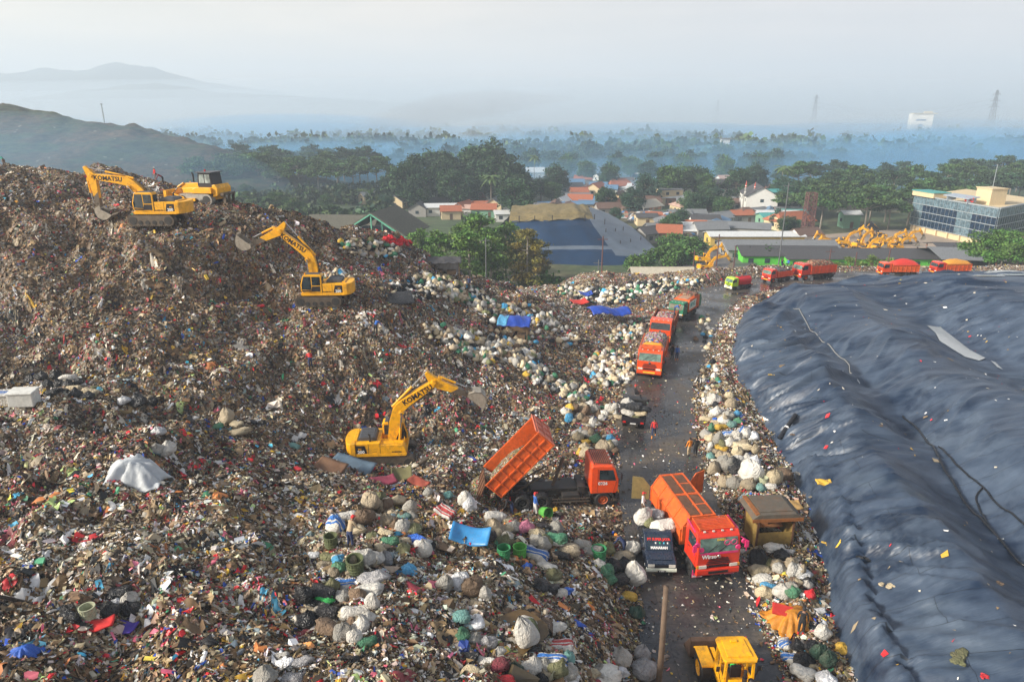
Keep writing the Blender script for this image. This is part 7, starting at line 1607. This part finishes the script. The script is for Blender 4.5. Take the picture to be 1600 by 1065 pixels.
def house(px, py, W, D, H, RH, rz, roof, wall, label=None, hip=0., storeys=1, pos=None, win=True, open_=False, name='house', group=None):
    p = pos or far(px, py); t = thing(name, p, rz, label, 'house' if name == 'house' else name.replace('_',' '), group)
    if open_:
        for x in np.linspace(-W/2+.3, W/2-.3, max(2,int(W/5)+1)):
            for y in (-D/2+.2, D/2-.2): MB().box((x,y,H/2-.5),(.22,.22,H+1)).build('column', wall, t)
        MB().box((0,D/2-.4,H*.4),(W-.8,.12,H*.8)).build('back_wall', ROOFS['dark'], t)
    else:
        w = MB().prism([(-D/2,-1.5),(D/2,-1.5),(D/2,H),(0,H+RH*(1-hip)*.96),(-D/2,H)], -W/2+W*.0, W/2, axis='x') if RH > 0 and hip < .5 else MB().box((0,0,H/2-.75),(W,D,H+1.5))
        w.build('wall', wall, t)
    ov = .45
    if RH > 0:
        a = (D/2+ov); zs = H-RH*ov/(D/2); hx = hip*D*.55; rf = MB(); th = .12
        for s in (-1,1):
            A = [Vector((-W/2-ov,s*a,zs)), Vector((W/2+ov,s*a,zs)), Vector((W/2+ov-hx,0,H+RH)), Vector((-W/2-ov+hx,0,H+RH))]
            if s > 0: A = A[::-1]
            rf.slab(*A, th)
        if hip > 0:
            for s in (-1,1):
                b = [Vector((s*(W/2+ov),-a,zs)), Vector((s*(W/2+ov),a,zs)), Vector((s*(W/2+ov-hx),0,H+RH))]; rf.add(b+[v+Vector((0,0,th)) for v in b], [(0,1,2),(5,4,3),(0,3,4,1),(1,4,5,2),(2,5,3,0)])
        rf.bar((-W/2-ov+hx,0,H+RH+.08),(W/2+ov-hx,0,H+RH+.08),.25,.14); rf.build('roof', roof, t)
    else:
        MB().box((0,0,H+.1),(W+.5,D+.5,.22)).build('roof', roof, t)
    if win and not open_:
        n = max(1, int(W/3.2))
        for st in range(storeys):
            zc = (st+.55)*H/storeys
            for s in (-1,1):
                for i in range(n):
                    x = -W/2+W*(i+.5)/n
                    if st == 0 and i == n//2: MB().box((x,s*(D/2+.03),.95),(.95,.08,1.95)).build('door', DOORM, t)
                    else: MB().box((x,s*(D/2+.03),zc),(1.15,.08,1.05)).build('window', WINM, t)
            for s in (-1,1): MB().box((s*(W/2+.03),0,zc),(.08,1.1,1.0)).build('window', WINM, t)
    HOUSES.append(t); return t
LB = []
H_ = lambda px,py,W,D,H,RH,rz,r,w,lb,**k: house(px,py,W,D,H,RH,R(rz),ROOFS[r],WALLS[w],lb,**k)
H_(626,325,8,6,3,1.9,70,'grey','cream','cream gabled house at the left end of the village')
H_(739,320,9,7,3.2,2.2,5,'terracotta','grey','house with bright terracotta hip roof under the dark grove',hip=.5)
H_(757,338,8,6,2.8,1.5,-4,'terracotta','green','green walled house with low terracotta roof, nearest the covered mound')
H_(696,318,7,6,3.2,2.2,80,'grey','grey','grey gabled house with old roof left of the terracotta hip roof')
H_(690,336,11,6,3,.9,5,'white','white','long house under a white sheet roof below the grey gabled one')
H_(725,337,6,5,2.8,.9,-10,'pink','white','small house with pinkish roof left of the green walled one')
H_(775,331,8,6,3,2,75,'grey','cream','cream gabled house beside the blue water tank')
H_(790,345,7,5,2.6,.8,5,'white','white','white roofed shed house in front of the round dark tree')
H_(836,333,7,5,2.8,.7,0,'grey','white','white walled house at the left of the roof cluster')
H_(861,331,9,5,2.8,.8,0,'blue','white','house with a pale blue sheet roof behind the grassy mound')
H_(902,320,9,6,3,1.4,3,'grey','cream','tan house with grey roof beyond the grassy mound')
H_(932,306,9,7,3.2,2.2,60,'terracotta','cream','cream gable house with red tile roof, middle of the village')
H_(965,300,11,8,3.2,2.4,20,'terracotta','brick','broad red tile roof house in the hazy village back row',hip=.5)
H_(966,324,9,7,3.2,2.4,65,'brown','cream','cream gable house with dark brown roof')
H_(925,330,14,5,2.8,.8,2,'blue','cream','long low house row with bluish sheet roofs')
H_(1007,337,10,7,3.4,1.8,40,'beige','white','open fronted pavilion with plain cream roof',open_=True,name='pavilion')
H_(1044,319,8,7,5.6,.0,10,'grey','cream','two storey block with cream front and blue tank side',storeys=2)
H_(1073,334,9,8,3,1.6,15,'pink','cream','house with pale pink hip roof before the school',hip=.6)
H_(1100,313,26,9,5.4,2.8,-6,'dark','white','long two storey school with dark roof',storeys=2,name='school')
H_(1182,334,15,10,6.8,2.8,80,'dark','white','white gable ended building with blue balcony side',storeys=2)
H_(1208,333,15,10,7.6,.5,12,'teal','white','white arcaded two storey building with green trim',storeys=2)
H_(1108,352,12,7,2.6,.9,20,'grey','grey','grey shed in the scrap quarter with curved front',name='shed')
H_(1143,366,20,9,2.6,1.,-20,'grey','grey','long grey sheet roofed workshop in the scrap quarter',name='shed')
H_(1120,361,9,5,3,.8,60,'blue','brick','brick hut with light blue roof in the scrap quarter',name='shed')
H_(1163,346,7,7,2.6,1.8,20,'brown','cream','small house with dark brown hip roof right of the scrap quarter',hip=.7)
H_(1200,346,18,7,2.6,.9,-3,'white','white','long white sheet roof along the far lane',name='shed')
H_(1232,357,12,8,2.8,2.2,20,'terracotta','cream','house with rough terracotta roof left of the rusty tower',hip=.4)
H_(1176,384,24,6,3,.7,0,'white','yellow','long shed with white roof over a yellow wall',name='shed')
H_(1212,402,26,11,2.8,1.4,-2,'grey','grey','broad grey roofed workshop behind the fence',name='shed')
H_(1226,411,22,9,2.6,1.4,-3,'dark','limegreen','dark roofed low building with lime green wall',name='shed')
H_(1330,414,34,11,2.6,1.2,0,'dark','limegreen','long dark roofed depot with lime green base behind the far road',name='shed')
H_(1255,385,7,5,3.4,1.4,20,'brown','white','white hut with patchy brown roof under the rusty tower')
H_(1210,352,10,6,3,.8,5,'teal','green','teal roofed market stall row by the arcaded building',name='shed')
H_(1235,345,8,6,2.8,.8,-8,'teal','white','small teal roofed stall at the wood edge',name='shed')
pS = gp(1030,124); pS.z = -7.6; H_(0,0,10.5,4.5,4.2,1.1,0,'beige','grey','long beige roofed vehicle shed beyond the far trash edge',pos=pS,open_=True,name='shed')
pS = gp(1545,150); H_(0,0,26,14,4.2,1.2,-8,'grey','brick','broad grey roofed open shed at the right frame edge',pos=pS,open_=True,name='shed')
pS = gp(1492,160); H_(0,0,11,8,4.0,.8,-6,'dark','brick','open shed with dark curved roof below the office',pos=pS,open_=True,name='shed')
H_(1325,355,5,4,4.2,.8,0,'white','teal' if 'teal' in WALLS else 'green','small pale green watch house behind the parked excavators')
H_(576,318,6,5,3,1.5,40,'grey','cream','lone hut at the left edge of the field')
H_(836,279,9,7,3.5,2.2,0,'white','white','white roofed house in the mist behind the palm')
H_(848,296,10,6,3,1.,0,'white','white','white sheet roofed house right of the dark grove')
H_(870,283,8,6,3,1.8,20,'terracotta','cream','hazy red roof house above the village centre')
H_(1010,280,9,7,3,2,30,'terracotta','white','hazy red roof house left of the school trees')
H_(1135,290,9,7,3,1.8,10,'pink','white','hazy pink roof house above the school')
zone_rows = [(840,1240,262,282,24),(1000,1230,318,334,8),(830,1010,282,300,12),(620,830,322,344,9),(1100,1240,300,330,7),(830,1000,322,342,16),(880,1010,300,318,8),(1000,1240,338,352,10),(1010,1110,355,378,12)]
made = []
for (x0,x1,y0,y1,n) in zone_rows:
    for k in range(n):
        px = x0+(x1-x0)*(k+.5)/n+random.uniform(-4,4); py = random.uniform(y0,y1); made.append((px, house(px, py, random.uniform(6,10), random.uniform(4.5,6.5), random.uniform(2.4,3), random.uniform(.7,1.8), R(random.choice((0,8,-12,70,85,30))), ROOFS[random.choice(['dark','brown','grey','grey','terracotta','white','blue','brown'])], WALLS[random.choice(['cream','grey','white','brick','grey'])], win=True)))
def series(items, word, zone, cat, group):
    items.sort(key=lambda x: x[0])
    big = 'first second third fourth fifth sixth seventh eighth ninth tenth eleventh twelfth thirteenth fourteenth fifteenth sixteenth seventeenth eighteenth nineteenth twentieth'.split()
    tens = ['','','twenty','thirty','forty','fifty','sixty','seventy','eighty','ninety']
    def od(i):
        if i < 20: return big[i]
        n = i+1
        if n >= 100: return 'hundred and '+od(n-101) if n > 100 else 'hundredth'
        return (tens[n//10]+'-'+big[n%10-1]) if n%10 else tens[n//10][:-1]+'ieth'
    for i, (_, o) in enumerate(items): tag(o, f'{word}, {od(i)} from left {zone}', cat, group)
rf = {}
for px, o in made:
    r_ = [c for c in o.children if c.name.startswith('roof')][0].data.materials[0].name.split('_')[1]; w_ = [c for c in o.children if c.name.startswith('wall')][0].data.materials[0].name.split('_')[1]; rf.setdefault((r_,w_), []).append((px,o))
for (r_,w_), l in rf.items(): series(l, f'small {w_} house with {r_} roof', 'in the crowded village', 'house', 'small village houses')
tz = {}
for o, zone, kw, u in TREE_LIST: tz.setdefault((zone,kw), []).append((u,o))
for (zone,kw), l in tz.items(): series(l, kw, zone, 'shrub' if 'shrub' in kw else 'tree', ('shrubs ' if 'shrub' in kw else 'trees ')+zone)
# towers beside the arcaded building
for px, py, lab in ((1161,292,'taller white and red stepped tower beside the arcaded building'),(1175,294,'shorter white and red stepped tower beside the arcaded building')):
    p = gp(px,232); z1 = CAMZ+232*ray(px,py-11).z-p.z; t = thing('tower', p, 0, lab, 'tower'); t.scale = (.45,.45,.92); MB().lathe([(1.5,0),(1.4,z1*.6),(1.9,z1*.62),(1.9,z1*.66),(.9,z1*.68),(.8,z1*.82),(1.1,z1*.83),(1.1,z1*.86),(.5,z1*.88)], 8).build('shaft', WALLS['grey'], t)
    m = MB().lathe([(.5,z1*.88),(.75,z1*.9),(.6,z1*.97),(.05,z1*1.1)], 8); m.build('cap', paint('tower_red',(.5,.08,.05),.6), t)
    for f in (.72,.84,.92): MB().lathe([(1.02-.3*(f-.7)*4,z1*f),(1.02-.3*(f-.7)*4,z1*(f+.025))], 8).build('band', WALLS['white'], t)
# blue tanks
for px, py, lab in ((783,328,'blue water tank on a stand between village roofs'),(1060,316,'tall blue tank beside the two storey block')):
    p = far(px,py); MBt = MB().lathe([(1.6,0),(1.7,.3),(1.7,3.6),(1.4,4.1),(.3,4.4)], 16).lathe([(1.78,1.2),(1.78,1.35)],16).lathe([(1.78,2.6),(1.78,2.75)],16); o = MBt.build('water_tank', WALLS['blue'], loc=p+Vector((0,0,1.2 if px<800 else 0))); tag(o, lab, 'tank')
# ------------------------------------------------------------------ glass office
A, B_, Cc = gp(1419,200), gp(1546,172), gp(1625,190); A.z = B_.z = Cc.z = 0; base = -9.6; Hh = 11.0
off = thing('office_building', (B_.x,B_.y,base), 0, 'cream and dark glass office block with curtain wall and red roof sign', 'office')
a2, c2 = A-B_, Cc-B_; back = (a2+c2)*1.0; inw = Vector((c2.y,-c2.x,0)).normalized()
PW_ = WALLS['cream']; GD = glass('curtain_glass', (.006,.02,.045), .12); GP = glass('curtain_pale', (.09,.14,.17), .15); TR = paint('mullion', (.30,.34,.36), .5, dirt_amt=.2)
poly = [(0,0),(c2.x,c2.y),(back.x,back.y),(a2.x,a2.y)]
MB().prism([(x*.985+.1,y*.985+.25) for x,y in poly], -1, Hh-.3, axis='z').build('wall', PW_, off)
def facade(p0, p1, pale, name):
    d = (p1-p0); n = Vector((d.y,-d.x,0)).normalized(); n = n if n.y < 0 else -n; Lw = d.length; d.normalize(); st = [(2.7,4.75),(4.75,6.75),(6.75,8.75),(8.75,10.9)]
    rot = math.atan2(d.y,d.x)
    for i, (z0,z1) in enumerate(st):
        for (f0,f1,m_) in (pale if i < 3 else [(0,1,GP)]):
            o = MB().box(((f0+f1)/2*Lw,-.05,(z0+z1)/2),((f1-f0)*Lw-.05,.3,z1-z0-.06)).build('window_band', m_, off, loc=p0, rot=(0,0,rot))
            ml = MB(); k = max(2,int((f1-f0)*Lw/1.3))
            for q in range(k+1): ml.box((f0*Lw+(f1-f0)*Lw*q/k,-.22,(z0+z1)/2),(.04,.04,z1-z0))
            ml.build('mullion', TR, o)
        MB().box((Lw/2,-.24,z0),(Lw+.1,.14,.16)).build('sill_band', TR, off, loc=p0, rot=(0,0,rot))
    MB().box((Lw/2,-.1,Hh+.05),(Lw+.3,.5,.3)).build('cornice', TR, off, loc=p0, rot=(0,0,rot))
    MB().box((Lw/2,.25,1.2),(Lw-.6,.1,2.9)).build('ground_glazing', GP, off, loc=p0, rot=(0,0,rot))
    for q in range(7): MB().box((Lw*(q+.5)/7,-.12,1.1),(.55,.45,3.0)).build('column', PW_, off, loc=p0, rot=(0,0,rot))
    return n, d, Lw, rot
za = Vector((a2.x,a2.y,0)); zb = Vector((0,0,0)); zc = Vector((c2.x,c2.y,0))
_, d1, L1, r1 = facade(za, zb, [(0,.14,GP),(.14,.57,GD),(.57,.74,GP),(.74,1,GD)], 'left'); facade(zb, zc, [(0,.55,GD),(.57,.8,GD),(.82,1,GD)], 'right')
mid = (za*.18+back*.3); MB().box((0,0,0),(5,4.5,4.2)).box((0,0,2.2),(5.4,4.9,.25)).build('stair_tower', PW_, off, loc=Vector((c2.x*.28,c2.y*.28,Hh+1.6))+inw*-4+Vector((0,3,0)), rot=(0,0,r1))
MB().tube([(0,0,0),(0,0,6)], .08, 6).build('antenna', TR, off, loc=Vector((c2.x*.28,c2.y*.28+3,Hh+3.8))+inw*-4)
MB().box((0,0,0),(9,3.2,.25)).box((-3.5,0,-.7),(.2,2.6,1.4)).box((3.5,0,-.7),(.2,2.6,1.4)).build('roof_canopy', paint('canopy_blue',(.32,.38,.45),.4,dirt_amt=.2), off, loc=za*.35+Vector((0,2.8,Hh+1.5)), rot=(.12,0,r1))
MB().box((0,0,0),(8.5,5,1.3)).build('plant_room', PW_, off, loc=za*.72+Vector((1,4.5,Hh+.6)), rot=(0,0,r1)); MB().box((0,0,0),(8.9,5.4,.2)).build('plant_roof', ROOFS['teal'], off, loc=za*.72+Vector((1,4.5,Hh+1.35)), rot=(0,0,r1))
text_mesh('SHC', 1.5, REDI, 'lettering', off, za*.33+Vector((0,.15,Hh+.95)), (PI/2,0,r1), ext=.08, bold=.05)
MB().box((0,0,1.3),(3.6,3,2.9)).build('porch', PW_, off, loc=za*.1+Vector((-1.3,-1.6,0)), rot=(0,0,r1))
# paved yard
yp = [gp(x,t) for x,t in ((1235,150),(1600,150),(1660,185),(1400,200),(1262,190))]
m = MB(); m.add([(p.x,p.y,-8.55) for p in yp], [tuple(range(len(yp)))]); tag(m.build('yard', paint('yard_dust',(.34,.27,.21),.9,var=.2,scale=.1,dirt_amt=.3)), kind='structure')
m = MB(); yq = [gp(x,t) for x,t in ((1065,150),(1180,150),(1180,185),(1080,185))]; m.add([(p.x,p.y,-8.5) for p in yq], [tuple(range(4))]); tag(m.build('yard', paint('yard_mud',(.12,.11,.11),.5,var=.3,scale=.2,dirt_amt=.3)), kind='structure')
# parked excavators: copies of three poses
protos = [make_excavator(40,-62,-110,letter=False), make_excavator(30,-48,-95,letter=False), make_excavator(50,-50,-95,letter=False)]
for o in protos: o.scale = (.72,.72,.72)
spots = [(1290,172,0,PI+.3),(1302,168,1,PI+.1),(1318,175,0,.1),(1330,165,1,PI),(1342,172,2,.3),(1352,166,0,0),(1362,176,2,PI-.4),(1374,168,1,.2),(1388,174,0,.0),(1400,169,1,.1),(1412,178,1,.15)]
for i, (px,t,k,rz) in enumerate(spots):
    o = protos[k] if i in (0,1,4) else copy_tree(protos[k])
    p = gp(px,t); p.z = -8.5; stand(o, p, rz)
series([(px, o) for (px,_,_,_), o in zip(spots, [x for x in COL.objects if x.name.startswith('excavator') and x.parent is None and 'label' not in x.keys()])], 'parked yellow excavator', 'in the crowded yard below the office', 'excavator', 'excavators parked in the far yard')
for px, t, k, rz, lab in ((1100,152,0,.0,'upper of two yellow excavators parked behind the beige shed'),(1104,144,1,.1,'lower of two yellow excavators parked behind the beige shed')):
    o = copy_tree(protos[k]); p = gp(px,t); p.z = -7.8; stand(o, p, rz); tag(o, lab, 'excavator', 'excavators parked behind the shed')
o = copy_tree(protos[2]); p = gp(1370,183); p.z = -8.5; stand(o, p, PI+.2); tag(o, 'dark boomed excavator standing up behind the parked yellow ones', 'excavator')
for ch in o.children:
    if ch.name.startswith(('boom','arm')):
        ch.data = ch.data.copy(); ch.data.materials.clear(); ch.data.materials.append(INK)
# vehicles in the shed and by the right edge
for px, t, lab in ((997,121,'red truck parked under the left part of the beige shed'),(1018,121,'red truck parked under the right part of the beige shed')):
    o = copy_tree(t4); p = gp(px,t); stand(o, Vector((p.x,p.y,-7.4)), -PI/2); tag(o, lab, 'dump truck')
o = copy_tree(tt); p = gp(1588,122); stand(o, Vector((p.x,p.y,-3.9)), PI+.1); tag(o, 'pale service truck half hidden at the right frame edge', 'service truck')
def repaint(o, frm, to):
    for c in [o]+list(o.children_recursive):
        if c.type == 'MESH' and any(m in frm for m in c.data.materials):
            c.data = c.data.copy()
            for i, m in enumerate(c.data.materials):
                if m in frm: c.data.materials[i] = to
repaint(o, (LIME, REDT), WHTP)
# ------------------------------------------------------------------ lined mound with grass top, left shed, towers and poles
def Pt(px, t, z): p = gp(px,t); return Vector((p.x,p.y,z))
cmz = thing('lined_mound', Pt(900,175,-9.5), 0, 'flat topped mound lined with blue black plastic sheet and dry grass on top', 'mound')
o0 = cmz.location
rows = [[(782,160,-10.5),(850,157,-10.5),(930,155,-10.5),(1000,155,-10.5),(1045,160,-10.5)], [(787,165,-7.2),(850,161,-7.2),(925,160,-7.0),(980,161,-7.6),(1037,165,-9.0)], [(790,166.5,-6.9),(850,163,-6.9),(922,162.5,-6.6),(972,164,-7.0),(1030,168,-8.6)],
 [(798,171,-3.0),(850,168,-2.4),(905,168,-2.1),(940,170,-3.2),(1005,176,-6.5)], [(800,173,-1.9),(850,171,-1.4),(903,172,-1.2),(930,175,-1.8),(985,184,-5.0)], [(802,190,-2),(850,192,-1.4),(898,192,-1.0),(922,194,-1.3),(950,200,-4.0)], [(770,205,-10.5),(850,212,-10.5),(900,212,-10.5),(950,212,-10.5),(990,212,-10.5)]]
def loft(name, rows, mat, sub=8, amp=.25, seed=1):
    G = np.array([[list(Pt(*q)-o0) for q in r] for r in rows]); nr, nc = G.shape[:2]; ui = np.linspace(0,nr-1,(nr-1)*sub+1); vi = np.linspace(0,nc-1,(nc-1)*sub+1); V = []
    for u in ui:
        i = min(int(u),nr-2); a = u-i; row = G[i]*(1-a)+G[i+1]*a
        for v in vi:
            j = min(int(v),nc-2); b = v-j; p = row[j]*(1-b)+row[j+1]*b; V.append(p+np.array([0,0,1])*amp*float(fbm(np.array(p[0]/2.2),np.array(p[1]/2.2),3,seed)+.5*fbm(np.array(p[0]/.7),np.array(p[1]/3),2,seed)))
    return npmesh(name, np.array(V), grid_faces(len(vi), len(ui)), mat)
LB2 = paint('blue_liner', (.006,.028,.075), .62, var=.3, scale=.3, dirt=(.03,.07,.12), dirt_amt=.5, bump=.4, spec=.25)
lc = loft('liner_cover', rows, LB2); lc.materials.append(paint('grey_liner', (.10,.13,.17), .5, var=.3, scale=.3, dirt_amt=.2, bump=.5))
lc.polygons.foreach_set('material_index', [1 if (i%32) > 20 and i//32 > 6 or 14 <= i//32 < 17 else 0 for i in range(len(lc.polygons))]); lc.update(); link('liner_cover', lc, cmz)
top = [[(795,172.5,-1.9),(850,170.5,-1.2),(903,171.5,-1.0),(926,175,-1.7)], [(797,178,-.7),(850,178,-.2),(900,178,-.1),(922,182,-.9)], [(800,190,-.5),(850,192,0),(898,192,.1),(916,194,-.9)]]
link('grass_top', loft('grass_top', top, paint('dry_grass',(.20,.15,.06),.95,var=.45,scale=1.2,dirt=(.08,.09,.03),dirt_amt=.8,bump=.8), 10, 1.0, 5), cmz)
for i, (px,t,z) in enumerate([(811,172,-1.6),(835,171.5,-1.5),(862,171,-1.3),(912,172,-1.2),(927,175,-1.6),(943,174,-2.6),(945,169,-4.2),(960,172,-4.6),(972,175,-4.8),(968,166,-6.6),(984,169,-6.7),(1000,173,-6.8)]):
    MB().tube([(0,0,-.6),(0,0,1.2)], .12, 6).build('vent_pipe', INK, cmz, loc=Pt(px,t,z)-o0)
ls = Pt(604,150,-9.6); sh = thing('shed', ls, R(-14), 'old shed with mossy gable roof on green steel trusses behind the hill shoulder', 'shed'); sh.scale = (1.22,1.22,1.16); GRN = paint('truss_green',(.10,.38,.26),.6,dirt_amt=.3); MOSS = paint('moss_roof',(.10,.095,.07),.95,var=.4,dirt_amt=.6,bump=.5)
MB().slab((-6.2,-5,8.0),(-6.2,6,8.0),(0,6,11.9),(0,-5,11.9),-.2).slab((6.2,-5,8.0),(6.2,6,8.0),(0,6,11.9),(0,-5,11.9),.2).build('roof', MOSS, sh)
for x in (-5.6,0,5.6): MB().bar((x,-4.9,-1),(x,-4.9,8.2 if x else 11.6),.2).build('column', GRN, sh)
MB().bar((-6.2,-5.05,7.9),(0,-5.05,11.8),.22).bar((6.2,-5.05,7.9),(0,-5.05,11.8),.22).bar((-5.6,-5,7.9),(5.6,-5,7.9),.14).bar((2,-5,10.4),(5.6,-5,7.9),.1).bar((2,-5,10.4),(2,-5,7.9),.1).bar((2,-5,7.9),(4,-5,9.2),.1).build('truss', GRN, sh)
MB().box((-3,2,4),(6,6,8)).build('inner_wall', paint('blue_slats',(.05,.09,.13),.8,var=.4,dirt_amt=.4), sh)
ls = Pt(540,176,-9.6); s2 = thing('shed', ls, R(-4), 'long low shed with overgrown dark roof left of the green truss shed', 'shed')
MB().slab((-9,-5,5.6),(9,-5,5.6),(9,1,8.6),(-9,1,8.6),.2).slab((-9,7,5.6),(9,7,5.6),(9,1,8.6),(-9,1,8.6),-.2).build('roof', MOSS, s2); MB().box((0,1,2.2),(17,10,6.8)).build('wall', WALLS['grey'], s2)
def lattice(name, p, H, w0, w1, mat, label, cat, arms=0, n=9, th=.12):
    m = MB(); 
    def c(f, s): w = w0+(w1-w0)*f; return [Vector((a*w/2,b*w/2,H*f)) for a,b in ((-1,-1),(1,-1),(1,1),(-1,1))]
    for i in range(n):
        q0, q1 = c(i/n,0), c((i+1)/n,0)
        for k in range(4): m.bar(q0[k],q1[k],th*1.5).bar(q0[k],q1[(k+1)%4],th).bar(q0[(k+1)%4],q1[k],th).bar(q1[k],q1[(k+1)%4],th)
    for k in range(arms):
        z = H*(.66+.13*k); L_ = w0*(.8-.12*k)*1.1
        for s in (-1,1): m.bar((0,0,z),(s*L_,0,z),th*1.5).bar((0,0,z+H*.04),(s*L_,0,z),th).bar((s*L_,0,z),(s*L_,0,z-H*.03),th)
    o = m.build(name, mat, loc=p); tag(o, label, cat); return o
STL = paint('galvanised', (.16,.17,.18), .5, .4, dirt_amt=.3); RSTL = paint('rusty_lattice', (.12,.05,.045), .8, dirt_amt=.5)
lattice('lattice_tower', gp(1258,182), 13.5, 2.4, 2.1, RSTL, 'dense rusty lattice tower in front of the tall wood', 'tower', n=10, th=.13)
for px, t, H, lab in ((1543,900,52,'large pylon on the horizon right of the pale tower block'),(1268,1050,50,'pylon on the horizon above the dark tree pair'),(1118,1250,46,'faint pylon left of the horizon pylon with wires'),(1053,1400,42,'fainter small pylon on the horizon near centre right'),(1018,1500,42,'faintest small pylon left of the other small ones'),(770,1100,44,'thin mast rising from the mist at the centre')):
    lattice('pylon', gp(px,t), H+8, 8, 1.6, STL, lab, 'pylon', arms=3 if px != 770 else 0, n=8, th=.32 if px != 770 else .2)
for px, t, H, lab in ((511,1100,34,'thin chimney mast in the left mist'),(548,1150,36,'second thin mast right of the chimney mast'),(571,1200,34,'third thin mast near the distant block'),(170,700,40,'faint mast above the far left hill')):
    tag(MB().tube([(0,0,-2),(0,0,H)], [.9,.5], 8).lathe([(1.2,H),(1.2,H+1.)],8).build('mast', STL, loc=gp(px,t)), lab, 'mast')
# wires between pylons
for i, dz in enumerate((50,44)):
    a = gp(1543,900)+Vector((0,0,dz)); b = gp(1268,1050)+Vector((0,0,dz-2)); tag(MB().tube([a.lerp(b,f)-Vector((0,0,14*4*f*(1-f))) for f in np.linspace(0,1,12)], .12, 4).build('power_line', STL), ('upper' if i == 0 else 'lower')+' power line sagging between the two big pylons', 'power line')
# distant works
tb = thing('tower_block', gp(1432,800), R(-18), 'pale tall works tower with flat roof rising from the mist at right', 'tower block'); tb.scale = (1.1,1.1,.74)
MB().box((0,0,20),(20,16,44)).build('wall', WALLS['white'], tb); MB().box((2,0,42.6),(22,18,1.4)).box((6,0,44.5),(7,8,2.6)).build('roof', ROOFS['beige'], tb)
for k in range(5): MB().box((10.1,-6+3*k,22),(.3,.9,36)).build('fin', ROOFS['grey'], tb)
MB().box((-1,-8.1,33),(9,.3,2.5)).box((-1,-8.1,24),(4,.3,6)).build('emblem_panel', ROOFS['blue'], tb)
for i in range(6):
    o = MB().lathe([(6.5,0),(6.5,6),(5,8.2),(1,9.4)], 18).build('silo', WALLS['white'], loc=gp(1478+i*21,760)); tag(o, f'pale silo in the mist, {ORD[i]} from left right of the works tower', 'silo', 'silos in the mist')
wl = thing('warehouse', gp(1512,520), R(-4), 'long pale warehouse wall in front of the silos', 'warehouse'); MB().box((0,0,3.8),(50,16,10)).build('wall', WALLS['white'], wl); MB().box((0,0,9.1),(52,18,.6)).build('roof', ROOFS['grey'], wl)
for px, t, W, H, lab in ((1358,820,26,14,'small white block in the mist left of the works tower'),(1392,1150,90,12,'long pale factory roof on the horizon'),(603,1500,26,34,'distant block on the horizon left of centre'),(1118,470,7,13,'pale twin block among hazy trees'),(1130,474,6,16,'taller pale block beside the twin block'),(635,455,62,6,'long white hall roof before the conifer row'),(1010,640,14,8,'pale house in the mist above the trees'),(870,640,14,7,'pale low house in the far mist'),(1230,900,40,10,'pale hall far right in the mist'),(490,900,14,20,'small white mosque in the left mist')):
    b = thing('hall', gp(px,t), R(-3), lab, 'building'); MB().box((0,0,H/2-1),(W,W*.45 if W < 50 else 26,H+2)).build('wall', WALLS['white'], b); MB().box((0,0,H+.2),(W+1.5,(W*.45 if W<50 else 26)+1.5,.5)).build('roof', ROOFS['white' if px==635 else 'grey'], b)
    if px == 490:
        for s in (-5,5): MB().tube([(s,0,0),(s,0,34)], [1,.4], 8).build('minaret', WALLS['white'], b)
# poles
for px, t, H, lab in ((760,119,13.5,'pale utility pole standing in the young green trees'),(936,112,15,'thin brown utility pole left of the beige shed'),(931,113,11,'thin white pole beside the brown utility pole'),(1113,125,13,'utility pole before the two parked excavators'),(1208,124,22,'tall white lamp mast behind the red dump trucks'),(1284,122,11,'brown utility pole behind the middle far truck'),(1325,124,10,'leaning dark pole among the saplings'),(1375,124,11,'thin pole left of the tarpaulin trucks'),(1141,130,10,'dark pole by the yard fence'),(1078,126,10,'short utility pole right of the beige shed')):
    p = gp(px,t); m = MB().tube([(0,0,-.5),(.05,0,H)], [.14,.09], 8); 
    if 'lamp' in lab or 'utility' in lab: m.bar((-.8,0,H-.5),(.8,0,H-.5),.1)
    tag(m.build('utility_pole', STL if 'white' in lab or 'pale' in lab else RSTL, loc=p), lab, 'pole')
# fence behind the far trash edge
fa, fb = Pt(1088,118,-5.5), Pt(1235,121,-5.5); fn = thing('fence', fa, math.atan2((fb-fa).y,(fb-fa).x), 'dark slatted fence with scrap behind the far trash edge', 'fence'); Lf = (fb-fa).length
m = MB()
for i in range(int(Lf/.35)): m.box((i*.35,0,1.3+.3*math.sin(i*1.7)),(.28,.05,4.4))
m.build('board_panel', ROOFS['dark'], fn)
for i in range(int(Lf/3)+1): MB().box((i*3,.1,1.5),(.14,.14,5)).build('post', RSTL, fn)
tn = mixed_trash_mat('scrap_mix', .9, [((.06,.07,.09),5),((.05,.15,.32),1.5),((.45,.45,.45),2),((.2,.15,.1),3),((.25,.08,.05),1),((.05,.25,.25),.6)])
for i,(px,t,L_,W,h) in enumerate(((1020,222,16,9,3),(1050,215,18,9,3.4),(1075,205,14,8,2.6),(1035,198,12,7,2.2),(1090,192,14,8,2.4),(985,228,12,7,2.4))):
    o = link('scrap_heap', heap('scrap_heap', L_, W, h, tn, 40+i, 22, 2.)); o.location = gp(px,t); o.location.z += .2; o.rotation_euler = (0,0,random.uniform(-.5,.5)); tag(o, f'heap of sorted scrap, {ORD[i]} of six along the scrap quarter', 'scrap heap', 'scrap heaps behind the mound')
# smoke drifting from a fire in the plain
p0 = gp(525,620); 
def smoke_pts(): return [p0+Vector(q) for q in ((0,0,0),(10,6,9),(28,14,19),(55,24,28),(95,36,36),(150,50,42),(220,60,46))]
m = MB().tube(smoke_pts(), [2,5,8,11,14,12,2], 18); tag(m.build('smoke', volume_mat('smoke_air', (.45,.45,.47), .010, .0), smooth=True), 'thin grey smoke plume drifting up from the misty plain', 'smoke', kind='stuff')
